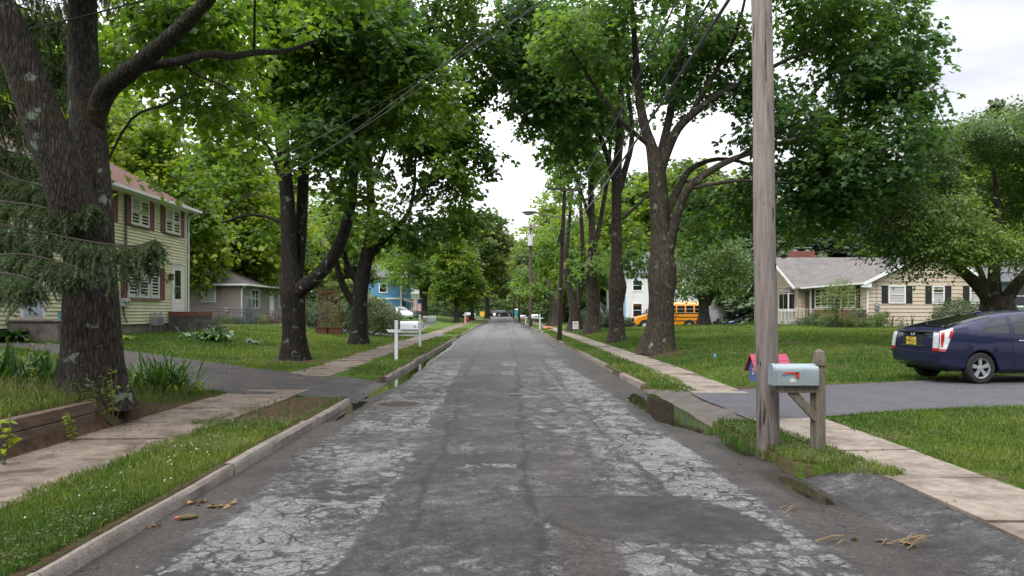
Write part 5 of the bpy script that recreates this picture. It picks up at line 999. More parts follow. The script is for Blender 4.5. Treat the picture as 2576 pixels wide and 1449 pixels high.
def beige_house():
    b_ = Vector((21.6, 43.7, .64)); h = thing('beige_ranch_house', 'beige ranch house with black shutters and grey shingle roof on the right', 'house', b_)
    S = mat('beige_siding', (.50, .415, .315), .7, .06, 1.5); RF = shinglemat('taupe_shingle', (.175, .160, .152), (.145, .134, .130)); BLK = mat('black_shutter', (.012, .012, .015), .5, .1)
    fe = Face((0, 0), 1, 0); ff = Face((0, 9.3), 0, -1)      # gable end towards the viewer; street front (outwards -X)
    mb = MB(); z1 = 2.72; pk = 4.5; W_ = 7.0
    fe.siding(mb, 0, W_, .0, z1, .225, .036); fe.siding(mb, 0, W_, z1, pk, .225, .036, topf=lambda z: (max(0, (z-z1))/(pk-z1)*W_/2, W_-max(0, (z-z1))/(pk-z1)*W_/2)); fe.box(mb, .02, W_-.02, -.15, -.01, -.4, z1)
    ff.siding(mb, 0, 9.3, 1.05, z1, .225, .036); ff.box(mb, .02, 9.28, -.15, -.01, -.4, z1)
    # cross wing whose gable faces the street
    fw = Face((-.5, 18.2), 0, -1); Wb = 9.2; pb = 5.05
    fw.siding(mb, 0, Wb, .0, z1, .225, .036); fw.siding(mb, 0, Wb, z1, pb, .225, .036, topf=lambda z: (max(0, (z-z1))/(pb-z1)*Wb/2, Wb-max(0, (z-z1))/(pb-z1)*Wb/2)); fw.box(mb, .02, Wb-.02, -.15, -.01, -.4, z1)
    fs = Face((-.5, 9.0), 1, 0); fs.siding(mb, 0, .5, 0, z1, .225, .036); mb.add([(-.45, 18.2, z1), (-.45, 9.0, z1), (-.45, 13.6, pb-.03)], [(0, 1, 2)])
    mb.build('wall', S, h)
    mb = MB(); ff.box(mb, 1.6, 9.25, .0, .06, -.3, 1.05); mb.build('brick_base', BRICK, h)
    ov = .42; mb = MB(); e = z1-.12
    planks(mb, [(-ov, -.35, e), (W_/2, -.35, pk+.05), (W_/2, 14, pk+.05), (-ov, 9.3, e)], .07); planks(mb, [(W_+ov, -.35, e), (W_+ov, 14, e), (W_/2, 14, pk+.05), (W_/2, -.35, pk+.05)], .07)
    rx0 = -.95; planks(mb, [(rx0, 8.6, e), (9, 8.6, e), (9, 13.6, pb+.08), (rx0, 13.6, pb+.08)], .07); planks(mb, [(rx0, 18.6, e), (rx0, 13.6, pb+.08), (9, 13.6, pb+.08), (9, 18.6, e)], .07)
    rf = mb.build('roof', RF, h)
    mb = MB(); mb.box((2.6, 16.2, pb+.0), (1.9, .8, 1.5)); ch = mb.build('chimney', BRICK, rf); mb = MB()
    for x in (2.1, 3.1): mb.cyl((x, 16.2, pb+.80), .2, .14, 'z', 12); mb.box((x, 16.2, pb+1.04), (.62, .5, .05)); mb.box((x, 16.2, pb+.93), (.05, .05, .2))
    mb.build('chimney_cap', STEEL, ch)
    mb = MB()
    for x0, x1, za, zb in ((-ov, W_/2, e, pk+.05), (W_+ov, W_/2, e, pk+.05)): mb.bar((x0, -.37, za-.05), (x1, -.37, zb-.05), .04, .18)
    for y0 in (8.6, 18.6): mb.bar((rx0-.02, y0, e-.05), (rx0-.02, 13.6, pb+.03), .04, .18)
    gutterline(mb, (-ov-.06, -.35, e), (-ov-.06, 8.6, e), .11); mb.box((-ov+.22, -.2, e-.12), (.5, .3, .22)); mb.tube([(-ov, -.2, e-.1), (-.06, -.1, e-.4), (-.06, -.07, .1)], .045, 6); mb.build('gutter', WHITE, h)
    for a, b2, z0, zt in ((1.2, 2.2, 1.42, 2.48), (3.78, 4.5, 1.40, 2.45), (6.0, 6.7, 1.40, 2.45)):
        window(fe, h, a, b2, z0, zt, 1, curtain=(.08, .93) if a < 3 else (.1, .5)); shutter(fe, h, a-.40, a-.04, z0, zt, BLK); shutter(fe, h, b2+.04, b2+.40, z0, zt, BLK)
    window(ff, h, 2.0, 7.9, 1.16, 2.5, 6, rails=()); shutter(ff, h, 1.5, 1.95, 1.16, 2.5, BLK); shutter(ff, h, 7.95, 8.4, 1.16, 2.5, BLK)
    mb = MB(); ff.box(mb, .35, 1.2, 0, .05, .35, 2.4); d = mb.build('door', mat('brown_door', (.10, .055, .035), .6, .1), h); mb = MB(); ff.box(mb, .2, .33, 0, .08, .3, 2.5); ff.box(mb, 1.22, 1.35, 0, .08, .3, 2.5); mb.build('door_frame', WHITE, h)
    mb = MB(); ff.box(mb, -.2, 2.0, .07, 1.6, -.4, .26); ff.box(mb, 0, 1.8, 1.6, 2.0, -.4, .08); pr = mb.build('porch', CONC, h)
    for u0, d0, u1, d1 in ((-.1, 1.55, -.1, .1), (1.95, 1.55, 1.95, .1), (.0, 2.1, .0, 1.55), (1.8, 2.1, 1.8, 1.55)):
        mb = MB(); p0, p1 = Vector(ff.P(u0, d0, .26)), Vector(ff.P(u1, d1, .26)); mb.bar(p0+Vector((0, 0, .85)), p1+Vector((0, 0, .85)), .03, .03)
        for k in range(7): q = p0.lerp(p1, k/6); mb.bar(q-Vector((0, 0, .2)), q+Vector((0, 0, .85)), .018, .018)
        mb.build('railing', WHITE, pr)
    mb = MB(); fw.box(mb, 6.8, 8.6, 0, .5, .95, 2.3, 0); bw = mb.build('bay_window', WHITE, h); mb = MB(); fw.box(mb, 6.9, 7.65, .3, .515, 1.08, 2.2); fw.box(mb, 7.75, 8.5, .3, .515, 1.08, 2.2); mb.add([fw.P(8.615, .06, 1.08), fw.P(8.615, .44, 1.08), fw.P(8.615, .44, 2.2), fw.P(8.615, .06, 2.2)], [(0, 1, 2, 3)]); mb.build('pane', PANE, bw)
    mb = MB(); q = [fw.P(6.7, 0, 2.35), fw.P(8.7, 0, 2.35), fw.P(8.6, .58, 2.33), fw.P(6.8, .58, 2.33), fw.P(7.1, 0, 2.75), fw.P(8.3, 0, 2.75)]; mb.add(q, [(0, 3, 2, 1), (3, 4, 5, 2), (0, 4, 3), (1, 2, 5), (0, 1, 5, 4)]); mb.build('bay_roof', RF, bw)
    mb = MB(); fe.box(mb, .38, .62, .0, .14, 1.05, 1.45); mb.cyl(fe.P(.5, .17, 1.3), .09, .1, 'y', 12); mb.tube([fe.P(.5, .05, 3.0), fe.P(.5, .05, 1.4)], .02, 5); mb.tube([fe.P(.5, .05, 1.1), fe.P(.5, .05, 0)], .02, 5); fe.box(mb, .62, .85, 0, .1, .62, .85); mb.build('electric_meter', STEEL, h)
    mb = MB(); fe.box(mb, 1.2, 1.9, .0, .05, -.2, .08); mb.build('basement_vent', DARKM, h)
beige_house()

def plain_house(name, label, base, faces, wallm, z1, roof, roofm, lap=.16, extra=None, rz=0):
    """house with lap-sided walls: faces = [(origin, dir, length)], roof = list of slabs"""
    h = thing(name, label, 'house', base, rz); mb = MB(); F_ = []
    for o, d, l in faces: f_ = Face(o, *d); f_.siding(mb, 0, l, 0, z1, lap, .022); f_.box(mb, .02, l-.02, -.15, -.01, -.5, z1); F_.append(f_)
    mb.build('wall', wallm, h); mb = MB()
    for q in roof: planks(mb, q, .08)
    mb.build('roof', roofm, h)
    if extra: extra(h, F_)
    return h
GR_SH = shinglemat('slate_grey_shingle', (.14, .14, .145), (.11, .11, .118))
def hip(w_, d, z, rise, ov=.4, ridge_along='x'):
    a = min(w_, d)/2; E = [(-ov, -ov, z), (w_+ov, -ov, z), (w_+ov, d+ov, z), (-ov, d+ov, z)]
    r0, r1 = ((a, d/2, z+rise), (w_-a, d/2, z+rise)) if w_ > d else ((w_/2, a, z+rise), (w_/2, d-a, z+rise))
    return [[E[0], E[1], r1, r0], [E[1], E[2], r1], [E[2], E[3], r0, r1], [E[3], E[0], r0]] if w_ > d else [[E[0], E[1], r0], [E[1], E[2], r1, r0], [E[2], E[3], r1], [E[3], E[0], r0, r1]]
def ex_blue(h, F_):
    for u in (.8, 5.8): window(F_[0], h, u, u+1.3, 3.7, 5.2, 1, fw=.16)
    window(F_[0], h, 5.2, 7.6, .9, 2.2, 2, fw=.14); window(F_[1], h, 1, 4.6, 3.6, 5.1, 4, fw=.12)
    mb = MB(); F_[0].box(mb, 0, 9.2, 0, .10, 2.75, 3.0); F_[0].box(mb, 9.0, 9.22, 0, .07, 0, 6); F_[1].box(mb, 0, 9, 0, .10, 2.75, 3.0); mb.build('trim_band', WHITE, h)
    mb = MB(); F_[1].box(mb, .5, 4.5, 0, 2.0, -.4, .3); p = mb.build('porch', CONC, h); mb = MB(); q = [F_[1].P(.3, 0, 2.7), F_[1].P(4.7, 0, 2.7), F_[1].P(4.7, 2.2, 2.25), F_[1].P(.3, 2.2, 2.25)]; planks(mb, q, .08)
    for u in (.5, 2.5, 4.4): F_[1].box(mb, u, u+.12, 1.9, 2.02, .3, 2.25)
    mb.build('awning', WHITE, p)
plain_house('blue_house', 'bright blue two-storey house with white trim beyond the slim double trunk', (-24.2, 110, .62), [((0, 0), (1, 0), 9.2), ((9.2, 0), (0, 1), 11)], mat('blue_siding', (.085, .25, .46), .6, .06, 1.), 6.0, hip(9.2, 11, 6.0, 2.4), GR_SH, .2, ex_blue)
def ex_green(h, F_):
    mb = MB(); F_[0].box(mb, 0, 6, 0, .06, 0, 1.05); F_[1].box(mb, 0, 8, 0, .06, 0, 1.05); mb.build('green_base', mat('green_panel', (.02, .12, .09), .6, .1), h)
    window(F_[0], h, 2.6, 4.2, 1.3, 3.0, 1, fw=.18); mb = MB(); planks(mb, [(-.3, -1.0, 3.1), (6.4, -1.0, 3.1), (6.4, 0, 4.1), (-.3, 0, 4.1)], .1); mb.build('porch_roof', mat('green_shingle', (.085, .13, .07), .9, .15), h); window(F_[0], h, 1, 2.4, 4.4, 5.6, 1, fw=.16)
plain_house('green_white_house', 'white house with green base and green porch roof beside the blue house', (-19.6, 126, .5), [((0, 0), (1, 0), 6), ((6, 0), (0, 1), 8)], mat('white_siding', (.62, .63, .63), .6, .06, 1.), 6.0, hip(6, 8, 6.0, 2.2), GR_SH, .2, ex_green)
def ex_white(h, F_):
    window(F_[0], h, 1.6, 2.8, .7, 2.4, 1, fw=.14); window(F_[0], h, 1.6, 2.8, 3.6, 4.9, 1, fw=.14); window(F_[0], h, 6, 7.2, 3.6, 4.9, 1, fw=.14); mb = MB(); F_[0].box(mb, .75, .92, 0, .06, .6, 3.); mb.build('door', mat('sky_blue_door', (.16, .36, .62), .5, .05), h)
    mb = MB(); F_[0].box(mb, .2, 4.0, .1, 1.4, -.4, .25); mb.build('porch', CONC, h)
wsid = bpy.data.materials['white_siding']
plain_house('white_house', 'white clapboard house behind the yellow school bus', (12.4, 80, .15), [((0, 0), (1, 0), 9), ((0, 8), (0, -1), 8)], wsid, 5.6, hip(9, 8, 5.6, 2.6), GR_SH, .17, ex_white)
plain_house('white_cottage', 'white house glimpsed between the right street trees far down the road', (9.6, 116, .3), [((0, 0), (1, 0), 8), ((0, 8), (0, -1), 8)], wsid, 4.6, hip(8, 8, 4.6, 2.4), GR_SH, .2, lambda h, F_: window(F_[0], h, .6, 1.6, .8, 2.4, 1, fw=.14))
def ex_grey(h, F_):
    window(F_[0], h, 1.6, 4.8, 1.2, 2.6, 3, fw=.1); mb = MB(); F_[0].box(mb, 0, 9, .0, .05, -.3, .7); mb.build('brick_base', BRICK, h)
plain_house('blue_grey_house', 'blue-grey house partly hidden by the cherry tree at the right edge', (29.6, 45.5, .64), [((0, 0), (1, 0), 10), ((0, 9), (0, -1), 9)], mat('blue_grey_siding', (.18, .23, .32), .6, .06, 1.), 2.8, hip(10, 9, 2.8, 1.7, .5), GR_SH, .2, ex_grey)

# ---- fences
def picket_fence(label, a, b_, hgt=1.2, post=2.4, sp=.125, name='metal_fence'):
    a = Vector((*a, gzf(*a))); b_ = Vector((*b_, gzf(*b_))); t_ = thing(name, label, 'fence', a); l = (b_-a).length; d = (b_-a)/l; mb = MB()
    for z in (.12, hgt-.22, hgt-.06): mb.bar(Vector((0, 0, z)), d*l+Vector((0, 0, z)), .035, .04)
    n = int(l/sp)
    for i in range(n): p = d*(i*sp); mb.bar(p+Vector((0, 0, .04)), p+Vector((0, 0, hgt)), .019, .019)
    mb.build('picket_panel', DARKM if name == 'metal_fence' else STEEL, t_); k = int(l/post)+1
    for i in range(k): p = d*min(l, i*post); MB().box(p+Vector((0, 0, hgt/2)), (.06, .06, hgt+.14)).build('post', DARKM, t_)
picket_fence('black picket fence before the taupe house running behind the trellis', (-21.5, 48.4), (-7.9, 48.0))
picket_fence('black picket fence far left before the blue house and slim double trunk', (-13, 92), (-6.4, 92), sp=.16); picket_fence('black picket fence running back along the far left sidewalk', (-6.4, 92.3), (-6.2, 160), sp=.6, post=6)
t_ = thing('screen_fence', 'green screened construction fence across the far end of the street', 'fence', (-30, 221, .02)); mb = MB(); mb.box((33, 0, .95), (66, .05, 1.8)); mb.build('screen', mat('green_screen', (.025, .15, .10), .8, .1), t_)
for i in range(23): MB().cyl((i*3, -.06, 1.0), .05, 2.1, 'z', 6).build('post', STEEL, t_)
# ---- timber wall at the left
TIMB = mat('weathered_timber', (.135, .088, .060), .85, .35, 5, .012, 40, dirt=(.055, .036, .026), dscale=2., damt=.8, stretch=(6, 1, 6))
t_ = thing('timber_wall', 'low retaining wall of stacked brown timbers at the left edge', 'retaining wall', (-5.14, 9.25, .0))
for i, (z, off) in enumerate(((.085, 0), (.235, .012), (.385, .02))):
    mb = MB(); mb.box((-off, -2.55, z+.02), (.13, 5.1, .143)); mb.build('timber', TIMB, t_, bevel=.012)
MB().box((-.09, .10, .25), (.12, .12, .46)).build('post', TIMB, t_, bevel=.01)
# ---- trellis planter
t_ = thing('trellis_planter', 'tall brown wooden trellis arch with lattice planter boxes on the left lawn', 'trellis', Gp(828, 842)); TW = mat('trellis_wood', (.105, .042, .022), .8, .2, 6); mb = MB()
for x in (-.52, -.14, .14, .52):
    for y in (-.2, .2): mb.box((x, y, 1.15), (.035, .035, 2.3))
for z in [.55+.21*i for i in range(8)]:
    for x in (-.33, .33): mb.box((x, -.2, z), (.42, .02, .022)); mb.box((x, .2, z), (.42, .02, .022))
for x in (-.33, .33): mb.box((x, -.2, 1.35), (.02, .018, 1.7))
for y in (-.2, .2): mb.bar((-.62, y, 2.28), (.62, y, 2.28), .04, .07)
for i in range(6): mb.box((-.5+.2*i, 0, 2.34), (.04, .62, .04))
for x in (-.35, .35): mb.tube([(x-.2, -.22, 2.05), (x-.1, -.22, 2.22), (x+.1, -.22, 2.22), (x+.2, -.22, 2.05)], .02, 5)
mb.build('frame', TW, t_)
for x in (-.36, .36):
    mb = MB(); mb.box((x, 0, .21), (.62, .6, .42)); mb.box((x, -.31, .40), (.68, .06, .05)); mb.box((x, -.31, .03), (.68, .06, .05))
    for k in range(3):
        mb.bar((x-.3+.2*k, -.31, .05), (x-.1+.2*k, -.31, .38), .03, .02, up=(0, 1, 0)); mb.bar((x-.1+.2*k, -.318, .05), (x-.3+.2*k, -.318, .38), .03, .02, up=(0, 1, 0))
    mb.build('planter_box', TW, t_)
crown('climbing_foliage', [((.3, 0, 1.0), (.14, .14, .55)), ((-.3, 0, .5), (.3, .2, .12)), ((.35, -.1, .5), (.25, .2, .12))], 46, 14, .08, LF['maple_dark'], t_, 'oval', spray=.12)
# ================================================================== VEHICLES
def paint(name, c_, metal=.25, rough=.28): return mat(name, c_, rough, .04, 2, metal=metal, coat=.8, spec=.3)
BLKPL = mat('black_plastic', (.012, .012, .013), .55, .1); RUB = mat('tyre_rubber', (.018, .018, .019), .85, .15, 20); ALLOY = mat('alloy', (.55, .56, .58), .32, .05, metal=.75); CHR = mat('chrome', (.75, .76, .78), .12, .02, metal=1.); CARG = glass('car_glass', (.006, .008, .009), .02)
REDL = mat('red_lens', (.36, .012, .012), .15, .1, coat=1.); CLRL = mat('clear_lens', (.62, .62, .64), .15, .1, 20, coat=1., metal=.2); HEADL = mat('headlamp_lens', (.55, .56, .58), .12, .1, coat=1.); AMB = mat('amber_lens', (.6, .2, .02), .2, .1)
BLKIN = mat('wheel_well_black', (.006, .006, .006), .9, .1)
def wheel(par, x, y, r, wd, out, spokes=5, rimm=None, name='wheel'):
    """out = +1/-1: side the rim faces (local y)"""
    e = thing(name, None, None, (x, y, r)); e.parent = par; rr = r*.66; mb = MB(); n = 40
    prof = [(rr, -wd/2), (r*.93, -wd/2), (r, -wd*.36), (r, wd*.36), (r*.93, wd/2), (rr, wd/2)]
    vs = [(p*math.cos(2*math.pi*i/n), q, p*math.sin(2*math.pi*i/n)) for i in range(n) for p, q in prof]; k = len(prof)
    mb.add(vs, [(i*k+j, ((i+1) % n)*k+j, ((i+1) % n)*k+(j+1) % k, i*k+(j+1) % k) for i in range(n) for j in range(k)]); mb.build('tyre', RUB, e, smooth=40)
    mb = MB(); yo = out*wd*.42
    mb.add([(rr*math.cos(2*math.pi*i/n), out*wd*.10, rr*math.sin(2*math.pi*i/n)) for i in range(n)], [tuple(range(n))], 1)
    for i in range(n):      # rim lip
        a, b_ = 2*math.pi*i/n, 2*math.pi*(i+1)/n; mb.add([(q*math.cos(t_), w_, q*math.sin(t_)) for t_ in (a, b_) for q, w_ in ((rr, yo), (rr*.90, yo*.92), (rr*.88, yo*.3))], [(0, 1, 4, 3), (1, 2, 5, 4)])
    for s in range(spokes):
        a = 2*math.pi*s/spokes+.35; d = Vector((math.cos(a), 0, math.sin(a))); p = Vector((-math.sin(a), 0, math.cos(a)))
        vs = [d*q+p*w_+Vector((0, yo*dd, 0)) for q, w_, dd in ((rr*.12, rr*.13, .86), (rr*.12, -rr*.13, .86), (rr*.93, -rr*.21, .9), (rr*.93, rr*.21, .9))]; vs += [v-Vector((0, out*.03, 0)) for v in vs]
        mb.add(vs, [(0, 1, 2, 3), (4, 7, 6, 5), (0, 4, 5, 1), (1, 5, 6, 2), (2, 6, 7, 3), (3, 7, 4, 0)])
    mb.cyl((0, yo*.80, 0), rr*.20, .03, 'y', 16); mb.build('rim', [rimm or ALLOY, BLKIN], e, smooth=35); return e
def fi(x, k): return float(np.interp(x, [a for a, _ in k], [b_ for _, b_ in k]))
def car(name, label, cat, base, rz, pm, D, details=None):
    """lofted body. D: L0,L1 rear/front x (rear axle at 0), wb, r, hw, zb; belt, roof, top half-width curves over x; windows list"""
    t_ = thing(name, label, cat, base, rz); xs = []; x = D['L0']
    while x < D['L1']: xs.append(x); x += .045
    xs.append(D['L1']); wz = D['r']; ra = D['r']*1.15
    def sec(x):
        w_ = D['hw']*fi(x, D['plan']); zb = fi(x, D['zb']); zbt = fi(x, D['belt']); zr = max(zbt+.012, fi(x, D['roof'])); wt = min(w_*.95, D['hw']*fi(x, D['topw'])); k = min(1, max(0, (zr-zbt)/.3)); wt = wt*k+w_*.90*(1-k); arch = 0
        for xc in (0, D['wb']):
            if abs(x-xc) < ra: arch = wz+math.sqrt(ra*ra-(x-xc)**2)
        f_ = lambda z, m_: max(z, arch+m_) if arch else z
        zm = .52*zb+.48*zbt
        P = [(0, f_(zb, 0)), (w_*.84, f_(zb, 0)), (w_*.975, f_(zb+.09, .0)), (w_*1.0, f_(zm, .03)), (w_*.992, f_(zb+.72*(zbt-zb), .06)), (w_*.955, max(zbt, arch+.09)), (w_*.955*.55+wt*.45, zbt+(zr-zbt)*.58), (wt, zr-.05*k-.008), (wt*.82, zr-.012), (wt*.45, zr+.006*k), (0, zr+.012*k)]
        return P
    def sh(x, s):       # tail and nose lean: x offset by section position
        o = 0
        if D.get('tail') and x < D['L0']+.3: o += fi(s, D['tail'])*(1-(x-D['L0'])/.3)
        if D.get('nose') and x > D['L1']-.3: o += fi(s, D['nose'])*(1-(D['L1']-x)/.3)
        return o
    def surf(x, s, sd, off=0.):
        P = sec(x); i = min(int(s), len(P)-2); f_ = s-i; y = P[i][0]*(1-f_)+P[i+1][0]*f_; z = P[i][1]*(1-f_)+P[i+1][1]*f_
        ny, nz_ = P[i+1][1]-P[i][1], -(P[i+1][0]-P[i][0]); l = math.hypot(ny, nz_) or 1
        return Vector((x+sh(x, s), sd*(y+off*ny/l), z+off*nz_/l))
    ns = 11; mb = MB()
    for sd in (1, -1):
        o = len(mb.v); mb.v += [tuple(surf(x, s, sd)) for x in xs for s in range(ns)]
        for i in range(len(xs)-1):
            for j in range(ns-1): mb.f.append((o+i*ns+j, o+(i+1)*ns+j, o+(i+1)*ns+j+1, o+i*ns+j+1)); mb.m.append(0)
    def endpt(front, s, q, bul=.05, off=0.): x = D['L1'] if front else D['L0']; p = surf(x, s, 1); return (p.x+(1 if front else -1)*(bul*(1-q*q)+off), p.y*q, p.z)
    for fr in (False, True):
        qs = np.linspace(-1, 1, 13); ss_ = list(range(1, ns)); o = len(mb.v); mb.v += [endpt(fr, s, q) for s in ss_ for q in qs]
        for i in range(len(ss_)-1):
            for j in range(12): mb.f.append((o+i*13+j, o+i*13+j+1, o+(i+1)*13+j+1, o+(i+1)*13+j)); mb.m.append(0)
    import bmesh
    body = mb.build('body', pm, t_, fix=False); bm = bmesh.new(); bm.from_mesh(body.data); bmesh.ops.remove_doubles(bm, verts=bm.verts, dist=.004); bmesh.ops.recalc_face_normals(bm, faces=bm.faces); bm.to_mesh(body.data); bm.free(); body.data.shade_smooth(); body.data.set_sharp_from_angle(angle=R(32))
    def patchs(nm, par, xa, xb, s0, s1, sd, m_, off=.006, n=8, k=5):
        """panel on the side/top skin between two slanted x-bounds (bottom, top)"""
        mb = MB(); o = 0
        for j in range(k+1):
            f_ = j/k; s = s0+(s1-s0)*f_; a = xa[0]+(xa[1]-xa[0])*f_; b_ = xb[0]+(xb[1]-xb[0])*f_
            for i in range(n+1): mb.v.append(tuple(surf(a+(b_-a)*i/n, s, sd, off)))
        for j in range(k):
            for i in range(n): mb.f.append((j*(n+1)+i, j*(n+1)+i+1, (j+1)*(n+1)+i+1, (j+1)*(n+1)+i)); mb.m.append(0)
        return mb.build(nm, m_, par, smooth=40)
    def topglass(nm, x0, x1, smin=7.35, m_=CARG, off=.006):
        mb = MB(); n = 14
        for i in range(n+1):
            x = x0+(x1-x0)*i/n
            for sd, ss_ in ((1, (smin, 8, 8.5, 9, 9.5)), (-1, (10, 9.5, 9, 8.5, 8, smin))):
                for s in ss_: mb.v.append(tuple(surf(x, s, sd, off)))
        for i in range(n):
            for j in range(10): mb.f.append((i*11+j, i*11+j+1, (i+1)*11+j+1, (i+1)*11+j)); mb.m.append(0)
        return mb.build(nm, m_, t_, smooth=40)
    def endpanel(nm, par, fr, s0, s1, q0, q1, m_, off=.006, k=6):
        mb = MB()
        for j in range(k+1):
            for i in range(k+1): mb.v.append(endpt(fr, s0+(s1-s0)*j/k, q0+(q1-q0)*i/k, off=off))
        for j in range(k):
            for i in range(k): mb.f.append((j*(k+1)+i, j*(k+1)+i+1, (j+1)*(k+1)+i+1, (j+1)*(k+1)+i)); mb.m.append(0)
        return mb.build(nm, m_, par, smooth=40)
    for sd in (1, -1):
        for xa, xb in D['side']: patchs('side_window', t_, xa, xb, 5.12, 6.86, sd, CARG)
        for xc in (0, D['wb']): wheel(t_, xc, sd*(D['hw']*.975-.105), D['r'], .21, sd, D.get('spokes', 5), D.get('rim'))
    topglass('rear_window', *D['rearw']); topglass('windshield', *D['winds'])
    mb = MB(); mb.box(((D['L0']+D['L1'])/2, 0, .34), (D['L1']-D['L0']-.5, D['hw']*1.45, .2)); mb.build('underbody', BLKIN, t_)
    if details: details(t_, body, surf, patchs, endpanel, endpt)
    else:
        for q in (1, -1): endpanel('tail_light', t_, False, 4.0, 4.9, q*.72, q*.98, REDL); endpanel('headlight', t_, True, 4.0, 4.8, q*.62, q*.98, HEADL)
        endpanel('bumper', t_, False, 1.2, 2.6, -.95, .95, BLKPL); endpanel('license_plate', t_, False, 3.5, 4.0, -.25, .25, mat('plate_pale', (.5, .42, .12), .5) if 'plate_pale' not in bpy.data.materials else bpy.data.materials['plate_pale'], .012)
    return t_
def text(body, size, m_, par, loc, rot, name='lettering', ext=.001, align='CENTER', sx=1.):
    c_ = bpy.data.curves.new(name, 'FONT'); c_.body = body; c_.size = size; c_.extrude = ext; c_.align_x = align; c_.align_y = 'CENTER'; c_.materials.append(m_)
    tmp = bpy.data.objects.new('text_source', c_); COL.objects.link(tmp); dg = bpy.context.evaluated_depsgraph_get(); me = bpy.data.meshes.new_from_object(tmp.evaluated_get(dg)); bpy.data.objects.remove(tmp)
    if not me.materials: me.materials.append(m_)
    o = bpy.data.objects.new(name, me); COL.objects.link(o); o.parent = par; o.location = loc; o.rotation_euler = rot; o.scale = (sx, 1, 1); return o
NAVY = paint('navy_paint', (.0045, .006, .036), 0, .5)
HATCH = dict(L0=-.86, L1=3.6, wb=2.7, r=.317, hw=.872, zb=[(-.86, .33), (-.6, .26), (.4, .20), (3.2, .2), (3.6, .26)],
    plan=[(-.86, .86), (-.7, .93), (-.3, .985), (.3, 1), (2.4, 1), (3., .96), (3.35, .86), (3.6, .66)], belt=[(-.86, 1.03), (-.3, 1.04), (.4, 1.0), (1.2, .955), (2.4, .92), (2.8, .87), (3.4, .72), (3.6, .62)],
    roof=[(-.86, 1.075), (-.6, 1.165), (-.2, 1.27), (.4, 1.395), (.9, 1.465), (1.35, 1.49), (1.7, 1.475), (2.0, 1.40), (2.9, .92), (3.05, .86), (3.6, .62)], topw=[(-.86, .74), (-.3, .71), (.4, .68), (1.3, .67), (2., .68), (2.8, .78)],
    tail=[(0, .10), (1, .10), (2, .02), (3, -.01), (4, .0), (5, .03), (6, .05), (7, .04), (10, .0)], nose=[(1, -.05), (3, .02), (10, 0)],
    side=[((.05, .35), (.66, .68)), ((.76, .78), (1.50, 1.40)), ((1.60, 1.50), (2.55, 1.95))], rearw=(-.66, .42), winds=(2.1, 2.8))
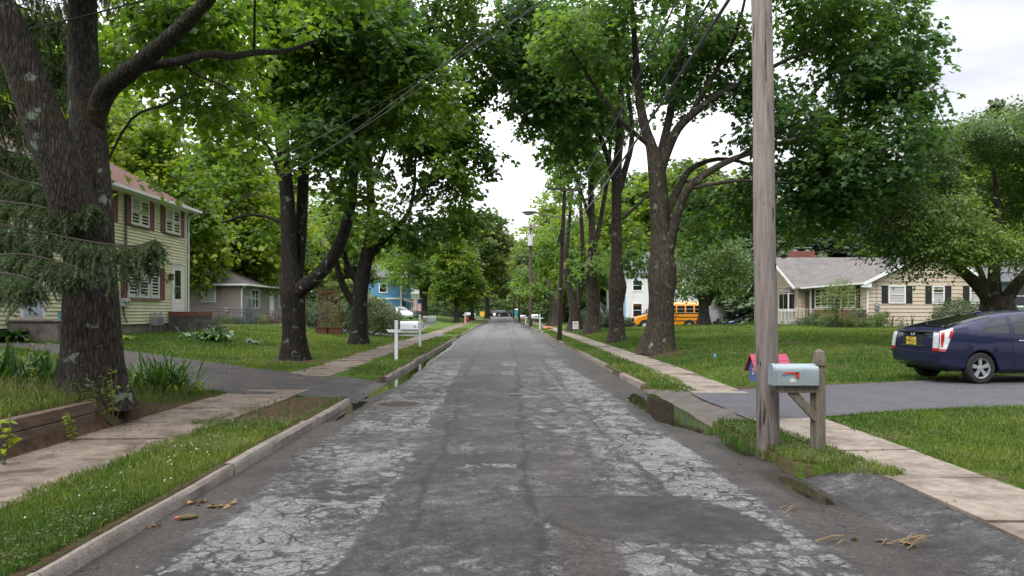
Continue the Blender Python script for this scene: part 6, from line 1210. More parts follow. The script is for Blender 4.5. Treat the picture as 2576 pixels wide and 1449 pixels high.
def hatch_details(t_, body, surf, patchs, endpanel, endpt):
    w = t_
    rg = endpanel('rear_lower_window', w, False, 5.05, 6.3, -.84, .84, CARG, .008)
    mb = MB(); n = 16
    for i in range(n+1):
        q = -1+2*i/n; p = Vector(endpt(False, 7.6, q*.96, .05)); mb.v += [tuple(p+Vector((-.06+.05*q*q, 0, -.004))), tuple(p+Vector((.10, 0, .036))), tuple(p+Vector((.10, 0, -.02))), tuple(p+Vector((-.05+.05*q*q, 0, -.03)))]
    for i in range(n):
        for j in range(4): mb.f.append((i*4+j, (i+1)*4+j, (i+1)*4+(j+1) % 4, i*4+(j+1) % 4)); mb.m.append(0)
    mb.build('spoiler', BLKPL, w, smooth=50)
    for sd in (1, -1):
        tl = endpanel('tail_light', w, False, 3.0, 6.5, sd*.80, sd*1.0, CLRL, .010); patchs('clear_lens', tl, (-.858, -.858), (-.76, -.54), 3.0, 6.35, sd, CLRL, .010)
        patchs('red_lens', tl, (-.70, -.64), (-.655, -.535), 4.5, 5.6, sd, REDL, .014); endpanel('red_lens', tl, False, 5.3, 5.8, sd*.86, sd*.99, REDL, .014); endpanel('red_lens', tl, False, 3.0, 3.35, sd*.80, sd*1.0, REDL, .015); patchs('red_lens', tl, (-.858, -.858), (-.765, -.74), 3.0, 3.3, sd, REDL, .014); patchs('red_lens', tl, (-.84, -.84), (-.80, -.76), 3.5, 5.4, sd, REDL, .014)
    endpanel('tailgate_recess', w, False, 3.55, 4.75, -.46, .46, BLKPL, .004)
    pl = thing('license_plate', None, None, (0, 0, 0)); pl.parent = w; p = Vector(endpt(False, 4.1, .12)); mb = MB(); mb.box((p.x-.02, 0.02, p.z), (.012, .31, .16)); mb.build('plate', mat('plate_yellow', (.60, .44, .07), .5, .08, 3), pl, bevel=.004); mb = MB(); mb.box((p.x-.016, .02, p.z), (.012, .335, .185)); mb.build('plate_frame', CHR, pl)
    rot = (R(90), 0, R(-90)); text('Y98\u00b7ELC', .105, BLKPL, pl, (p.x-.0275, .02, p.z-.004), rot, sx=.86); text('Garden State', .03, BLKPL, pl, (p.x-.0275, .02, p.z-.068), rot); text('NEW JERSEY', .026, BLKPL, pl, (p.x-.0275, .02, p.z+.066), rot)
    e = Vector(endpt(False, 4.92, 0)); mb = MB()
    def ring(cy, cz, a, b_, r): mb.tube([(e.x-.014, cy+a*math.cos(k*math.pi/12), cz+b_*math.sin(k*math.pi/12)) for k in range(25)], r, 6, cap=False)
    ring(0, e.z, .062, .043, .007); ring(0, e.z+.012, .036, .018, .005); ring(0, e.z-.004, .018, .036, .005); mb.build('emblem', CHR, w, smooth=60)
    mb = MB(); mb.box((e.x-.008, -.45, e.z-.01), (.01, .16, .024)); mb.build('badge', CHR, w); q = Vector(endpt(False, 3.55, 0)); mb = MB(); mb.box((q.x-.008, 0, q.z+.0), (.014, .72, .016)); mb.build('chrome_strip', CHR, w)
    for sd in (1, -1):
        for x in (.92, 1.95): h_ = surf(x, 4.55, sd, .02); MB().box(h_, (.20, .025, .032)).build('door_handle', ALLOY, w, bevel=.01)
        for x in (.71, 1.55): mb = MB(); mb.tube([surf(x+.03*math.sin(s), s, sd, .001) for s in np.linspace(2.2, 6.9, 14)], .006, 4); mb.build('door_seam', BLKIN, w)
        m2 = MB(); pts = [surf(.32*1.0*math.cos(a)*1.14+0, 0, 1) for a in (0,)]
    a_ = Vector((.62, 0, 1.455)); mb = MB(); mb.ell(a_, (.09, .03, .035), 10, 6); mb.tube([a_, a_+Vector((-.16, 0, .19))], [.006, .003], 5); mb.build('antenna', NAVY, w, smooth=60)
    mb = MB(); mb.tube([(-.62, -.05, 1.19), (-.5, .1, 1.235), (-.42, .40, 1.225)], [.02, .012, .008], 6); mb.build('wiper', BLKPL, w)
    endpanel('bumper_reflector', w, False, 1.55, 1.75, .3, .85, CHR, .004)
    for q in (1, -1): endpanel('headlight', w, True, 3.6, 4.6, q*.62, q*.98, HEADL)
car('parked_car', 'dark blue hatchback parked on the right driveway, rear towards the street', 'car', (9.69, 15.95, gzf(9.69, 15.95)+.018), R(6.8), NAVY, HATCH, hatch_details)
SEDAN = dict(HATCH, L0=-1.0, belt=[(-1., .92), (.4, .93), (1.2, .92), (2.4, .88), (3.4, .72), (3.6, .60)], roof=[(-1., .98), (-.55, 1.04), (-.3, 1.1), (.25, 1.34), (.7, 1.42), (1.3, 1.43), (1.6, 1.40), (2.5, .92), (3., .84), (3.6, .60)], rearw=(-.3, .3), winds=(1.65, 2.4), side=[((-.05, .25), (.72, .74)), ((.8, .82), (1.98, 1.55))], plan=[(-1., .82), (-.6, .95), (.3, 1), (2.4, 1), (3., .96), (3.35, .86), (3.6, .66)], zb=[(-1., .36), (-.6, .26), (3.2, .2), (3.6, .28)])
SUV = dict(HATCH, L0=-1.0, L1=3.8, wb=2.85, r=.37, hw=.95, zb=[(-1., .48), (-.6, .36), (3.3, .36), (3.8, .45)], belt=[(-1., 1.12), (2.4, 1.10), (3.3, 1.02), (3.8, .92)], roof=[(-1., 1.66), (-.8, 1.80), (-.3, 1.86), (1.2, 1.87), (1.8, 1.80), (2.5, 1.2), (2.8, 1.10), (3.6, 1.02), (3.8, .92)], topw=[(-1, .78), (1., .78), (2.8, .85)], tail=[(0, .1), (3, 0), (6, .06), (10, .12)], rearw=(-.95, -.8), winds=(1.9, 2.5), side=[((-.85, -.7), (.35, .35)), ((.45, .45), (1.25, 1.22)), ((1.35, 1.32), (2.2, 1.85))], plan=[(-1., .93), (-.7, .98), (0, 1), (3.2, .98), (3.6, .92), (3.8, .8)])
gs = lambda x, y: gzf(x, y)+.02
car('parked_car', 'dark blue sedan parked before the grey tarp beyond the right lawn', 'car', (27.2, 79, gs(27.2, 79)-.05), R(172), paint('deep_blue_paint', (.012, .016, .075), .3), SEDAN)
car('parked_car', 'black four-wheel-drive parked across the far end of the street', 'car', (-.9, 203, .01), R(0), paint('black_paint', (.008, .008, .009), .1), SUV)
car('parked_car', 'silver-grey people carrier on the cross street left of the road end', 'car', (-14.0, 206, .01), R(180), paint('silver_paint', (.30, .31, .33), .5), SUV)
car('parked_car', 'white car nosing out behind the black four-wheel-drive', 'car', (-1.6, 207.5, .01), R(0), paint('white_paint', (.72, .73, .74), 0), SEDAN)
car('parked_car', 'dark maroon people carrier behind the white car at the road end', 'car', (-2.3, 211, .01), R(0), paint('maroon_paint', (.05, .012, .014), .2), SUV)
car('parked_car', 'white car in the driveway glimpsed beside the drooping dark shrub', 'car', (-12.4, 86, gs(-12.4, 86)), R(-60), bpy.data.materials['white_paint'], SEDAN)
def school_bus():
    t_ = thing('school_bus', 'short yellow school bus with black rails parked behind the right street trees', 'bus', (19.7, 73, -.18), R(180)); YB = paint('bus_yellow', (.66, .235, .012), 0, .35); T = 'school'
    # local x forward (towards the street), rear end at x=0
    prof = [(-1.12, .42), (-1.16, .9), (-1.16, 2.1), (-1.06, 2.45), (-.8, 2.64), (-.4, 2.72), (0, 2.74), (.4, 2.72), (.8, 2.64), (1.06, 2.45), (1.16, 2.1), (1.16, .9), (1.12, .42)]
    mb = MB(); mb.prism(prof, 0, 4.75, 'yz'); body = mb.build('body', YB, t_, smooth=30)
    mb = MB(); mb.prism([(4.76, .45), (6.75, .45), (6.82, .75), (6.72, 1.05), (6.55, 1.25), (5.75, 1.42), (5.05, 2.12), (4.76, 2.16)], -1.02, 1.02, 'xz'); mb.build('cab', YB, t_, bevel=.06, smooth=40)
    mb = MB(); mb.prism([(4.3, 2.66), (5.0, 2.56), (5.12, 2.38), (5.1, 2.2), (4.3, 2.2)], -.98, .98, 'xz'); mb.build('roof_cap', YB, t_, bevel=.06, smooth=40)
    for sd in (1, -1):
        for i in range(5):
            x = .28+i*.86; wn = MB(); wn.box((x+.36, sd*1.158, 1.98), (.72, .03, .68)); f_ = wn.build('window', BLKIN, t_); mb = MB(); mb.box((x+.36, sd*1.168, 2.0), (.64, .03, .60)); mb.build('pane', CARG, f_); mb = MB(); mb.box((x+.36, sd*1.172, 1.99), (.70, .03, .05)); mb.box((x+.36, sd*1.172, 1.66), (.72, .03, .04)); mb.build('sash_rail', ALLOY, f_)
        mb = MB()
        for z in (1.56, 1.22, .86): mb.box((2.38, sd*1.168, z), (4.74, .035, .075))
        mb.build('rub_rail', BLKPL, t_); mb = MB(); mb.add([(4.95, sd*1.032, 1.45), (5.62, sd*1.032, 1.45), (5.08, sd*1.032, 2.02), (4.95, sd*1.032, 2.02)], [(0, 1, 2, 3)]); mb.build('door_window', CARG, t_)
        for x in (1.55, 5.85):
            mb = MB(); yy = sd*(1.172 if x < 4 else 1.034); mb.add([(x+.56*math.cos(a), yy, .40+.56*max(0, math.sin(a))) for a in np.linspace(0, math.pi, 20)], [tuple(range(20))]); mb.build('wheel_well', BLKIN, t_)
            wheel(t_, x, sd*(1.09 if x < 4 else .98), .385, .24, sd, 8, mat('white_wheel', (.6, .6, .6), .5) if 'white_wheel' not in bpy.data.materials else bpy.data.materials['white_wheel'])
        mb = MB(); mb.tube([(5.6, sd*1.0, 1.5), (5.75, sd*1.3, 1.55), (5.75, sd*1.3, 2.0)], .02, 5); mb.box((5.75, sd*1.32, 1.8), (.06, .2, .36)); mb.build('mirror', BLKPL, t_)
        mb = MB(); mb.box((6.76, sd*.78, .98), (.12, .3, .2)); mb.build('headlight', HEADL, t_); mb = MB(); mb.cyl((5.1, sd*.72, 2.42), .10, .08, 'x', 12); mb.build('warning_lamp', AMB, t_)
    mb = MB(); mb.add([(5.10, -.9, 2.12), (5.78, -.92, 1.46), (5.78, .92, 1.46), (5.10, .9, 2.12)], [(0, 1, 2, 3)]); mb.v = [(x+.03, y, z+.03) for x, y, z in mb.v]; mb.build('windshield', CARG, t_)
    mb = MB(); mb.box((6.86, 0, .52), (.16, 2.1, .24)); mb.build('bumper', BLKPL, t_); mb = MB(); mb.box((6.80, 0, .95), (.06, 1.0, .3)); mb.build('grille', BLKPL, t_); mb = MB(); mb.box((-.08, 0, .55), (.16, 2.2, .25)); mb.build('rear_bumper', BLKPL, t_)
    text('RAJAK LLC', .27, mat('bus_lettering', (.16, .02, .012), .6), t_, (3.25, 1.175, 1.38), (R(90), 0, R(180)), ext=.004)
    MB().box((2.9, 1.18, 1.02), (.14, .02, .1)).build('side_marker', REDL, t_)
school_bus()
t_ = thing('covered_trailer', 'boxy trailer wrapped in a pale grey tarp behind the dark blue sedan', 'trailer', (24.6, 84, gzf(24.6, 84))); mb = MB(); n = 26
for j, z in enumerate((.0, .5, 1.2, 2.0, 2.42, 2.5)):
    for k in range(n*2):
        a = k/n; u = (a if a < 1 else 2-a)*4.6-2.3; y = (-1.1 if a < 1 else 1.1); r = .05*math.sin(k*2.3+j*.7)+.03*math.sin(k*5.1); mb.v.append((u*(.99 if j > 4 else 1), (y+r*(1 if y > 0 else -1))*(.97 if j > 4 else 1), z+.03*math.sin(k*1.7)*(j == 0)))
m_ = n*2
for j in range(5):
    for k in range(m_): mb.f.append((j*m_+k, j*m_+(k+1) % m_, (j+1)*m_+(k+1) % m_, (j+1)*m_+k)); mb.m.append(0)
mb.f.append(tuple(5*m_+k for k in range(m_))); mb.m.append(0); mb.build('tarp', mat('grey_tarp', (.40, .41, .44), .6, .1, 2, .02, 4), t_, smooth=50)
for sd in (-1, 1): wheel(t_, 0, sd*.9, .3, .2, sd)

# ================================================================== POLES, WIRES, MAILBOXES
def woodpole(name, c1, c2):
    m, t, b = newmat(name); b.inputs['Roughness'].default_value = .9; b.inputs['Specular IOR Level'].default_value = .2; c = N(t, 'ShaderNodeTexCoord'); mp = N(t, 'ShaderNodeMapping'); mp.inputs['Scale'].default_value = (1, 1, .06); L(t, c.outputs['Object'], mp.inputs[0]); mp2 = N(t, 'ShaderNodeMapping'); mp2.inputs['Scale'].default_value = (1, 1, .16); L(t, c.outputs['Object'], mp2.inputs[0])
    n1 = noise(t, mp.outputs[0], 34, 6, .7); n2 = noise(t, mp.outputs[0], 13, 4, .6); n3 = noise(t, mp2.outputs[0], 17, 2, .5); sp = N(t, 'ShaderNodeSeparateXYZ'); L(t, c.outputs['Object'], sp.inputs[0])
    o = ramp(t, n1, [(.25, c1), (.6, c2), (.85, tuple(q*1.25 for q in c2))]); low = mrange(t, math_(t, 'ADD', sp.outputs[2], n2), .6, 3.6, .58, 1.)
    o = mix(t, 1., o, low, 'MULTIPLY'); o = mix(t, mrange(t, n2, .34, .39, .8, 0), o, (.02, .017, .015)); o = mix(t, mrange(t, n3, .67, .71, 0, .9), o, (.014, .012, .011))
    L(t, o, b.inputs['Base Color']); bumpn(t, b, math_(t, 'ADD', n1, math_(t, 'MULTIPLY', mrange(t, n2, .34, .42), .8)), .012); return m
GREYW = woodpole('grey_pole_wood', (.15, .125, .115), (.335, .285, .270)); BRW = woodpole('brown_pole_wood', (.060, .040, .032), (.125, .088, .072))
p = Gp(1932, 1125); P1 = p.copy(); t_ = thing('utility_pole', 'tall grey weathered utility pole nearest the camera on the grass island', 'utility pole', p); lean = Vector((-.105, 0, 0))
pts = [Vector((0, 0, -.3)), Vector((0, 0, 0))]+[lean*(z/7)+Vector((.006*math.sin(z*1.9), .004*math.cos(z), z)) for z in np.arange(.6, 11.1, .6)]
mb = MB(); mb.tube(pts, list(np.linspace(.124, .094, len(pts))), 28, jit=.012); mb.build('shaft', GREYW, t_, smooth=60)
tg = thing('number_tag', None, None, (0, 0, 0)); tg.parent = t_; zt = 1.6-(717-783)/1860*p.y-p.z; xo = lean.x*zt/7; mb = MB(); n = 12; r = .1145
for i in range(n+1):
    a = R(-155+70*i/n); mb.v += [(xo+r*math.cos(a), r*math.sin(a), zt-.02), (xo+r*math.cos(a), r*math.sin(a), zt+.02)]
mb.f = [(2*i, 2*i+2, 2*i+3, 2*i+1) for i in range(n)]; mb.m = [0]*n; mb.build('plate', mat('tag_white', (.7, .7, .7), .5), tg, fix=False)
for ch, ang, m_ in (('S', -147, mat('tag_orange', (.7, .3, .02), .5)), ('R', -112, mat('tag_red', (.35, .03, .02), .5)), ('U', -96, BLKPL)):
    a = R(ang); text(ch, .034, m_, tg, (xo+(r+.003)*math.cos(a), (r+.003)*math.sin(a), zt), (R(90), 0, a+R(90)))
def pole(label, px, py, top, wpx, arm=None, mat_=BRW, lean=0.):
    p = Gp(px, py); t_ = thing('utility_pole', label, 'utility pole', p); h = H+(HY-top)/F*p.y-p.z; r = wpx/F*p.y/2; MB().tube([(0, 0, -.3), (lean*.3, 0, h*.4), (lean*.7, 0, h*.75), (lean, 0, h)], [r*1.05, r, r*.85, r*.7], 14).build('shaft', mat_, t_, smooth=60); return t_, p, h
t2, P2, h2 = pole('brown pole with crossarm and street light arching over the road', 1407, 856, 471, 11.5, lean=.28)
def px2(px, py): q = Wp(px, py, P2.y); return q-P2
mb = MB(); a, b_ = px2(1375, 475), px2(1460, 480); a.y = b_.y = -.14; mb.bar(a, b_, .10, .12); mb.bar(px2(1404, 480)+Vector((0, -.12, -.05)), px2(1421, 500), .03, .04); mb.bar(px2(1442, 482)+Vector((0, -.12, -.05)), px2(1424, 500), .03, .04); mb.build('crossarm', GREYW, t2)
mb = MB()
for px in (1379, 1400, 1455): q = px2(px, 470); mb.cyl((q.x, -.14, q.z+.03), .04, .14, 'z', 8)
mb.build('insulator', STEEL, t2)
mb = MB(); mb.tube([px2(1418, 552), px2(1395, 545), px2(1362, 538), px2(1348, 536)], .035, 8); mb.build('lamp_arm', STEEL, t2, smooth=60); mb = MB(); c_ = px2(1332, 534); mb.ell(c_, (.42, .16, .10), 14, 8); mb.build('lamp_head', mat('lamp_grey', (.36, .42, .44), .4, .05), t2, smooth=60); mb = MB(); mb.ell(c_-Vector((.06, 0, .08)), (.22, .12, .09), 12, 6); mb.build('lamp_lens', CLRL, t2, smooth=60)
mb = MB(); q = px2(1413, 600); mb.box(q+Vector((0, -.12, .1)), (.22, .16, .7)); mb.tube([q+Vector((-.2, -.1, -.2)), q+Vector((-.1, -.16, .2)), q+Vector((.1, -.15, .5))], .05, 6); mb.build('cable_box', DARKM, t2); mb = MB(); q = px2(1408, 727); mb.box(q+Vector((0, -.17, 0)), (.16, .02, .05)); mb.build('number_tag', WHITE, t2)
t3, P3, h3 = pole('pole with a grey transformer can beyond the street light', 1335, 824, 564, 8.5)
def px3(px, py): return Wp(px, py, P3.y)-P3
mb = MB(); mb.bar(px3(1311, 572)+Vector((0, -.15, 0)), px3(1357, 571)+Vector((0, -.15, 0)), .1, .13); mb.build('crossarm', GREYW, t3); mb = MB(); q = px3(1334, 606); mb.cyl(q+Vector((0, -.42, 0)), .27, 1.05, 'z', 18); mb.cyl(q+Vector((0, -.42, .56)), .28, .06, 'z', 18); mb.tube([q+Vector((-.1, -.6, .6)), q+Vector((-.12, -.65, .85))], .04, 6); mb.tube([q+Vector((.12, -.6, .6)), q+Vector((.14, -.65, .9))], .04, 6); mb.build('transformer', mat('transformer_grey', (.5, .52, .54), .5, .06), t3, smooth=40)
pole('thin brown pole past the pole with the transformer', 1306, 807.7, 640, 5.); pole('farthest utility pole just before the cross street', 1291.8, 802, 660, 4.6)
def wire(label, pts, r=.009, sag=.3, n=26, name='overhead_wire'):
    """pts: world end points (2 or more); hangs between them"""
    P = []
    for a, b_ in zip(pts[:-1], pts[1:]):
        a, b_ = Vector(a), Vector(b_); P += [a.lerp(b_, i/n)-Vector((0, 0, 4*sag*(i/n)*(1-i/n))) for i in range(n+1)]
    mb = MB(); mb.tube(P, r, 5); o = mb.build(name, mat('black_cable', (.035, .035, .038), .4) if 'black_cable' not in bpy.data.materials else bpy.data.materials['black_cable']); return tag(o, label, 'wire')
T1 = Vector((P1.x-.1, P1.y, 0)); W2 = lambda px, py: Wp(px, py, P2.y)
# ends at the near pole are above the picture; heights read off where each wire leaves the frame
def from_pole(z): return (T1.x, T1.y, z)
wire('thick black telephone bundle from the near pole down to the cable box', [from_pole(5.55), W2(1420, 590)], .026, .28); wire('black cable just above the thick telephone bundle', [from_pole(5.95), W2(1420, 578)], .016, .26)
wire('single power wire running to the crossarm of the lamp pole', [from_pole(8.1), W2(1455, 476)], .011, .5); wire('twisted power cable meeting the lamp pole below its arm', [from_pole(6.9), W2(1420, 510)], .016, .45)
wire('service wire looping from the lamp pole towards the transformer pole', [W2(1420, 596), P3+px3(1333, 640)], .014, .5); wire('power wire from lamp pole crossarm to transformer pole crossarm', [W2(1379, 468), P3+px3(1314, 570)], .01, .5)
wire('drooping cable from the transformer pole to the thin far pole', [P3+px3(1333, 690), Wp(1303, 700, 113)], .014, .8)
wire('thick wire crossing the upper left of the street to the massive maple', [from_pole(7.7), (-16, 12.2, 5.75)], .013, 1.25); wire('thin wire crossing the upper left just above the thick one', [from_pole(7.95), (-16, 12.0, 6.1)], .007, 1.25)
yhc = Vector((-14.0, 33.6, 5.9))
wire('service wire slanting down to the far corner of the yellow house', [from_pole(7.2), yhc], .010, .8); wire('lower service wire slanting down to the yellow house upper windows', [from_pole(6.9), (-14.3, 30.6, 5.2)], .008, .9); wire('thin line slanting from the near pole to the yellow house meters', [from_pole(6.6), (-14.35, 28.5, 5.6)], .007, .8)
wire('wire crossing the open sky in the upper right corner', [from_pole(8.6), (30.5, 44.5, 5.2)], .012, .6)
# ---- mailboxes
MBW = mat('mailbox_white', (.70, .72, .76), .4, .05); WPOST = mat('white_post', (.66, .67, .70), .55, .06); GALV = mat('mailbox_bluegrey', (.30, .36, .39), .42, .14, 6, metal=.25, dirt=(.22, .25, .26), dscale=3, damt=.5); OLDW = mat('old_grey_wood', (.17, .145, .115), .9, .3, 7, .01, 40, dirt=(.085, .095, .045), dscale=2.5, damt=.7, stretch=(5, 5, 1)); REDF = mat('flag_red', (.55, .035, .03), .45, .05)
def dome(mb, x0, x1, w_, h, z, y=0, mi=0):
    r = w_/2; pr = [(y-r, z), (y-r, z+h-r)]+[(y-r*math.cos(a), z+h-r+r*math.sin(a)) for a in np.linspace(.2, math.pi-.2, 12)]+[(y+r, z+h-r), (y+r, z)]; mb.prism(pr, x0, x1, 'yz', mi)
p = Gp(2061, 1138); SZ = .9; t_ = thing('mailbox', 'blue-grey mailbox numbered 15 with red flag on a pointed grey wooden post', 'mailbox', p)
# box reaches towards the road (-X); post has a faceted finial
mb = MB(); mb.box((0, 0, .44), (.098, .098, .90)); mb.box((0, 0, .905), (.085, .085, .05)); mb.box((0, 0, .95), (.118, .118, .05)); mb.box((0, 0, 1.025), (.112, .112, .10), top=.72); mb.box((0, 0, 1.085), (.078, .078, .03), top=.35); mb.box((-.055, .03, .35), (.05, .04, .7)); mb.build('post', OLDW, t_, bevel=.006)
mb = MB(); mb.box((-.24, 0, .675), (.42, .09, .075)); mb.bar((-.30, 0, .65), (-.03, 0, .36), .085, .05, up=(0, 1, 0)); mb.build('bracket', OLDW, t_, bevel=.004)
mb = MB(); dome(mb, -.49, -.035, .17, .228, .716); bx = mb.build('box', GALV, t_, smooth=40, bevel=.004); mb = MB(); dome(mb, -.515, -.492, .178, .234, .714); mb.build('door', GALV, bx, smooth=40, bevel=.004)
mb = MB(); mb.box((-.335, -.094, .853), (.15, .006, .016)); mb.box((-.268, -.094, .833), (.036, .006, .055)); mb.box((-.405, -.09, .850), (.042, .012, .03), mi=1); mb.build('flag', [REDF, GALV], t_)
sg = thing('number_label', None, None, (0, 0, 0)); sg.parent = t_; MB().box((-.315, -.0865, .772), (.056, .003, .036)).build('label', WHITE, sg); text('1 5', .036, BLKPL, sg, (-.315, -.0885, .772), (R(90), 0, 0), sx=.9)
p = Vector((3.61, 10.05, -.17)); t_ = thing('mailbox', 'blue birdhouse-shaped mailbox numbered 13 with magenta roof behind the near pole', 'mailbox', p); BL = mat('mailbox_blue', (.085, .135, .32), .6, .12, 6); MG = mat('magenta_roof', (.34, .035, .085), .6, .1, 5)
mb = MB(); mb.box((.02, .0, .50), (.1, .1, .70)); mb.build('post', OLDW, t_); mb = MB(); mb.prism([(-.13, .82), (.13, .82), (.15, 1.0), (0, 1.15), (-.15, 1.0)], -.21, .21, 'yz'); bx = mb.build('box', BL, t_)
mb = MB()
for sd in (-1, 1):
    for i in range(3): a = (sd*(.0+.075*i), 1.185-.072*i-.004*i); b2 = (sd*(.0+.075*(i+1)+.012), 1.185-.072*(i+1)-.012-.004*i); mb.bar((-.25, (a[0]+b2[0])/2, (a[1]+b2[1])/2), (.25, (a[0]+b2[0])/2, (a[1]+b2[1])/2), math.hypot(a[0]-b2[0], a[1]-b2[1]), .016, up=(0, .69*sd, .72))
mb.build('roof', MG, t_); sg = thing('number_label', None, None, (0, 0, 0)); sg.parent = t_; MB().box((-.212, -.03, .955), (.004, .06, .08)).box((-.16, -.152, .93), (.06, .004, .07)).build('label', WHITE, sg); text('13', .075, BLKPL, sg, (-.2155, -.03, .955), (R(90), 0, R(-90)), sx=.8); text('13', .065, BLKPL, sg, (-.16, -.1555, .93), (R(90), 0, 0), sx=.8)
def roadside_box(label, px, py, num=None, side=1, h=1.2, rust=False, brace=False, flagc=None):
    """white post with a cross arm; the box lies along the arm, reaching over the road (side=+1 right, -1 left)"""
    p = Gp(px, py); t_ = thing('mailbox', label, 'mailbox', p); mb = MB(); mb.box((0, 0, h/2), (.09, .09, h)); mb.box((0, 0, h+.02), (.11, .11, .03), top=.7); mb.build('post', WPOST, t_); mb = MB(); z = h*.76
    mb.prism([(-.30*side, z+.045), (-.22*side, z-.045), (.66*side, z-.045), (.66*side, z+.045)], -.05, .05, 'xz')
    if brace: mb.prism([(.06*side, z-.05), (.46*side, z-.05), (.06*side, z-.34)], -.03, .03, 'xz')
    mb.build('arm', WPOST, t_); mb = MB(); x0, x1 = sorted((.13*side, .66*side)); dome(mb, x0, x1, .20, .25, z+.05, -.06 if False else 0); bx = mb.build('box', mat('rusty_box', (.45, .44, .43), .6, .2, 4, dirt=(.16, .10, .06), dscale=5, damt=.9) if rust else MBW, t_, smooth=40)
    mb = MB(); x = x1+.006 if side > 0 else x0-.006; dome(mb, x-.006, x+.006, .21, .255, z+.048); mb.build('door', MBW, bx, smooth=40)
    if num: text(num, .11 if not brace else .13, BLKPL, t_, ((.56*side if not brace else .12*side), -.102 if not brace else -.032, z+.13 if not brace else z-.16), (R(90), 0, 0))
    if flagc: mb = MB(); mb.box((.3*side, -.108, z+.17), (.2, .01, .05)); mb.build('flag', flagc, t_)
    return t_
roadside_box('white mailbox numbered 16 on a white post with a pointed arm', 997, 908, '16', 1, 1.19); roadside_box('rust-stained mailbox numbered 14 on a tall white post with brace', 1056.5, 873.5, '14', 1, 1.32, True, True)
roadside_box('white mailbox beside the red fire hydrant', 1170, 813, None, 1, 1.35, flagc=REDF); roadside_box('white mailbox with dark marks on a white post beside the orange bag', 1358, 831, None, -1, 1.25, flagc=BLKPL); roadside_box('small white mailbox left of the pole with the transformer', 1322.6, 816.5, None, -1, 1.05, flagc=DARKM)
roadside_box('dark mailbox beyond the fire hydrant at the left verge', 1195, 803.5, None, -1, 1.1, flagc=BLKPL)
p = Gp(1175, 812); t_ = thing('fire_hydrant', 'red fire hydrant on the left verge beside a white mailbox', 'fire hydrant', p); HR = mat('hydrant_red', (.48, .03, .02), .45, .08)
mb = MB(); mb.tube([(0, 0, -.05), (0, 0, .06), (0, 0, .07), (0, 0, .5), (0, 0, .52), (0, 0, .58), (0, 0, .60), (0, 0, .72), (0, 0, .78)], [.17, .17, .12, .12, .16, .16, .13, .10, .04], 16); mb.build('barrel', HR, t_, smooth=35); mb = MB(); mb.cyl((0, 0, .81), .03, .08, 'z', 6); mb.build('cap_nut', HR, t_)
for d in ((-.17, 0, 0), (.17, 0, 0)): MB().cyl((d[0], 0, .42), .065, .12, 'x', 12).build('outlet', HR, t_)
MB().cyl((0, -.18, .42), .08, .12, 'y', 12).build('pumper_outlet', HR, t_)
# ---- small things
p = Gp(1448, 820); p = Vector((4.6, 46.5, gzf(4.6, 46.5))); t_ = thing('yard_sign', 'small white yard sign on wire legs by the V-forked maple', 'sign', p); MB().box((0, 0, .62), (.36, .012, .48)).build('panel', WHITE, t_); MB().box((0, -.012, .72), (.24, .004, .1)).box((0, -.012, .54), (.26, .004, .05)).build('print', mat('grey_print', (.3, .3, .32), .7), t_); MB().tube([(-.12, 0, 0), (-.12, 0, .4)], .006, 5).tube([(.12, 0, 0), (.12, 0, .4)], .006, 5).build('wire_leg', STEEL, t_)
p = Gp(1795, 908); t_ = thing('survey_flag', 'small blue marker flag on a thin wire in the right lawn', 'flag', p); MB().tube([(0, 0, 0), (.01, 0, .2)], .002, 4).build('wire', STEEL, t_); MB().add([(0, 0, .12), (.05, -.01, .10), (.07, .0, .15), (.055, .01, .19), (.015, 0, .21)], [(0, 1, 2, 3, 4)]).add([(.001, .004, .12), (.05, -.006, .10), (.07, .004, .15), (.055, .014, .19), (.015, .004, .21)], [(4, 3, 2, 1, 0)]).build('flag', mat('marker_blue', (.06, .36, .68), .5), t_)
def flag_us(label, base, w_, hgt, rot, hang=0.):
    t_ = thing('national_flag', label, 'flag', base, rot); mb = MB(); n = 8
    for s in range(13):
        for i in range(n):
            x0, x1 = w_*i/n, w_*(i+1)/n; f_ = lambda x: .06*math.sin(x*5/w_); z0, z1 = -hgt*s/13, -hgt*(s+1)/13; mi = 2 if (s < 7 and x0 < w_*.39) else (0 if s % 2 == 0 else 1); mb.add([(x0, f_(x0), z0-hang*x0), (x1, f_(x1), z0-hang*x1), (x1, f_(x1), z1-hang*x1), (x0, f_(x0), z1-hang*x0)], [(0, 1, 2, 3)], mi)
    mb.build('cloth', [mat('flag_stripe_red', (.40, .03, .04), .8), mat('flag_stripe_white', (.7, .7, .7), .8), mat('flag_blue', (.02, .035, .13), .8)], t_, fix=False); mb = MB(); mb.tube([(-.05, 0, -hgt*.9), (-.03, 0, .1)], .02, 6); mb.build('staff', STEEL, t_)
mb = MB(); t_ = thing('national_flag', 'striped flag with blue canton hanging vertically before the green-based house', 'flag', Wp(1051, 752, 104)); w_, hgt = 1.1, 1.75
for s in range(13):
    for i in range(8): x0, x1 = w_*s/13-.55, w_*(s+1)/13-.55; z0, z1 = -hgt*i/8, -hgt*(i+1)/8; mi = 2 if (s > 5 and i < 3) else (0 if s % 2 == 0 else 1); mb.add([(x0, .05*math.sin(s), z0), (x1, .05*math.sin(s+1), z0), (x1, .05*math.sin(s+1), z1), (x0, .05*math.sin(s), z1)], [(0, 1, 2, 3)], mi)
mb.build('cloth', [mat('flag_red_cloth', (.40, .03, .05), .8), mat('flag_white_cloth', (.72, .72, .75), .8), mat('flag_blue_cloth', (.02, .04, .16), .8)], t_, fix=False); MB().tube([(-.6, .0, .03), (.6, 0, .03)], .02, 6).tube([(-.6, 0, .03), (-.6, 0, -2.6)], .03, 6).build('staff', WHITE, t_)
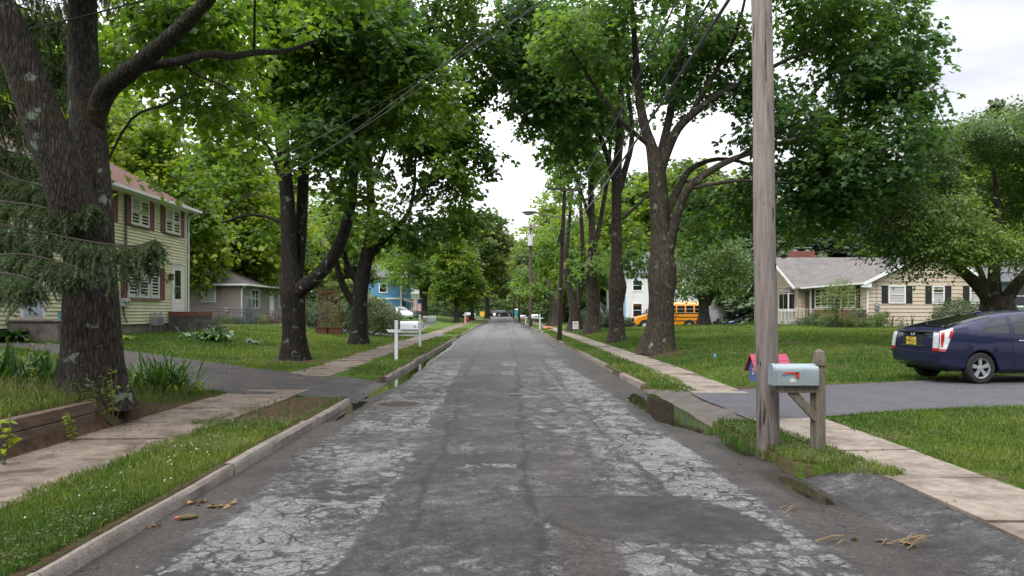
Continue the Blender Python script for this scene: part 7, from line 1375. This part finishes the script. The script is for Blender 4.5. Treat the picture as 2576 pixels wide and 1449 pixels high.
flag_us('striped flag hanging at the white house behind the burled maple', Wp(1511, 762, 79), 1.4, .9, R(30), 1.6)
for x, lb in ((-6.2, 'yellow waste container at left of the green construction fence'), (-2.6, 'yellow waste container at right of the green construction fence')):
    t_ = thing('waste_container', lb, 'dumpster', (x+.6, 217, .02)); mb = MB(); mb.prism([(-1.0, .1), (.9, .1), (1.05, 1.5), (-1.05, 1.5)], -.8, .8, 'xz'); mb.box((0, 0, 1.5), (2.25, 1.75, .1)); mb.build('bin', mat('container_yellow', (.62, .36, .02), .5, .1, 3), t_, bevel=.03); MB().box((0, 0, 1.6), (2.2, 1.7, .06)).build('lid', BLKPL, t_)
p = Wp(1300, 795, 214); p.z = .02; t_ = thing('portable_toilet', 'teal portable toilet at the far end of the street', 'toilet cabin', p); mb = MB(); mb.box((0, 0, 1.05), (1.15, 1.15, 2.1)); mb.build('cabin', mat('teal_plastic', (.02, .25, .25), .5, .05), t_, bevel=.04); MB().box((0, 0, 2.15), (1.2, 1.2, .16), top=.7).build('roof', WHITE, t_); MB().box((0, -.59, 1.05), (.7, .04, 1.8)).build('door', mat('teal_door', (.015, .18, .19), .5), t_)
p = Wp(1327, 790, 216); t_ = thing('site_machine', 'orange machine half hidden behind the far right street trees', 'machine', (p.x, 216, .02)); OR = mat('machine_orange', (.62, .2, .01), .5, .08); MB().box((0, 0, 1.3), (1.9, 2.2, 1.7)).box((.3, 0, 2.6), (1.1, 1.8, .9)).build('cab', OR, t_, bevel=.06); MB().box((.3, -.93, 2.6), (.8, .03, .6)).build('window', CARG, t_)
for x in (-.7, .7): wheel(t_, x, -1.1, .45, .3, -1)
for p, lb in ((Gp(1376, 828), 'orange-red litter bag lying on the right verge'),):
    mb = MB(); mb.ell((0, 0, .10), (.34, .2, .13), 12, 7); mb.ell((.3, .05, .08), (.2, .16, .1), 10, 6); mb.v = [(x+.03*math.sin(9*y), y+.03*math.sin(11*x), z+.03*math.sin(8*x+5*y)) for x, y, z in mb.v]; o = mb.build('litter_bag', mat('orange_bag', (.50, .10, .035), .5, .3, 9), smooth=40); o.location = p; tag(o, lb, 'bag')
# manhole, valve cover
IRON = mat('cast_iron', (.075, .062, .055), .7, .25, 12, .004, 60); x, y = -1.75, 12.45; t_ = thing('manhole_cover', 'round iron manhole cover in the cracked left lane', 'manhole cover', (x, y, float(roadz(np.array([x]), np.array([y]))[0])-.004)); n = 36; mb = MB()
for i in range(n): a, b_ = 2*math.pi*i/n, 2*math.pi*(i+1)/n; mb.add([(q*math.cos(t), q*math.sin(t), z) for t in (a, b_) for q, z in ((.44, .0), (.41, .020), (.355, .020), (.35, .006))], [(0, 1, 5, 4), (1, 2, 6, 5), (2, 3, 7, 6)])
mb.build('ring', IRON, t_); mb = MB(); mb.cyl((0, 0, .006), .345, .018, 'z', 36)
for i in range(-4, 5): l = math.sqrt(max(0, .32**2-(i*.075)**2)); mb.box((0, i*.075, .017), (2*l, .028, .008)); 
mb.build('lid', IRON, t_)
x, y = .25, 13.95; t_ = thing('valve_cover', 'small square iron valve cover in the dark centre of the road', 'valve cover', (x, y, float(roadz(np.array([x]), np.array([y]))[0]))); mb = MB(); mb.box((0, 0, .004), (.26, .34, .016)); mb.build('frame', IRON, t_); MB().box((0, 0, .010), (.17, .22, .012)).build('lid', DARKM, t_)
# dry leaves and twigs on the asphalt
DRY = leafmat('dry_leaf', (.16, .09, .04), (.36, .22, .09), .2, .6)
def litter(name, label, px, py, n, sx, sy, ls=.06):
    p = Gp2(px, py); P_ = np.stack([rng.normal(0, sx, n), rng.normal(0, sy, n), rng.uniform(.004, .02, n)], 1); D_ = rng.normal(0, 1, (n, 3)); D_[:, 2] = rng.uniform(-.05, .35, n); V, Fc, at_ = leaves_at(P_, D_, ls*rng.uniform(.6, 1.3, n), 'maple', rng.uniform(0, 1, n)); V[:, 2] = np.maximum(V[:, 2], .003); o = npmesh(name, V, Fc, DRY, 3, {'v': at_}); o.location = p; return tag(o, label, 'leaf litter')
def Gp2(px, py): Y = H*F/(py-HY); X = (px-CX)/F*Y; return Vector((X, Y, float(roadz(np.array([X]), np.array([Y]))[0])))
litter('dry_leaves', 'curled brown leaves on the asphalt near the left kerb, upper cluster', 508, 1264, 9, .07, .03); litter('dry_leaves', 'curled brown leaves on the asphalt near the left kerb, lower cluster', 545, 1277, 9, .08, .03); litter('dry_leaves', 'brown leaf scrap tight against the left kerb', 372, 1325, 4, .03, .02, .05); litter('dry_leaves', 'brown leaf cluster on the right apron left of the stick bundle', 2212, 1365, 8, .09, .03)
litter('dry_leaves', 'tan leaf drift along the gutter before the left puddle', 850, 991, 60, .38, .05, .05)
def sticks(label, px, py, n, l, name='stick_bundle', leaf=False):
    p = Gp2(px, py); t_ = thing(name, label, 'twig', p); mb = MB()
    for i in range(n): a = random.uniform(.2, .7); c_ = Vector((random.uniform(-.06, .06), random.uniform(-.05, .05), .012+.006*i)); d = Vector((math.cos(a), math.sin(a), random.uniform(-.02, .1)))*l*random.uniform(.2, .5); mb.tube([c_-d, c_+Vector((.01, .01, .01)), c_+d], [.0025, .004, .002], 5)
    mb.build('twigs', mat('dry_straw', (.22, .16, .08), .9, .3, 30), t_)
sticks('straw-coloured bundle of twigs on the right driveway apron', 2300, 1372, 12, .3); sticks('broken brown stick with torn bark on the road, lower right', 2095, 1370, 4, .28); sticks('small dry twig on the light strip of the right lane', 1990, 1287, 3, .2)
p = Gp2(470, 1308); t_ = thing('fir_cone', 'long green-brown fir cone with orange tip lying on the road', 'cone', p+Vector((0, 0, .02)), R(20)); MB().tube([(-.06, 0, 0), (-.03, 0, 0), (.03, 0, 0), (.075, 0, 0), (.085, 0, 0)], [.010, .020, .020, .013, .004], 10, jit=.1).build('scales', mat('cone_green', (.10, .085, .035), .8, .4, 60), t_, smooth=60); MB().ell((-.068, 0, 0), (.02, .016, .015), 8, 6).build('tip', mat('cone_orange', (.42, .10, .03), .7), t_)
# shrubs before the right house
for px, Y, r, hh_, lf, lb in ((2110, 40.5, 1.15, 2.9, 'gold', 'tall shrub with pale flower heads before the beige house picture window'), (2050, 45, .6, .9, 'back', 'low green shrub by the beige house railing'), (2024, 47, .5, .7, 'bush', 'small rounded shrub at the foot of the porch railing'), (2078, 43.5, .6, .8, 'gold', 'pale green shrub left of the tall flowering shrub'), (2160, 41.5, .6, 1.2, 'bush', 'dark shrub right of the tall flowering shrub'), (2200, 41.3, .62, .8, 'gold', 'golden rounded shrub at the downspout corner'), (2215, 42.8, .6, .9, 'back', 'green shrub behind the golden one near the meter'), (2130, 40.8, .5, .5, 'back', 'low ground plant at the front of the right flower bed'), (2178, 40.6, .45, .45, 'gold', 'low yellowish plant at the flower bed edge'), (2095, 41.0, .5, .5, 'bush', 'low grey-green plant at the flower bed left end'), (2245, 42.9, .5, .9, 'bush', 'wispy weed patch against the beige gable wall'), (2290, 42.9, .7, 1.0, 'bush', 'wispy tall weeds further right on the beige gable wall')):
    b_ = at(px, Y); shrub('garden_shrub', lb, b_, [((0, 0, hh_*.45), (r*.9, r*.8, hh_*.5)), ((.1, -.1, hh_*.72), (r*.55, r*.5, hh_*.28))], 190 if hh_ > 2 else 55, 20, .10, lf, stems=4, spray=.2, gap=.36 if 'wispy' not in lb else .5)
shrub('yew_shrub', 'dark clipped yew mound against the beige gable wall right of its windows', at(2415, 40), [((0, 0, .75), (1.35, 1., .85)), ((-.5, -.2, .9), (.8, .8, .7))], 360, 24, .07, 'yew', tpl='rhomb', spray=.2, gap=.3, shell=.25)
shrub('yew_shrub', 'long low yew hedge behind the blue hatchback', at(2480, 33), [((0, 0, .55), (2.4, .8, .55)), ((-1.4, 0, .6), (1., .8, .5)), ((1.6, 0, .6), (1., .8, .5))], 420, 24, .07, 'yew', tpl='rhomb', spray=.2, gap=.3, shell=.3, tintbias=.3)
for px, Y, w_, hh_, lb in ((1508, 62, 1.9, 1.5, 'tall clipped hedge block left of the burled maple before the white house'), (1535, 58.5, .9, .9, 'low clipped box hedge left of the burled maple'), (1572, 74, 1.0, 1.5, 'clipped hedge between the burled maple and the bus front')):
    shrub('box_hedge', lb, at(px, Y), [((x, 0, hh_*.5), (w_*.5, .7, hh_*.52)) for x in (-w_*.4, 0, w_*.4)], 330, 22, .10, 'yew', tpl='rhomb', spray=.2, gap=.26, shell=.22)
sh_l = [(-24, 62), (-21, 70), (-16, 72), (-26, 82), (-30, 84), (8, 92), (10.5, 96), (14, 99), (19, 98), (23, 96), (28, 92), (33, 88), (38, 84), (36, 76), (44, 80), (8.4, 135), (11, 140), (15, 138), (-34, 95), (-28, 90), (-34, 70), (-40, 62), (30, 72), (26, 97), (17, 104), (50, 70), (-9.5, 150), (-12, 165), (9, 160), (13, 165)]
pr = None
for x, y in sh_l:
    if pr is None: pr = shrub('wild_shrub', 'leafy undergrowth bush at the foot of the backdrop trees', (x, y, gzf(x, y)), [((0, 0, 1.1), (2.2, 1.5, 1.3)), ((1.2, -.3, .9), (1.4, 1.2, 1.0)), ((-1.3, -.2, 1.0), (1.4, 1.2, 1.2)), ((.2, 0, 2.0), (1.2, 1., .8))], 300, 22, .24, 'back', tpl='rhomb', spray=.45, gap=.34, shell=.35, group='undergrowth at the foot of the trees'); continue
    c_ = clone(pr, (x, y, gzf(x, y)), random.uniform(-.5, .5)); s = random.uniform(.9, 1.5); c_.scale = (s*1.3, s, s)
for i in range(30):
    x = -62+i*5.2+random.uniform(-1.5, 1.5); c_ = clone(pr, (x, random.uniform(223, 228), 0), random.uniform(-.5, .5)); s = random.uniform(1.8, 2.6); c_.scale = (s*1.3, s, s); c_['label'] = 'big bush in the dark wood behind the green construction fence'; c_['group'] = 'bushes behind the construction fence'

V, Fc, at_ = leaves_at(np.stack([CLOVER[0], CLOVER[1], gz(CLOVER[0], CLOVER[1])+rng.uniform(.015, .06, len(CLOVER[0]))], 1), CLOVER[2], rng.uniform(.018, .034, len(CLOVER[0])), 'oval', rng.uniform(.1, .9, len(CLOVER[0]))); tag(npmesh('clover_leaves', V, Fc, LF['bush'], 3, {'v': at_}), kind='stuff')
# loose fallen leaves on the bank, drives, gutters and sidewalks (too many to count)
FX, FY = [], []
for n, x0, x1, y0, y1 in ((260, -5.3, -4.5, 7.5, 13.2), (420, -9.5, -3.6, 13.2, 20), (90, -5., -3.7, 4, 13), (120, -2.6, -2.25, 4, 20), (160, 3.6, 10, 13.6, 16.2), (60, 3.4, 4.5, 5, 14), (120, 2.1, 2.95, 5, 24), (120, -2.2, 2.2, 4.2, 30), (200, 4.6, 16, 16, 30), (130, -8, -5, 17, 30)):
    a, b_ = scatter(n, x0, x1, y0, y1); FX.append(a); FY.append(b_)
FX = np.concatenate(FX); FY = np.concatenate(FY); FZ = np.where((FX > edge_l(FY)) & (FX < edge_r(FY)), np.where(np.abs(FX) < 2.7, roadz(FX, FY)+.006, np.where(FX > 0, apz_r(FX, FY), apz_l(FX, FY))+.008), gz(FX, FY)+.03)
D_ = rng.normal(0, 1, (len(FX), 3)); D_[:, 2] = rng.uniform(-.05, .3, len(FX))
V, Fc, at_ = leaves_at(np.stack([FX, FY, FZ], 1), D_, rng.uniform(.018, .045, len(FX)), 'oval', rng.uniform(0, 1, len(FX))); tag(npmesh('fallen_leaves', V, Fc, leafmat('litter_leaf', (.06, .035, .018), (.26, .17, .075), .2, .7), 3, {'v': at_}), kind='stuff')
for i in range(16):
    far(random.choice((PB, PL)), 1010+i*32+random.uniform(-8, 8), random.uniform(232, 248), random.uniform(610, 690), label=LE, group=GE, wide=1.35)
for px, py in ((1685, 691), (1687, 590)):
    tr = [o for o in bpy.data.objects if o.get('label', '').startswith('largest grey-barked')][0]; q = Wp(px, py, tr.location.y-.37)-tr.location; mb = MB(); mb.tube([q+Vector((.075*math.cos(a), .0, .11*math.sin(a))) for a in np.linspace(0, 2*math.pi, 17)], .026, 6, cap=False); mb.build('branch_scar', mat('scar_wood', (.20, .165, .13), .9, .2), tr, smooth=60)
# unseen street trees added behind the viewer to darken reflections and facing surfaces
for x, y, s in ((-7.5, -9, 1.1), (6.5, -7, 1.15), (-9, -24, 1.2), (8, -22, 1.2), (-16, -14, 1.2), (17, -12, 1.1), (22, -26, 1.3), (-3, -46, 1.4), (5, -52, 1.4), (-22, -34, 1.3), (30, -8, 1.2), (-27, -4, 1.2), (36, 8, 1.1)):
    c_ = clone(PB, (x, y, 0), random.uniform(0, 6), 'unseen street tree added behind the viewpoint to darken reflections'); c_.scale = (s, s, s); c_['group'] = 'unseen trees added behind the viewpoint'
